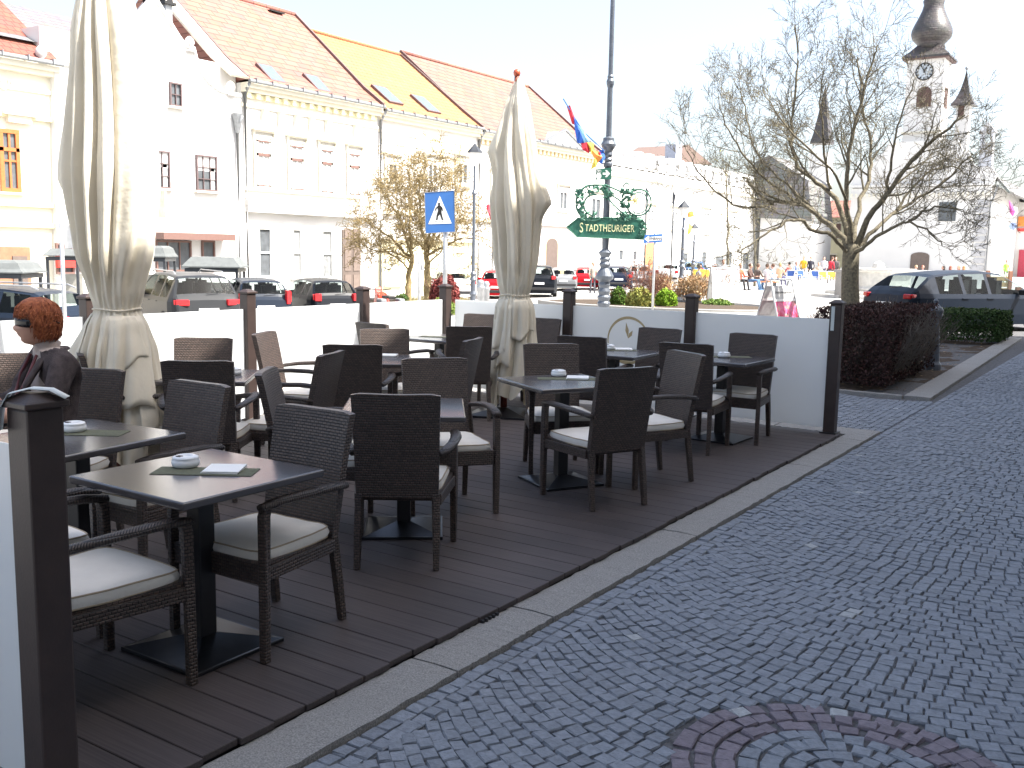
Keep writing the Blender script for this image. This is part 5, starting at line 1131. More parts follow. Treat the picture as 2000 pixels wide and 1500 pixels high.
# arrow sign STADTHEURIGER
gs = empty('direction_sign', (pb.x, pb.y, zg), YAW, 'green arrow board reading STADTHEURIGER pointing left, with wrought iron vine above', 'sign')
def S_(px, py, yo=0.0): p = at(px, py, D0); d = p - Vector((pb.x, pb.y, 0)); return Vector((d.dot(FR), -.12 + yo, p.z - zg))
poly = [(1105, 444), (1123, 430), (1126, 427), (1248, 426), (1254, 434), (1250, 447), (1255, 460), (1254, 468), (1125, 463), (1118, 456)]
mb = MB(); mb.prism([S_(*a) for a in poly], (0, .03, 0)); bd = mb.build('arrow_board', M['sign_green'], gs, bevel=.006)
mb = MB(); mb.tube([S_(*a, -.01) for a in poly + poly[:1]], .010, 6, cap=False); mb.build('raised_rim', M['iron_green'], bd)
c_ = S_(1188, 447, -.012); text('lettering', 'TADTHEURIGER', .19, M['sign_cream'], bd, (c_.x, c_.y, c_.z), sx=.655, ext=.003, spacing=1.06); c2_ = S_(1133.5, 446, -.012); text('lettering', 'S', .26, M['sign_cream'], bd, (c2_.x, c2_.y, c2_.z), sx=.62, ext=.003)
mb = MB(); 
def scroll(pts, r0, n=6): mb.tube([S_(*a) for a in pts], r0, n)
def ringp(cx, cy, rx, ry, a0, a1, n=26): return [(cx + rx * math.cos(R(a0 + (a1 - a0) * i / n)), cy + ry * math.sin(R(a0 + (a1 - a0) * i / n))) for i in range(n + 1)]
scroll(ringp(1155, 398, 32, 34, 60, 270), 0.020); scroll(ringp(1157, 402, 19, 20, 80, 285), 0.017); scroll([(1155, 364), (1180, 364), (1205, 375), (1225, 380)], 0.017)
scroll(ringp(1243, 397, 24, 25, -140, 150), 0.017); scroll(ringp(1243, 398, 18, 20, -150, 130), 0.012); scroll([(1182, 386), (1195, 402), (1212, 417), (1230, 424)], 0.015); scroll([(1186, 380), (1205, 392), (1222, 408), (1228, 422)], 0.015); scroll([(1215, 376), (1213, 366), (1218, 360), (1225, 363)], .014); mb.build('iron_scroll', M['iron_green'], gs, smooth=True)
mb = MB(); rr = random.Random(4)
for (cx, cy, sx_, sy_, n) in ((1160, 372, 22, 6, 26), (1130, 395, 6, 22, 34), (1147, 420, 14, 4, 16), (1189, 382, 10, 6, 16), (1222, 376, 14, 5, 20), (1219, 395, 8, 12, 18), (1212, 420, 10, 5, 16), (1230, 424, 14, 3, 10), (1190, 429, 60, 2, 26), (1251, 447, 4, 16, 22)):
    for i in range(n):
        p = S_(cx + rr.uniform(-sx_, sx_), cy + rr.uniform(-sy_, sy_), rr.uniform(-.05, .03)); a = rr.uniform(0, 6.28); L = rr.uniform(.04, .085); d = Vector((math.cos(a), rr.uniform(-.5, .5), math.sin(a))); nn = Vector((-d.z, rr.uniform(-.6, .6), d.x)).normalized()
        mb.add([p - d * L, p + nn * L * .42, p + d * L, p - nn * L * .42, p + Vector((0, -.012, 0))], [(0, 1, 4), (1, 2, 4), (2, 3, 4), (3, 0, 4)])
mb.build('iron_leaves', M['iron_green'], gs)
mb = MB()
for cy_ in (0,):
    c_ = S_(1236, 393, -.03); 
    for kx in range(7):
        a = R(90 + kx * 360 / 7); o1 = Vector((math.cos(a), 0, math.sin(a))); o2 = Vector((-o1.z, 0, o1.x)); mb.add([c_ + o1 * (.17 if kx % 2 == 0 else .13), c_ + o2 * .022, c_ - o2 * .022, c_ + Vector((0, -.03, 0))], [(0, 1, 3), (0, 3, 2), (0, 2, 1)])
mb.build('gilt_star', colmat('gilt', (.62, .52, .22), .35), gs)
# small bike route sign
bs = empty('bike_route_sign', (pb.x, pb.y, zg), YAW, 'small green sign with white arrow pointing right, high on the lamp post', 'sign')
mb = MB(); mb.prism([S_(*a) for a in ((1160, 334), (1190, 331), (1190, 353), (1160, 354))], (0, .02, 0)); b0 = mb.build('plate', M['sign_green'], bs)
mb = MB(); mb.prism([S_(*a, -.004) for a in ((1173.5, 340.5), (1181, 340.5), (1178, 336), (1181.5, 336), (1187.5, 342.3), (1181.5, 349), (1178, 349), (1181, 344.5), (1173.5, 344.5))], (0, .003, 0)); mb.build('arrow', M['paint_white'], b0)
mb = MB(); c_ = S_(1165.8, 347, -.004); mb.add([c_ + Vector((math.cos(i * .35) * .05, 0, math.sin(i * .35) * .06)) for i in range(18)], [tuple(range(18))]); 
mb.build('white_disc', M['paint_white'], b0); mb = MB()
for sx_ in (1163, 1168): c_ = S_(sx_, 338, -.004); mb.tube([c_ + Vector((math.cos(i * .52) * .022, 0, math.sin(i * .52) * .022)) for i in range(13)], .004, 4, cap=False)
mb.tube([S_(1163, 338, -.004), S_(1165.5, 335.5, -.004), S_(1168, 338, -.004)], .004, 4); mb.build('bicycle_mark', M['paint_white'], b0)
# pennants on a slanted pole at the lamp post
fg = empty('pennant_flags', (pb.x, pb.y, zg), YAW, 'blue, red and yellow pennant cloths on a slanted pole beside the lamp post', 'flag')
mb = MB(); mb.tube([S_(1176, 300), S_(1134, 262), S_(1097, 202)], .011, 6); mb.build('pole', M['sign_blue'], fg)
fm = {'fb': (.03, .12, .50), 'fr': (.55, .03, .05), 'fl': (.25, .50, .72), 'fy': (.75, .58, .10), 'fo': (.75, .28, .06)}
for nm_, c in fm.items(): colmat(nm_, c, .8)
for j, (key, pts) in enumerate((('fr', [(1104, 216), (1110, 214), (1120, 240), (1124, 252), (1114, 248)]), ('fb', [(1117, 236), (1122, 240), (1134, 262), (1143, 288), (1124, 284), (1120, 262)]), ('fl', [(1124, 250), (1136, 262), (1149, 282), (1150, 290), (1138, 286)]), ('fr', [(1131, 285), (1143, 284), (1150, 296), (1146, 304), (1134, 298)]), ('fy', [(1143, 284), (1155, 284), (1158, 300), (1152, 306), (1147, 296)]), ('fo', [(1150, 296), (1166, 300), (1172, 312), (1164, 322), (1154, 308)]), ('fb', [(1166, 298), (1175, 297), (1178, 312), (1172, 324), (1163, 320)]), ('fy', [(1158, 312), (1166, 318), (1160, 330), (1150, 334)]), ('fr', [(1160, 304), (1168, 302), (1170, 314), (1164, 312)]))):
    mb = MB(); P = [S_(a, b_, .05 * math.sin(a * .6 + j)) for a, b_ in pts]; c = sum(P, Vector()) / len(P) + Vector((0, -.05, 0)); mb.add([c] + P, [(0, i + 1, (i + 1) % len(P) + 1) for i in range(len(P))]); mb.build('pennant', M[key], fg, solid=.004)

def signpost(name, px, py_top, dep, width_px, label, cat, mt='grey_metal', py_base=None):
    pb_ = at(px, 560, dep); z0 = gz(pb_.x, pb_.y); e = empty(name, (pb_.x, pb_.y, z0), YAW, label, cat); top = at(px, py_top, dep).z - z0; r0 = width_px / 2 * dep / F
    m_ = MB(); m_.tube([(0, 0, 0), (0, 0, top)], r0, 12); m_.build('pole', M[mt], e, smooth=True)
    def L_(a, b_, yo=0.0): p = at(a, b_, dep); d = p - Vector((pb_.x, pb_.y, 0)); return Vector((d.dot(FR), -r0 - .015 + yo, p.z - z0))
    return e, L_
# pedestrian crossing sign
cs, L_ = signpost('crossing_sign', 869, 380, 15.5, 9, 'blue pedestrian crossing sign with walking figure on a grey post', 'road sign')
mb = MB(); mb.prism([L_(832, 378), L_(889, 374), L_(890, 453), L_(833, 456)], (0, .015, 0)); pl2 = mb.build('sign_plate', M['sign_blue'], cs, bevel=.004)
mb = MB(); mb.tube([L_(832, 378), L_(889, 374), L_(890, 453), L_(833, 456), L_(832, 378)], .006, 4); mb.build('plate_rim', M['grey_metal'], pl2)
mb = MB(); mb.prism([L_(861, 384, -.004), L_(883.5, 437, -.004), L_(838.5, 438.5, -.004)], (0, .003, 0)); mb.build('white_triangle', M['paint_white'], pl2)
mb = MB()
for pts in ([(857, 402.5), (861.5, 402), (864.5, 405), (864, 415), (867, 428.5), (869, 429.5), (865, 431), (861, 419.5), (857.5, 424), (857, 430), (853.5, 430.5), (852.5, 429), (854, 428), (854.5, 422), (857.5, 413), (857, 408)], [(857.5, 403.5), (852.5, 408), (852, 412.5), (853.6, 413), (854.6, 409), (858.5, 407)], [(863, 403.5), (866.3, 407), (867, 413), (865.3, 413.5), (864, 409.5), (861.5, 407)]):
    mb.prism([L_(a, b_, -.007) for a, b_ in pts], (0, .002, 0))
c_ = L_(859.7, 399.6, -.006); mb.add([c_ + Vector((math.cos(i * .5) * .018, 0, math.sin(i * .5) * .020)) for i in range(13)], [tuple(range(13))])
for i in range(9): a = 849 + 2.7 * i; mb.prism([L_(a, 433.2, -.007), L_(a + 1.5, 433.1, -.007), L_(a + 1.5, 434.3, -.007), L_(a, 434.4, -.007)], (0, .002, 0))
mb.build('walking_figure', M['black'], pl2)
# EINBAHN sign
es, L_ = signpost('one_way_sign', 1276, 455, 30, 5, 'blue and white EINBAHN one way arrow sign pointing left', 'road sign')
mb = MB(); mb.prism([L_(1255, 459), L_(1291, 457), L_(1291, 473), L_(1255, 475)], (0, .02, 0)); e1 = mb.build('sign_plate', M['sign_blue'], es)
mb = MB(); mb.prism([L_(a, b_, -.004) for a, b_ in ((1256.5, 467), (1265, 460.5), (1265, 463), (1289.5, 461.5), (1289.5, 469.5), (1265, 471), (1265, 473.5))], (0, .003, 0)); mb.build('white_arrow', M['paint_white'], e1)
c_ = L_(1278, 466.3, -.008); text('lettering', 'EINBAHN', .125, M['black'], e1, (c_.x, c_.y, c_.z), sx=.72, ext=.002)
# back of a parking sign at the left
ps_, L_ = signpost('parking_sign_back', 124, 436, 14.0, 8, 'grey sign post showing the back of its plate, behind the seated woman', 'road sign')
mb = MB(); mb.prism([L_(127, 440, .09), L_(153, 441, .09), L_(153, 485, .09), L_(128, 485, .09)], (0, .012, 0)); mb.build('sign_plate', M['grey_metal'], ps_)
# triangular sign seen edge on
ts, L_ = signpost('give_way_sign_back', 819, 484, 24, 6, 'narrow triangular sign seen almost edge on, left of the crossing sign', 'road sign')
mb = MB(); mb.prism([L_(817, 486, .05), L_(828, 527, .05), L_(816, 530, .05)], (0, .02, 0)); mb.build('sign_plate', M['grey_metal'], ts); mb = MB(); mb.tube([L_(817, 486, .03), L_(828, 527, .03), L_(816, 530, .03), L_(817, 486, .03)], .02, 6); mb.build('plate_rim', M['paint_white'], ts)

# other lamps and poles
def lamp(px, py_top, dep, label, heads=1, wpx=7, ban=None):
    pb_ = at(px, 560, dep); z0 = gz(pb_.x, pb_.y); e = empty('street_lamp', (pb_.x, pb_.y, z0), YAW, label, 'street lamp', 'old style street lamps'); top = at(px, py_top, dep).z - z0; r0 = wpx / 2 * dep / F
    m_ = MB(); m_.lathe([(r0 * 2.2, 0), (r0 * 2.2, .25), (r0 * 1.5, .4), (r0 * 1.5, .8), (r0 * 2, .86), (r0 * 1.4, .95), (r0 * 1.3, 1.25), (r0 * 2, 1.3), (r0 * 1.2, 1.4), (r0 * 1.8, 1.48), (r0, 1.55), (r0 * .8, top * .75), (r0 * 1.5, top * .76), (r0 * .7, top * .78), (r0 * .6, top - .4)], n=14); m_.build('post', M['lamp_iron'], e, smooth=False)
    m_ = MB(); m_.lathe([(.04, top - .42), (.13, top - .36), (.19, top - .05), (.20, top - .03)], n=6); m_.build('lantern_glass', M['curtain'], e); m_ = MB(); m_.lathe([(.24, top - .03), (.20, top + .04), (.08, top + .16), (.02, top + .24)], n=6); m_.build('lantern_cap', M['dark_iron'], e)
    return e, pb_, z0
lamp(1330, 405, 38, 'lamp post right of the EINBAHN sign with small coloured pennants'); lamp(1352, 445, 55, 'farther slimmer lamp post behind the wooden table', wpx=5); lamp(924, 300, 30, 'lamp post left of the second umbrella with sticker bands', wpx=7)
for (px, d, top, lb) in ((1257, 44, 366, 'thin flag pole with dark top behind the star of the green sign'), (1309, 48, 374, 'thin pole with small dark pennant beyond the EINBAHN sign')):
    e, L_ = signpost('flag_pole', px, top, d, 3, lb, 'pole', 'dark_iron'); mb = MB(); mb.prism([L_(px, top + 3), L_(px + 7, top + 9), L_(px + 6, top + 14), L_(px + 3, top + 30), L_(px, top + 24)], (0, .03, 0)); mb.build('furled_pennant', M['dark_iron'], e)
def pennant(px, py, dep, pts, key, label):
    p = at(px, py, dep); m_ = MB(); P = [at(px + a, py + b_, dep + .12 * math.sin(a)) - p for a, b_ in pts]; c = sum(P, Vector()) / len(P) + Vector((0, -.1, 0)); m_.add([c] + P, [(0, i + 1, (i + 1) % len(P) + 1) for i in range(len(P))]); o = m_.build('flag', M[key] if key in M else colmat(key, (.4, .06, .25)), None, solid=.006); o.location = p; tag(o, label, 'flag', 'coloured flags hung about the square'); return o
pennant(1336, 425, 37.8, [(-3, -12), (4, -8), (3, 5), (-3, 8)], 'fb', 'small blue flag on the lamp right of the EINBAHN sign')
pennant(1347, 420, 50, [(-5, -6), (6, -8), (9, 2), (-3, 6)], 'fo', 'small orange flag between two lamp posts')
pennant(1346, 452, 50, [(0, -18), (6, -10), (3, 3), (-4, 8)], 'fy', 'small yellow flag below the orange one')
pennant(955, 412, 30, [(-6, -10), (0, -14), (10, 14), (3, 18)], 'fr', 'red and white banner strip left of the second umbrella')
pennant(1976, 405, 92, [(-6, -15), (2, -4), (7, 8), (2, 18), (-4, 10)], 'flag_wine', 'wine red flag on the town hall side wall')
pennant(1983, 408, 93, [(-5, -6), (4, -2), (5, 10), (-1, 12)], 'paint_white', 'white flag beside the wine red flag')
c_ = at(1978, 442, 90); mb = MB(); mb.add([Vector((math.cos(i * .314) * .35, 0, math.sin(i * .314) * .35)) for i in range(20)], [tuple(range(20))]); o = mb.build('round_sign', colmat('round_blue_sign', (.20, .26, .42)), None, solid=.08); o.location = c_; o.rotation_euler = (0, 0, YAW); tag(o, 'round blue sign hanging at the town hall side', 'sign')
# bollards
for i, (px, d) in enumerate(((938, 20), (949, 20.6))):
    p = at(px, 600, d); z0 = gz(p.x, p.y); mb = MB(); h = at(px, 546 + 3 * i, d).z - z0; mb.lathe([(.07, 0), (.07, h - .2), (.085, h - .18), (.085, h - .14), (.06, h - .1), (.075, h - .06), (.05, h - .01), (.01, h)], n=12); o = mb.build('bollard', M['grey_metal'], None, smooth=True); o.location = (p.x, p.y, z0); tag(o, ('left', 'right')[i] + ' one of two grey bollards in front of the red hatchback', 'bollard', 'grey bollards')
# cast iron column in the bed
p = onZ(1818, 722, -.06); ic = empty('iron_pillar', (p.x, p.y, -.08), YAW, 'short slate blue cast iron pillar between the two hedges', 'pillar'); s = (p - CAM).dot(w_) / F
mb = MB(); mb.lathe([(a * s, b_ * s) for a, b_ in ((19, 0), (18, 14), (15, 18), (14, 20), (13.2, 45), (10.5, 85), (10.5, 92), (9.5, 94), (10, 100), (14, 106), (14.5, 114), (16, 117), (15, 120), (12, 124), (9, 126), (6, 130), (4, 131), (3.5, 134), (4.5, 137), (2, 141))], n=16); mb.build('column', M['lamp_iron'], ic, smooth=False, bevel=.004)
# A-boards
def aboard(px, py, dep, label, w, h, rz, head=None):
    p = at(px, py, dep); z0 = gz(p.x, p.y); e = empty('pavement_sign', (p.x, p.y, z0), YAW + R(rz), label, 'A-board'); sl = (.30 if head else .22) * h
    for sgn, nm_ in ((-1, 'front_leaf'), (1, 'rear_leaf')):
        m_ = MB(); A_, B_ = Vector((0, sgn * (.05 + sl), 0)), Vector((0, sgn * .05, h))
        for x in (-w / 2, w / 2): m_.tube([A_ + Vector((x, 0, 0)), B_ + Vector((x, 0, 0))], .02, 4)
        f_ = m_.build(nm_, M['grey_metal'], e)
        m_ = MB(); q1, q2 = A_.lerp(B_, .10), A_.lerp(B_, .62 if head else .97); m_.prism([q1 + Vector((-w / 2 + .02, 0, 0)), q1 + Vector((w / 2 - .02, 0, 0)), q2 + Vector((w / 2 - .02, 0, 0)), q2 + Vector((-w / 2 + .02, 0, 0))], (0, .012, 0)); m_.build('poster', M['poster_pink'] if (head and sgn < 0) else M['paint_white'] if not head else M['grey_metal'], f_)
        if head:
            m_ = MB(); q1, q2 = A_.lerp(B_, .66), A_.lerp(B_, .90); m_.prism([q1 + Vector((-w / 2 + .02, 0, 0)), q1 + Vector((w / 2 - .02, 0, 0)), q2 + Vector((w / 2 - .02, 0, 0)), q2 + Vector((-w / 2 + .02, 0, 0))], (0, .012, 0)); hp = m_.build('header_board', colmat('pale_header', (.50, .50, .50)), f_)
            m_ = MB(); q1, q2 = A_.lerp(B_, .62), A_.lerp(B_, .66); m_.prism([q1 + Vector((-w / 2 + .02, -.012, 0)), q1 + Vector((w / 2 - .02, -.012, 0)), q2 + Vector((w / 2 - .02, -.012, 0)), q2 + Vector((-w / 2 + .02, -.012, 0))], (0, .012, 0)); m_.build('clip_rail', M['paint_white'], f_)
            if sgn < 0:
                m3 = A_.lerp(B_, .79); an = math.atan2(h, sl); text('lettering', head, .072, M['black'], hp, (0, m3.y - .016, m3.z), rot=(an, 0, 0), sx=.80, ext=.001)
    m_ = MB(); m_.tube([(-w / 2, -.05, h), (-w / 2, 0, h + .03), (w / 2, 0, h + .03), (w / 2, -.05, h)], .018, 6); m_.build('top_hoop', M['grey_metal'], e); return e, sl
m, t, b = _base('poster_pink'); tc = N(t, 'ShaderNodeTexCoord'); wv = N(t, 'ShaderNodeTexNoise'); wv.inputs['Scale'].default_value = 3.2; wv.inputs['Distortion'].default_value = 1.2; t.links.new(tc.outputs['Object'], wv.inputs['Vector'])
rp = N(t, 'ShaderNodeValToRGB'); e = rp.color_ramp.elements; e[0].position = .38; e[1].position = .62; e[0].color = (.62, .05, .12, 1); e[1].color = (.72, .38, .32, 1); x_ = e.new(.5); x_.color = (.70, .12, .28, 1); t.links.new(wv.outputs['Fac'], rp.inputs[0]); t.links.new(rp.outputs[0], b.inputs['Base Color']); M['poster_pink'] = m
aboard(1520, 600, 22.0, 'grey A-board headed Stadtgemeinde Gmünd with a pink poster', .70, 1.18, 34, 'Stadtgemeinde Gmünd')
e, sl = aboard(1413, 585, 35, 'large white A-board with the number 10', 1.02, 1.34, 8)
text('number', '10', .50, colmat('number_brown', (.30, .22, .20)), e, (-.02, -.05 - .22 * 1.34 * .32 - .03, 1.34 * .68), rot=(math.atan2(1.34, sl), 0, 0), sx=.8, ext=.002)
mb = MB(); mb.box((0, -.05 - .22 * 1.34 * .06 - .02, 1.34 * .94), (.98, .01, .05)); mb.build('header_line', colmat('pale_mauve', (.6, .5, .55)), e)
# ================================================================ TREES AND SHRUBS
class Branches:
    def __init__(s, seed, tm=.0042): s.tm = tm; s.r = random.Random(seed); s.wood = MB(); s.twig = MB(); s.tips = []
    def poly(s, p, d, L, n, wob, upb):
        pts = [p]; d = d.normalized()
        for i in range(n):
            d = (d + Vector((s.r.gauss(0, wob), s.r.gauss(0, wob), s.r.gauss(0, wob) + upb))).normalized(); pts.append(pts[-1] + d * (L / n))
        return pts
    def side(s, d, ang):
        a = d.cross(Vector((s.r.gauss(0, 1), s.r.gauss(0, 1), s.r.gauss(0, 1)))).normalized(); return (d * math.cos(ang) + a * math.sin(ang)).normalized()
    def spread(s, pts, r0, r1, lv, cfg):
        """grow children along a polyline"""
        dens, Ls, ang, wob, upb = cfg[lv]
        tot = sum((b - a).length for a, b in zip(pts, pts[1:])); n = max(1, int(tot * dens)); acc = [0]
        for a, b in zip(pts, pts[1:]): acc.append(acc[-1] + (b - a).length)
        for i in range(n):
            q = (.22 + .78 * (i + s.r.random()) / n) * tot; k = 0
            while k < len(pts) - 2 and acc[k + 1] < q: k += 1
            f = (q - acc[k]) / max(1e-6, acc[k + 1] - acc[k]); p = pts[k].lerp(pts[k + 1], min(1, f)); d = (pts[k + 1] - pts[k]).normalized()
            rp_ = r0 + (r1 - r0) * q / tot; L = Ls * s.r.uniform(.55, 1.25) * (1.15 - .4 * q / tot)
            dd = s.side(d, R(ang) * s.r.uniform(.7, 1.3)); n2 = 4 if lv < len(cfg) - 1 else 3
            c = s.poly(p, dd, L, n2, wob, upb); rr = max(s.tm, rp_ * .55 * s.r.uniform(.7, 1)); re = max(s.tm * .8, rr * .35)
            last = lv == len(cfg) - 1
            (s.twig if lv >= 2 or rr < .012 else s.wood).tube(c, [rr + (re - rr) * j / n2 for j in range(n2 + 1)], 3 if lv >= 2 else 5, cap=False)
            if last: s.tips.append((c[-1], (c[-1] - c[-2]).normalized()))
            else: s.spread(c, rr, re, lv + 1, cfg)
def smooth_pts(pts, it=2):
    for _ in range(it):
        o = [pts[0]]
        for a, b in zip(pts, pts[1:]): o += [a.lerp(b, .25), a.lerp(b, .75)]
        pts = o + [pts[-1]]
    return pts
DT = 21.0; tb = at(1662, 650, DT); base = Vector((tb.x, tb.y, -.1))
tr = empty('bare_tree', base, 0, 'large bare tree with gnarled spreading limbs behind the brown hedge', 'tree', 'bare trees on the square'); B = Branches(5)
def T(px, py, dd=0.0): return at(px, py, DT + dd) - base
tk = smooth_pts([Vector((0, 0, -.15)), T(1661, 600), T(1660, 555), T(1661, 515), T(1663, 478)], 1)
n = len(tk); B.wood.tube(tk, [.215 - .04 * min(1, i / (n - 1) * 1.6) for i in range(n - 1)] + [.16], 12)
limbs = [
 ([(1663, 500, 0), (1640, 452, .1), (1600, 425, .3), (1560, 392, .5), (1510, 398, .6), (1475, 375, .4), (1450, 345, .2)], .10),
 ([(1661, 500, 0), (1630, 465, -.3), (1590, 448, -.7), (1555, 425, -1), (1520, 440, -1.3), (1480, 470, -1.5), (1440, 492, -1.6)], .065),
 ([(1662, 495, 0), (1650, 430, .2), (1622, 370, .4), (1580, 350, .6), (1546, 315, .7), (1548, 230, .5), (1560, 130, .3), (1552, 50, .2)], .085),
 ([(1663, 490, 0), (1656, 410, -.3), (1652, 330, -.6), (1668, 250, -.8), (1690, 170, -.9), (1712, 90, -1)], .085),
 ([(1664, 490, 0), (1672, 420, .6), (1698, 340, 1.0), (1704, 290, 1.2), (1680, 200, 1.3), (1676, 110, 1.4)], .08),
 ([(1666, 495, 0), (1690, 435, -.2), (1735, 375, -.5), (1790, 300, -.8), (1838, 262, -1), (1885, 225, -1.2)], .10),
 ([(1666, 500, 0), (1700, 455, .3), (1750, 412, .7), (1800, 385, 1.1), (1850, 350, 1.4), (1900, 300, 1.6)], .07),
 ([(1664, 505, 0), (1695, 475, -.5), (1735, 445, -1), (1775, 432, -1.3), (1815, 450, -1.5), (1840, 480, -1.6)], .06),
 ([(1600, 425, .3), (1560, 380, .8), (1500, 330, 1.2), (1470, 290, 1.4), (1455, 220, 1.5), (1440, 150, 1.5)], .05),
 ([(1560, 392, .5), (1500, 360, 0), (1450, 300, -.3), (1420, 250, -.5), (1400, 190, -.6)], .045),
 ([(1510, 398, .6), (1450, 410, .2), (1400, 380, 0), (1360, 330, -.2), (1330, 270, -.3)], .04),
 ([(1735, 375, -.5), (1740, 300, -.9), (1760, 220, -1.1), (1790, 150, -1.2)], .045),
 ([(1622, 370, .4), (1610, 290, .1), (1600, 210, -.1), (1610, 130, -.3)], .045),
 ([(1656, 410, -.3), (1640, 350, -1.1), (1590, 300, -1.6), (1530, 240, -1.9), (1490, 180, -2)], .045),
 ([(1750, 412, .7), (1800, 340, .9), (1860, 320, 1), (1905, 350, 1.0)], .04),
 ([(1775, 432, -1.3), (1820, 405, -1.6), (1860, 400, -1.8), (1890, 420, -1.9)], .04),
]
cfg = [(3.8, 1.05, 46, .13, .12), (5.2, .60, 42, .18, .09), (9.5, .34, 42, .22, .06), (16, .16, 42, .22, .03)]
for pts, r0 in limbs:
    P = smooth_pts([T(*a) for a in pts], 2); n = len(P); P = [p + Vector((B.r.gauss(0, .018), B.r.gauss(0, .018), B.r.gauss(0, .018))) if 1 < i < n - 1 else p for i, p in enumerate(P)]
    B.wood.tube(P, [.86 * r0 * (1 - .80 * (i / (n - 1)) ** .8) for i in range(n)], 8); B.spread(P[n // 5:], r0 * .8, r0 * .2, 0, cfg)
B.wood.build('trunk', M['bark'], tr, smooth=True); B.twig.build('twigs', M['bark'], tr)
bd_ = MB()
for p, d in B.tips:
    if B.r.random() < .35:
        s_ = .012; a = d.cross(Vector((0, 0, 1))).normalized() * s_ * .6; bd_.add([p - d * s_, p + a, p + d * s_ * 1.6, p - a], [(0, 1, 2, 3)])
bd_.build('buds', colmat('spring_buds', (.35, .33, .10), .8), tr)

# lichen covered pair of trees left of the crossing sign
def small_tree(px, pyb, dep, targets, seed, label, cfg, mt, tr0=.16, buds=.0, nm='bare_tree', bot=None):
    p = at(px, pyb, dep); zg_ = gz(p.x, p.y) if bot is None else bot; bs_ = Vector((p.x, p.y, zg_ - .05)); e = empty(nm, bs_, 0, label, 'tree', 'bare trees on the square'); b = Branches(seed, .011)
    for pts, r0 in targets:
        P = smooth_pts([at(a, c, dep + d) - bs_ for a, c, d in pts], 2); n = len(P); P = [q + Vector((b.r.gauss(0, .03), b.r.gauss(0, .03), b.r.gauss(0, .02))) if 1 < i else q for i, q in enumerate(P)]
        if pts is targets[0][0]: P[0].z = 0
        b.wood.tube(P, [r0 * (1 - .75 * (i / (n - 1)) ** .8) for i in range(n)], 8); b.spread(P[n // 3 if r0 >= tr0 * .9 else n // 6:], r0 * .6, r0 * .2, 0, cfg)
    b.wood.build('trunk', M[mt], e, smooth=True); b.twig.build('twigs', M[mt], e)
    if buds:
        m_ = MB()
        for q, d in b.tips:
            if b.r.random() < buds: s_ = b.r.uniform(.03, .06); a = b.side(d, 1.2) * s_; m_.add([q - d * s_, q + a, q + d * s_, q - a], [(0, 1, 2, 3)])
        m_.build('buds', colmat('spring_buds', (.35, .33, .10), .8), e)
    return e
cfy = [(3.6, 1.6, 50, .24, .04), (5.0, .9, 52, .30, .03), (7, .45, 50, .3, .0), (8.0, .28, 50, .25, 0)]
small_tree(835, 590, 44, [([(836, 590, 0), (835, 540, 0), (833, 500, 0), (830, 460, .2)], .24), ([(833, 500, 0), (850, 450, .6), (880, 400, 1), (900, 360, 1.2)], .09), ([(833, 490, 0), (822, 430, -.4), (815, 370, -.6), (825, 325, -.8)], .10), ([(833, 500, 0), (870, 480, -.8), (910, 460, -1.2), (940, 470, -1.3)], .07), ([(833, 480, 0), (850, 420, -1), (865, 370, -1.4), (860, 330, -1.5)], .08)], 21, 'right hand tree of the lichen yellow pair beside the crossing sign', cfy, 'bark_yellow', .24)
small_tree(797, 590, 46, [([(796, 590, 0), (799, 545, 0), (805, 505, 0), (800, 460, .2)], .20), ([(803, 505, 0), (770, 470, .5), (735, 445, .8), (705, 425, 1)], .08), ([(803, 495, 0), (785, 440, -.5), (765, 400, -.8), (750, 375, -1)], .08), ([(803, 505, 0), (760, 490, -.8), (725, 490, -1.2), (700, 470, -1.3)], .06), ([(800, 470, 0), (800, 400, 1), (805, 350, 1.2), (795, 330, 1.3)], .08)], 22, 'left hand tree of the lichen yellow pair, above the motorbike', cfy, 'bark_yellow', .20)
cfs = [(3.2, .8, 42, .14, .08), (5.0, .36, 45, .2, .05), (6, .16, 45, .2, 0)]
small_tree(1420, 560, 50, [([(1421, 560, 0), (1421, 480, 0), (1420, 400, 0), (1418, 320, 0)], .085)], 31, 'thin sapling with reddish buds behind the white A-board', cfs, 'bark', .08, .8)
small_tree(1474, 550, 56, [([(1474, 552, 0), (1474, 470, 0), (1470, 400, 0), (1472, 330, 0)], .08)], 32, 'second thin sapling between the seated people and the far houses', cfs, 'bark', .08, .6)

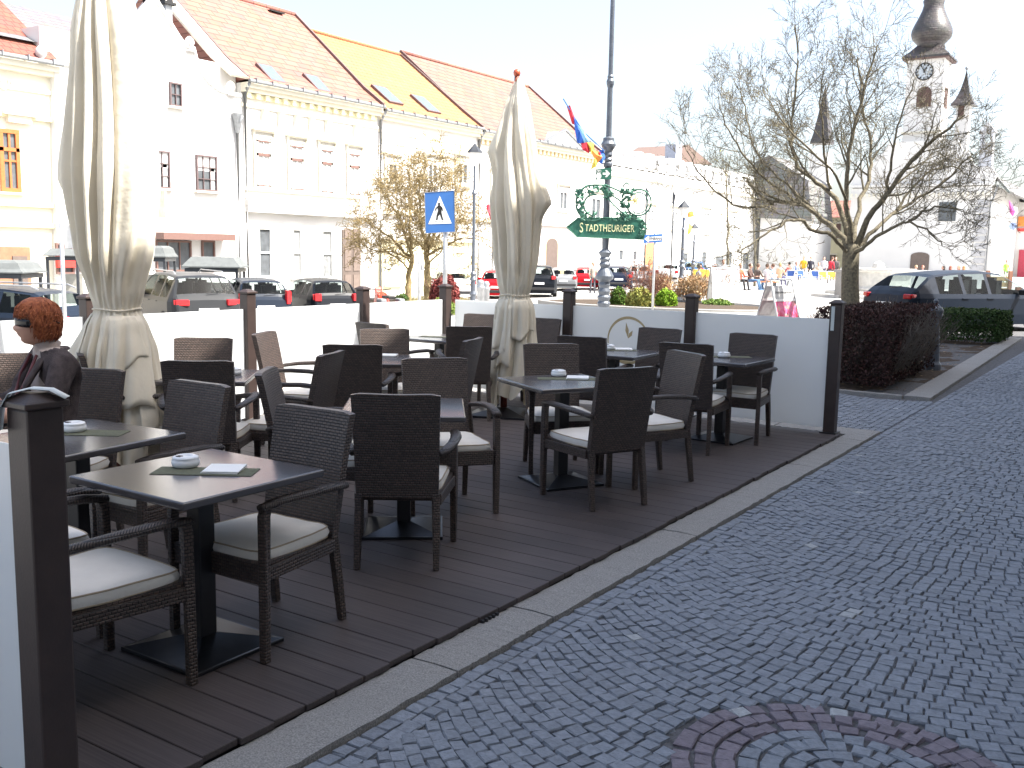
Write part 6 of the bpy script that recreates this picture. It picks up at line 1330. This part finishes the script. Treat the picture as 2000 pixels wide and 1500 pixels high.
def shrub(name, label, cx, cy, z0, rx, ry, h, nleaf, lcol, size, ntwig=60, seed=1, cat='shrub', box=False, twcol='bark', ltw=.5, upright=0.0, group=None, z1=None, shell=.5):
    r = random.Random(seed); e = empty(name, (cx, cy, z0), 0, label, cat, group); m_ = MB(); tw = MB()
    for i in range(nleaf):
        if box:
            p = Vector((r.uniform(-rx, rx), r.uniform(-ry, ry), r.uniform(.08, h)))
            if r.random() < shell:
                k = r.randrange(4)
                if k == 0: p.z = h - abs(r.gauss(0, .05))
                elif k == 1: p.y = -ry + abs(r.gauss(0, .06))
                elif k == 2: p.x = rx - abs(r.gauss(0, .06))
                else: p.x = -rx + abs(r.gauss(0, .06))
            p += Vector((1, 1, 1)) * .06 * noise.noise(p * 2.1 + Vector((seed, 0, 0)))
        else:
            th = r.uniform(0, 6.283); u = r.uniform(-.25, 1); rr = r.uniform(.55, 1) ** .6; w = math.sqrt(max(0, 1 - max(0, u) ** 2))
            p = Vector((rx * w * rr * math.cos(th), ry * w * rr * math.sin(th), h * (.35 + .65 * u) * (rr if u > 0 else 1))) ; bump_ = 1 + .22 * noise.noise(Vector((math.cos(th) * 2, math.sin(th) * 2, u * 2 + seed))); p = Vector((p.x * bump_, p.y * bump_, max(.02, p.z * bump_)))
        s_ = size * r.uniform(.6, 1.3); d = Vector((r.gauss(0, 1), r.gauss(0, 1), r.gauss(0, 1) + .6)).normalized(); a = d.cross(Vector((r.gauss(0, 1), r.gauss(0, 1), r.gauss(0, 1)))).normalized()
        t_ = r.uniform(.55, 1.45); m_.ct = (lcol[0] * t_ * r.uniform(.85, 1.15), lcol[1] * t_, lcol[2] * t_); m_.add([p - d * s_, p + a * s_ * .5, p + d * s_, p - a * s_ * .5], [(0, 1, 2, 3)])
    for i in range(ntwig):
        x, y = (r.uniform(-rx, rx), r.uniform(-ry, ry)) if box else ((r.uniform(-.6, .6) * rx, r.uniform(-.6, .6) * ry)); q = Vector((x * .7, y * .7, 0)); pts = [q]; d = Vector((x * .5 / rx, y * .5 / ry, 1.0 + upright)).normalized(); L = h * r.uniform(.75, 1.06 + .1 * (1 - upright))
        for j in range(5): d = (d + Vector((r.gauss(0, .14), r.gauss(0, .14), .05))).normalized(); pts.append(pts[-1] + d * L / 5)
        tw.tube(pts, [.009, .008, .006, .005, .003, .0015], 4, cap=False)
        for j in range(2, 5):
            for _ in range(3): d2 = (d + Vector((r.gauss(0, .6), r.gauss(0, .6), r.gauss(0, .4)))).normalized(); tw.tube([pts[j], pts[j] + d2 * ltw * .12, pts[j] + d2 * ltw * .25 + Vector((0, 0, .02))], [.004, .003, .0015], 3, cap=False)
    if 'leaf' not in M: M['leaf'] = pm('leaf', (1, 1, 1), .75, 0, .15, 3, attr='tint', spec=.25)
    if nleaf: m_.build('foliage', M['leaf'], e)
    if ntwig: tw.build('stems', M[twcol] if twcol in M else colmat(twcol, (.11, .06, .05), .9), e)
    return e
colmat('red_twig', (.16, .075, .055), .9); colmat('straw_twig', (.42, .30, .17), .9); colmat('grey_twig', (.13, .11, .09), .9)
shrub('barberry_hedge', 'dark red brown twiggy hedge right of the end post', -.90, 14.2, -.06, .47, 1.5, 1.02, 20000, (.056, .027, .024), .024, 380, 41, 'hedge', True, 'grey_twig', .6, shell=.45)
p = onZ(1835, 658, -.06)
shrub('green_hedge', 'dark green clipped hedge in front of the slate blue estate car', -1.95, 22.2, -.06, 1.62, .95, .66, 22000, (.040, .075, .020), .034, 60, 42, 'hedge', True, 'bark', .3, shell=.7)
shrub('red_twig_shrub', 'tips of a reddish shrub between A-board and end post', at(1600, 610, 14.2).x, at(1600, 610, 14.2).y, -.06, .20, .3, .86, 500, (.10, .03, .035), .022, 60, 43, 'shrub', False, 'red_twig', .8, group='shrubs around the bed')
def sh_at(px, pyb, dep, wpx, hpx, *a, **k):
    p = at(px, pyb, dep); rx = wpx / 2 * dep / F; h = hpx * dep / F; return (p.x, p.y, gz(p.x, p.y) - .02), rx, h
def sh(name, label, px, pyb, dep, wpx, hpx, nleaf, col, size, ntw, seed, tw='red_twig', **kw):
    (x, y, z), rx, h = sh_at(px, pyb, dep, wpx, hpx); return shrub(name, label, x, y, z, rx, rx * .8, h, nleaf, col, size, ntw, seed, 'shrub', False, tw, **kw)
G_ = 'shrubs around the square'
sh('green_shrub', 'dark and light green shrub left in the round bed beside the lamp post', 1208, 600, 33, 36, 42, 5000, (.10, .17, .03), .05, 20, 51, group=G_)
sh('yellow_green_shrub', 'rounded yellow green shrub in the middle of the round bed', 1250, 603, 31.5, 58, 44, 7000, (.24, .24, .06), .045, 20, 52, group=G_)
sh('bright_green_shrub', 'bright green ball shrub right of the yellow green one', 1301, 600, 32.5, 44, 36, 6000, (.22, .36, .03), .045, 10, 53, group=G_)
sh('twiggy_shrub', 'tall red budded twiggy shrub behind the round bed', 1262, 590, 36, 90, 95, 500, (.34, .14, .08), .035, 110, 54, upright=.2, group=G_)
sh('twiggy_shrub', 'brown grass like shrub in front of the wooden table', 1352, 598, 36, 80, 58, 1500, (.36, .24, .13), .05, 170, 55, 'straw_twig', upright=.4, group=G_)
sh('twiggy_shrub', 'straw coloured shrub left of the lamp with the white A-board behind', 1290, 600, 37, 60, 60, 700, (.38, .26, .15), .05, 120, 56, 'straw_twig', upright=.4, group=G_)
sh('low_green_shrub', 'low fresh green plants at the foot of the white A-board', 1400, 600, 34.2, 60, 14, 1500, (.17, .26, .06), .04, 5, 57, group=G_)
sh('red_leaf_shrub', 'dark red leaved shrub behind the crossing sign pole', 868, 590, 41, 62, 68, 6500, (.24, .06, .055), .06, 60, 58, group=G_)
sh('green_shrub', 'green and yellow young shrub at the foot of the crossing sign pole', 866, 592, 36, 62, 34, 3500, (.20, .27, .06), .05, 20, 59, group=G_)
sh('green_shrub', 'small green shrub at the foot of the lamp beside the bollards', 918, 592, 31, 26, 24, 1500, (.16, .24, .05), .04, 10, 60, group=G_)
sh('green_shrub', 'dark green low plant behind the motorbike', 785, 592, 43, 30, 24, 1400, (.09, .15, .04), .05, 10, 61, group=G_)
g = MB(); rg = random.Random(8)
for i in range(5000):
    p = at(rg.uniform(775, 915), 596, rg.uniform(36, 47)); z = gz(p.x, p.y) + .0; h = rg.uniform(.12, .42); t_ = rg.uniform(.6, 1.3); g.ct = (.42 * t_, .36 * t_, .15 * t_); a = rg.uniform(0, 6.28); g.add([(p.x, p.y, z), (p.x + .02 * math.cos(a), p.y + .02 * math.sin(a), z), (p.x + .1 * math.cos(a), p.y + .1 * math.sin(a), z + h)], [(0, 1, 2)])
tag(g.build('dry_grass', M['leaf']), kind='stuff', label='dry straw coloured grass under the lichen yellow trees')
for (px, dep, r0, nm_) in ((1285, 33.5, 3.6, 'a'), (838, 43, 4.6, 'b')):   # raised round beds with kerb ring
    p = at(px, 598, dep); z = gz(p.x, p.y); mb = MB(); mb.lathe([(r0, -.2), (r0, .10), (r0 - .16, .115), (r0 - .2, .05), (.01, .09)], (p.x, p.y, z), 36, 1.25, .8); o = mb.build('planting_bed', [M['soil'], M['granite']]); tag(o, kind='structure')
    for i, pl3 in enumerate(o.data.polygons): pl3.material_index = 1 if i < 36 * 3 else 0

# ================================================================ PEOPLE ON THE SQUARE, CAFE, FOUNTAIN, SHELTERS
def limb(mb, pts, rads): mb.tube(pts, rads, 8)
def figure(px, pyf, dep, pose, shirt, legs, hair, face, label, long_hair=False, hgt=1.0, z=None):
    p = at(px, pyf, dep); z0 = gz(p.x, p.y) if z is None else z; e = empty('person', (p.x, p.y, z0), YAW + R(face), label, 'person', 'people on the square'); e.scale = (hgt,) * 3
    sk, to, lg = MB(), MB(), MB(); sit = pose == 'sit'; hz = .48 if sit else .92; ly = 0 if sit else 0; bend = .12 if pose == 'lean' else 0
    S0 = Vector((0, bend * 1.2, hz + .50)); rq = random.Random(int(px * 7))
    b = MB(); b.cur = 0
    b.lathe([(.10, hz - .06), (.165, hz), (.15, hz + .15), (.16, hz + .32), (.19, hz + .46), (.15, hz + .53), (.06, hz + .57)], (0, bend * .6, 0), 12, 1.0, .66)
    for s in (-1, 1):
        sh_ = S0 + Vector((s * .18, -.01, -.03)); el = sh_ + Vector((s * .07, .04 + (.1 if sit else 0), -.28)); wr = el + Vector((s * -.05, .22 if sit or rq.random() < .4 else .05, .02 if sit else -.22))
        limb(b, [sh_ - Vector((s * .05, 0, -.02)), sh_, el, wr], [.06, .062, .048, .036]); sk.tube([wr, wr + (wr - el).normalized() * .07, wr + (wr - el).normalized() * .13], [.03, .036, .018], 8, .6)
        hp = Vector((s * .10, 0, hz)); kn = hp + (Vector((s * .03, .45, .02)) if sit else Vector((s * .02, .03 * s, -.45))); an = kn + (Vector((0, .12, -.44)) if sit else Vector((s * .01, -.05 * s, -.42)))
        limb(lg, [hp + Vector((0, 0, .04)), hp, kn, an], [.09, .095, .062, .045]); lg.tube([an + Vector((0, -.05, -.02)), an + Vector((0, .04, -.03)), an + Vector((0, .16, -.04))], [.04, .045, .03], 8, .7)
    hc = S0 + Vector((0, .03 + bend * .3, .24)); sk.tube([S0 + Vector((0, 0, .02)), hc - Vector((0, 0, .06))], [.05, .045], 8); hp_ = MB(); hp_.grid(head_pts(hc, 1.0, 14, 10)); 
    allm = MB()
    for src, k in ((sk, 0), (hp_, 0), (b, 1), (lg, 2)): allm.cur = k; allm.add(src.v, src.f)
    sc_ = colmat('cloth_' + '_'.join('%02d' % int(c * 99) for c in shirt), shirt, .9); lc_ = colmat('cloth_' + '_'.join('%02d' % int(c * 99) for c in legs), legs, .9); hcm = colmat('hair_' + '_'.join('%02d' % int(c * 99) for c in hair), hair, .7)
    allm.build('body', [M['skin'], sc_, lc_], e, smooth=True)
    h = MB(); h.ball(hc + Vector((0, -.022, .03)), .108, 12, 8, (.80, .98, .98))
    if long_hair: h.lathe([(.07, -.24), (.10, -.12), (.095, .02)], hc + Vector((0, -.045, 0)), 10, .9, .75)
    h.build('hair', hcm, e, smooth=True); return e
DKH, BRH, BLH, GRH = (.02, .015, .012), (.10, .05, .03), (.45, .32, .15), (.30, .30, .30)
figure(1443, 566, 50, 'sit', (.62, .10, .05), (.02, .02, .025), BLH, -150, 'seated person in orange red top and black trousers right of the white A-board')
figure(1463, 566, 50.5, 'sit', (.10, .06, .05), (.08, .16, .30), BRH, -120, 'seated person in dark brown top and jeans, second from the white A-board')
figure(1478, 566, 51, 'sit', (.12, .10, .09), (.10, .20, .36), BRH, -60, 'seated person in brown jacket and light jeans, third from the white A-board')
figure(1496, 564, 51, 'sit', (.75, .76, .80), (.55, .62, .70), BRH, -60, 'seated person in white with pale trousers, fourth from the white A-board')
figure(1508, 560, 52, 'sit', (.30, .42, .60), (.20, .3, .45), BRH, 60, 'seated person in pale blue at the right end of the seated row')
figure(1363, 562, 43, 'sit', (.14, .17, .20), (.20, .18, .08), DKH, -90, 'person in grey striped top with dark cap seated left of the wooden table')
figure(1395, 556, 46, 'sit', (.72, .70, .70), (.4, .3, .3), BRH, 90, 'brown haired person in white seated right of the wooden table')
figure(1411, 556, 47, 'stand', (.78, .74, .74), (.6, .6, .62), (.10, .03, .03), 180, 'person in white shirt standing behind the white A-board', z=-.35)
figure(1581, 556, 72, 'stand', (.03, .03, .045), (.02, .02, .025), BRH, 180, 'person in dark suit standing behind the white cafe tables')
figure(1567, 556, 74, 'stand', (.72, .42, .03), (.3, .3, .3), BRH, 150, 'person in yellow orange top left of the person in dark suit')
figure(1618, 558, 66, 'lean', (.50, .03, .05), (.04, .04, .06), BRH, -70, 'person in red jacket leaning at the cafe tables left of the tree trunk')
figure(1597, 556, 73, 'sit', (.55, .45, .35), (.2, .2, .3), BLH, 170, 'person in beige seated between dark suit and red jacket')
figure(1786, 566, 62, 'sit', (.72, .72, .75), (.2, .2, .3), BLH, 180, 'fair haired person left in front of the dark town hall doorway')
figure(1799, 566, 62.5, 'sit', (.20, .28, .50), (.2, .2, .3), (.30, .08, .04), 180, 'red haired person in blue right in front of the dark town hall doorway')
figure(1840, 568, 61, 'sit', (.60, .05, .10), (.2, .2, .3), DKH, 90, 'person in red top with dark cap above the roof of the blue estate car', True)
figure(1853, 568, 61, 'sit', (.12, .12, .18), (.2, .2, .3), (.25, .08, .05), -60, 'red haired person in dark top above the roof of the blue estate car', True)
figure(1869, 569, 62, 'sit', (.72, .70, .66), (.3, .3, .3), (.32, .12, .06), 120, 'long haired person in white, third above the roof of the blue estate car', True)
figure(1879, 569, 62.5, 'sit', (.70, .55, .5), (.3, .3, .3), (.40, .20, .08), -100, 'auburn haired person in pale pink, rightmost above the roof of the blue estate car', True)
figure(1962, 560, 78, 'stand', (.35, .62, .10), (.2, .3, .2), BRH, 180, 'person in yellow green vest before the shop at the right edge')
figure(1157, 566, 56, 'stand', (.35, .30, .25), (.1, .1, .12), BLH, 200, 'fair haired person standing behind the parked red car left of the green sign')

figure(1607, 556, 74, 'stand', (.62, .60, .62), (.1, .1, .2), DKH, 160, 'person in pale grey top standing between beige and red jackets')
figure(1553, 556, 75, 'sit', (.20, .25, .45), (.1, .1, .12), BRH, 200, 'person in blue seated left of the yellow orange top')
figure(1540, 556, 70, 'sit', (.50, .12, .10), (.1, .1, .2), DKH, 30, 'person in dull red seated by the leftmost white cafe table')
figure(1522, 558, 60, 'sit', (.70, .45, .30), (.1, .1, .2), BLH, -40, 'fair person in salmon top seated right of the long seated row')
figure(1630, 556, 76, 'stand', (.12, .10, .10), (.1, .1, .1), BRH, 150, 'person in black standing close to the tree trunk')

def cafe_chair(px, py, dep, rz, col, label):
    p = at(px, py, dep); e = empty('cafe_chair', (p.x, p.y, gz(p.x, p.y)), YAW + R(rz), label, 'chair', 'white framed cafe chairs'); m_ = MB()
    for s in (-1, 1): m_.tube([(s * .24, -.24, 0), (s * .24, -.22, .45), (s * .24, -.30, .88)], .018, 5); m_.tube([(s * .24, .24, 0), (s * .24, .22, .62), (s * .24, -.24, .64)], .018, 5)
    m_.tube([(-.24, -.30, .88), (.24, -.30, .88)], .018, 5); m_.build('frame', M['paint_white'], e); m_ = MB(); m_.box((0, 0, .45), (.44, .44, .04)); m_.build('seat', colmat(*col), e); m_ = MB(); m_.box((0, -.265, .68), (.44, .03, .34)); m_.build('backrest', colmat(*col), e)
BL = ('cafe_blue', (.05, .12, .34)); YL = ('cafe_yellow', (.70, .42, .08))
for px, rz, cl, lb in ((1543, 160, BL, 'leftmost blue and white cafe chair'), (1567, 200, BL, 'second blue and white cafe chair from the left'), (1592, 170, BL, 'third blue and white cafe chair, below the person in dark suit'), (1609, 185, YL, 'left one of two chairs with yellow cushion'), (1625, 175, YL, 'right one of two chairs with yellow cushion beside the fountain')): cafe_chair(px, 553, 62 if px < 1600 else 60, rz, cl, lb)
for px, lb in ((1555, 'left white cafe table'), (1590, 'middle white cafe table'), (1620, 'right white cafe table')):
    p = at(px, 552, 63.5); e = empty('cafe_table', (p.x, p.y, gz(p.x, p.y)), YAW, lb + ' among the blue chairs', 'table', 'white cafe tables'); mb = MB(); mb.box((0, 0, .73), (1.1, .7, .04)); mb.build('table_top', M['paint_white'], e)
    for a in (-.45, .45):
        for c in (-.28, .28): mb = MB(); mb.tube([(a, c, 0), (a, c, .72)], .02, 5); mb.build('leg', M['paint_white'], e)
p = at(1380, 558, 44.5); e = empty('wooden_table', (p.x, p.y, gz(p.x, p.y)), YAW, 'brown wooden table with people seated, left of the white A-board', 'table'); mb = MB(); mb.box((0, 0, .74), (1.5, .8, .05)); mb.build('table_top', colmat('reddish_wood', (.42, .17, .07)), e)
for a in (-.65, .65): mb = MB(); mb.box((a, 0, .36), (.08, .6, .70)); mb.build('trestle', M['reddish_wood'], e)
o = MB(); o.box((0, 0, .16), (.7, .3, .32)); o = o.build('box', colmat('yellow_box', (.72, .50, .06)), None, bevel=.02); o.location = (p.x - .25, p.y - .1, gz(p.x, p.y) + .768); o.rotation_euler = (0, 0, YAW); tag(o, 'yellow box standing on the brown wooden table', 'box')
p = at(1474, 563, 50.8); e = empty('bench', (p.x, p.y, gz(p.x, p.y)), YAW, 'low wooden bench under the seated row of people', 'bench'); mb = MB(); mb.box((0, -.05, .42), (2.4, .42, .06)); mb.build('seat', M['reddish_wood'], e)
for a in (-1.0, 1.0): mb = MB(); mb.box((a, -.05, .2), (.08, .36, .39)); mb.build('leg', M['dark_iron'], e)
# fountain
p = at(1712, 575, 43.5); z0 = gz(p.x, p.y); fo = empty('fountain', (p.x, p.y, z0), YAW, 'round pale stone fountain basin with steps behind the bare tree trunk', 'fountain'); st_ = colmat('fountain_stone', (.50, .49, .46), .85)
mb = MB(); mb.lathe([(2.9, 0), (2.9, .14), (2.3, .141), (2.3, .28), (1.9, .281)], n=8); mb.build('steps', st_, fo); mb = MB(); mb.lathe([(1.55, .26), (1.60, .40), (1.45, .50), (1.50, 1.10), (1.68, 1.18), (1.68, 1.28), (1.40, 1.28), (1.35, .7), (.01, .7)], n=8); mb.build('basin', st_, fo, bevel=.02)
mb = MB(); mb.lathe([(.25, .6), (.20, 1.2), (.30, 1.3), (.22, 1.5), (.05, 1.6)], n=12); mb.build('centre_column', st_, fo)
p = at(1646, 572, 42); mb = MB(); mb.box((0, 0, .55), (.50, .50, 1.1)); mb.box((0, 0, 1.15), (.62, .62, .12)); o = mb.build('stone_pillar', M['granite'], None, bevel=.02); o.location = (p.x, p.y, gz(p.x, p.y)); o.rotation_euler = (0, 0, YAW + .3); tag(o, 'square stone pillar just left of the tree trunk at the fountain', 'pillar')
# low white wall behind the blue car and wooden barriers
a, c = at(1745, 560, 58), at(1925, 560, 57); mb = MB(); d = c - a; mb.box((0, 0, .5), (d.xy.length, .3, 1.0)); mb.box((0, 0, 1.04), (d.xy.length + .1, .4, .08)); o = mb.build('low_wall', M['wall_white']); o.location = ((a.x + c.x) / 2, (a.y + c.y) / 2, gz(a.x, a.y)); o.rotation_euler = (0, 0, math.atan2(d.y, d.x)); tag(o, 'low white wall beyond the slate blue estate car', 'wall')
for (l, r0, dd, lb) in ((1928, 1972, 48, 'wooden plank barrier right of the town hall corner'), (1990, 2012, 34, 'brown wooden post barrier at the right edge')):
    a, c = at(l, 553, dd), at(r0, 553, dd); d = c - a; e = empty('wooden_barrier', ((a.x + c.x) / 2, (a.y + c.y) / 2, gz(a.x, a.y)), math.atan2(d.y, d.x), lb, 'barrier', 'wooden barriers'); L = d.xy.length; zt_ = at(l, 533 if l < 1980 else 565, dd).z - gz(a.x, a.y)
    mb = MB(); 
    for kz_ in (.25, .5, .75): mb.box((0, 0, zt_ * kz_), (L, .05, zt_ * .2))
    mb.build('planks', colmat('ochre_wood', (.34, .24, .12), .8), e)
    for s in (-1, 1): mb = MB(); mb.box((s * L / 2, 0, zt_ * .55), (.16, .16, zt_ * 1.1)); mb.build('post', colmat('brown_wood', (.22, .10, .06), .8), e)
# grey roofed display shelters behind the parked cars
def shelter(l, r0, pyr, pyt, dep, label, curved=False):
    a, c = at(l, pyr, dep), at(r0, pyr, dep); w = (c - a).length; cx_, cy_ = (a.x + c.x) / 2, (a.y + c.y) / 2; z0 = gz(cx_, cy_); zr_ = (a.z + c.z) / 2 - z0; h = (pyr - pyt) * dep / F; e = empty('display_shelter', (cx_, cy_, z0), YAW + .1, label, 'shelter', 'grey roofed display shelters')
    m_ = MB(); mt_ = colmat('shelter_grey', (.11, .12, .12), .7); rr = 1.0
    pr = [(1.0, 0), (1.0, .10 * h), (.90, .34 * h), (.80, .80 * h), (.62, h)] if curved else [(1.0, 0), (1.0, .12 * h), (.80, .75 * h), (.72, h)]
    rows_ = [[Vector((sx_ * w / 2 * q, sy_ * .9 * q, zr_ + z)) for sx_, sy_ in ((-1, -1), (1, -1), (1, 1), (-1, 1), (-1, -1))] for q, z in pr]; m_.grid(rows_); m_.add(rows_[-1][:4], [(0, 1, 2, 3)]); m_.add(rows_[0][:4], [(3, 2, 1, 0)]); m_.build('roof', mt_, e)
    m_ = MB(); m_.box((0, 0, zr_ - .08), (w * .92, 1.6, .12)); m_.build('fascia', M['dark_iron'], e)
    for sx_ in (-1, 1):
        for sy_ in (-1, 1): m_ = MB(); m_.box((sx_ * w * .43, sy_ * .72, zr_ / 2 - .05), (.08, .08, zr_ - .1)); m_.build('leg', M['dark_iron'], e)
    m_ = MB(); m_.box((0, .2, zr_ * .45), (w * .6, .06, zr_ * .5)); m_.build('display_board', colmat('display_panel', (.35, .34, .30), .4), e); return e
shelter(-60, 66, 532, 508, 27, 'display shelter with curved grey roof at the left edge, before the cream house', True)
shelter(104, 168, 500, 486, 33, 'display shelter with grey roof between sign post and left umbrella'); shelter(268, 335, 502, 480, 34, 'display shelter with curved grey roof just right of the left umbrella', True)
shelter(368, 476, 522, 502, 33, 'wide display shelter with flat grey roof above the grey SUV')
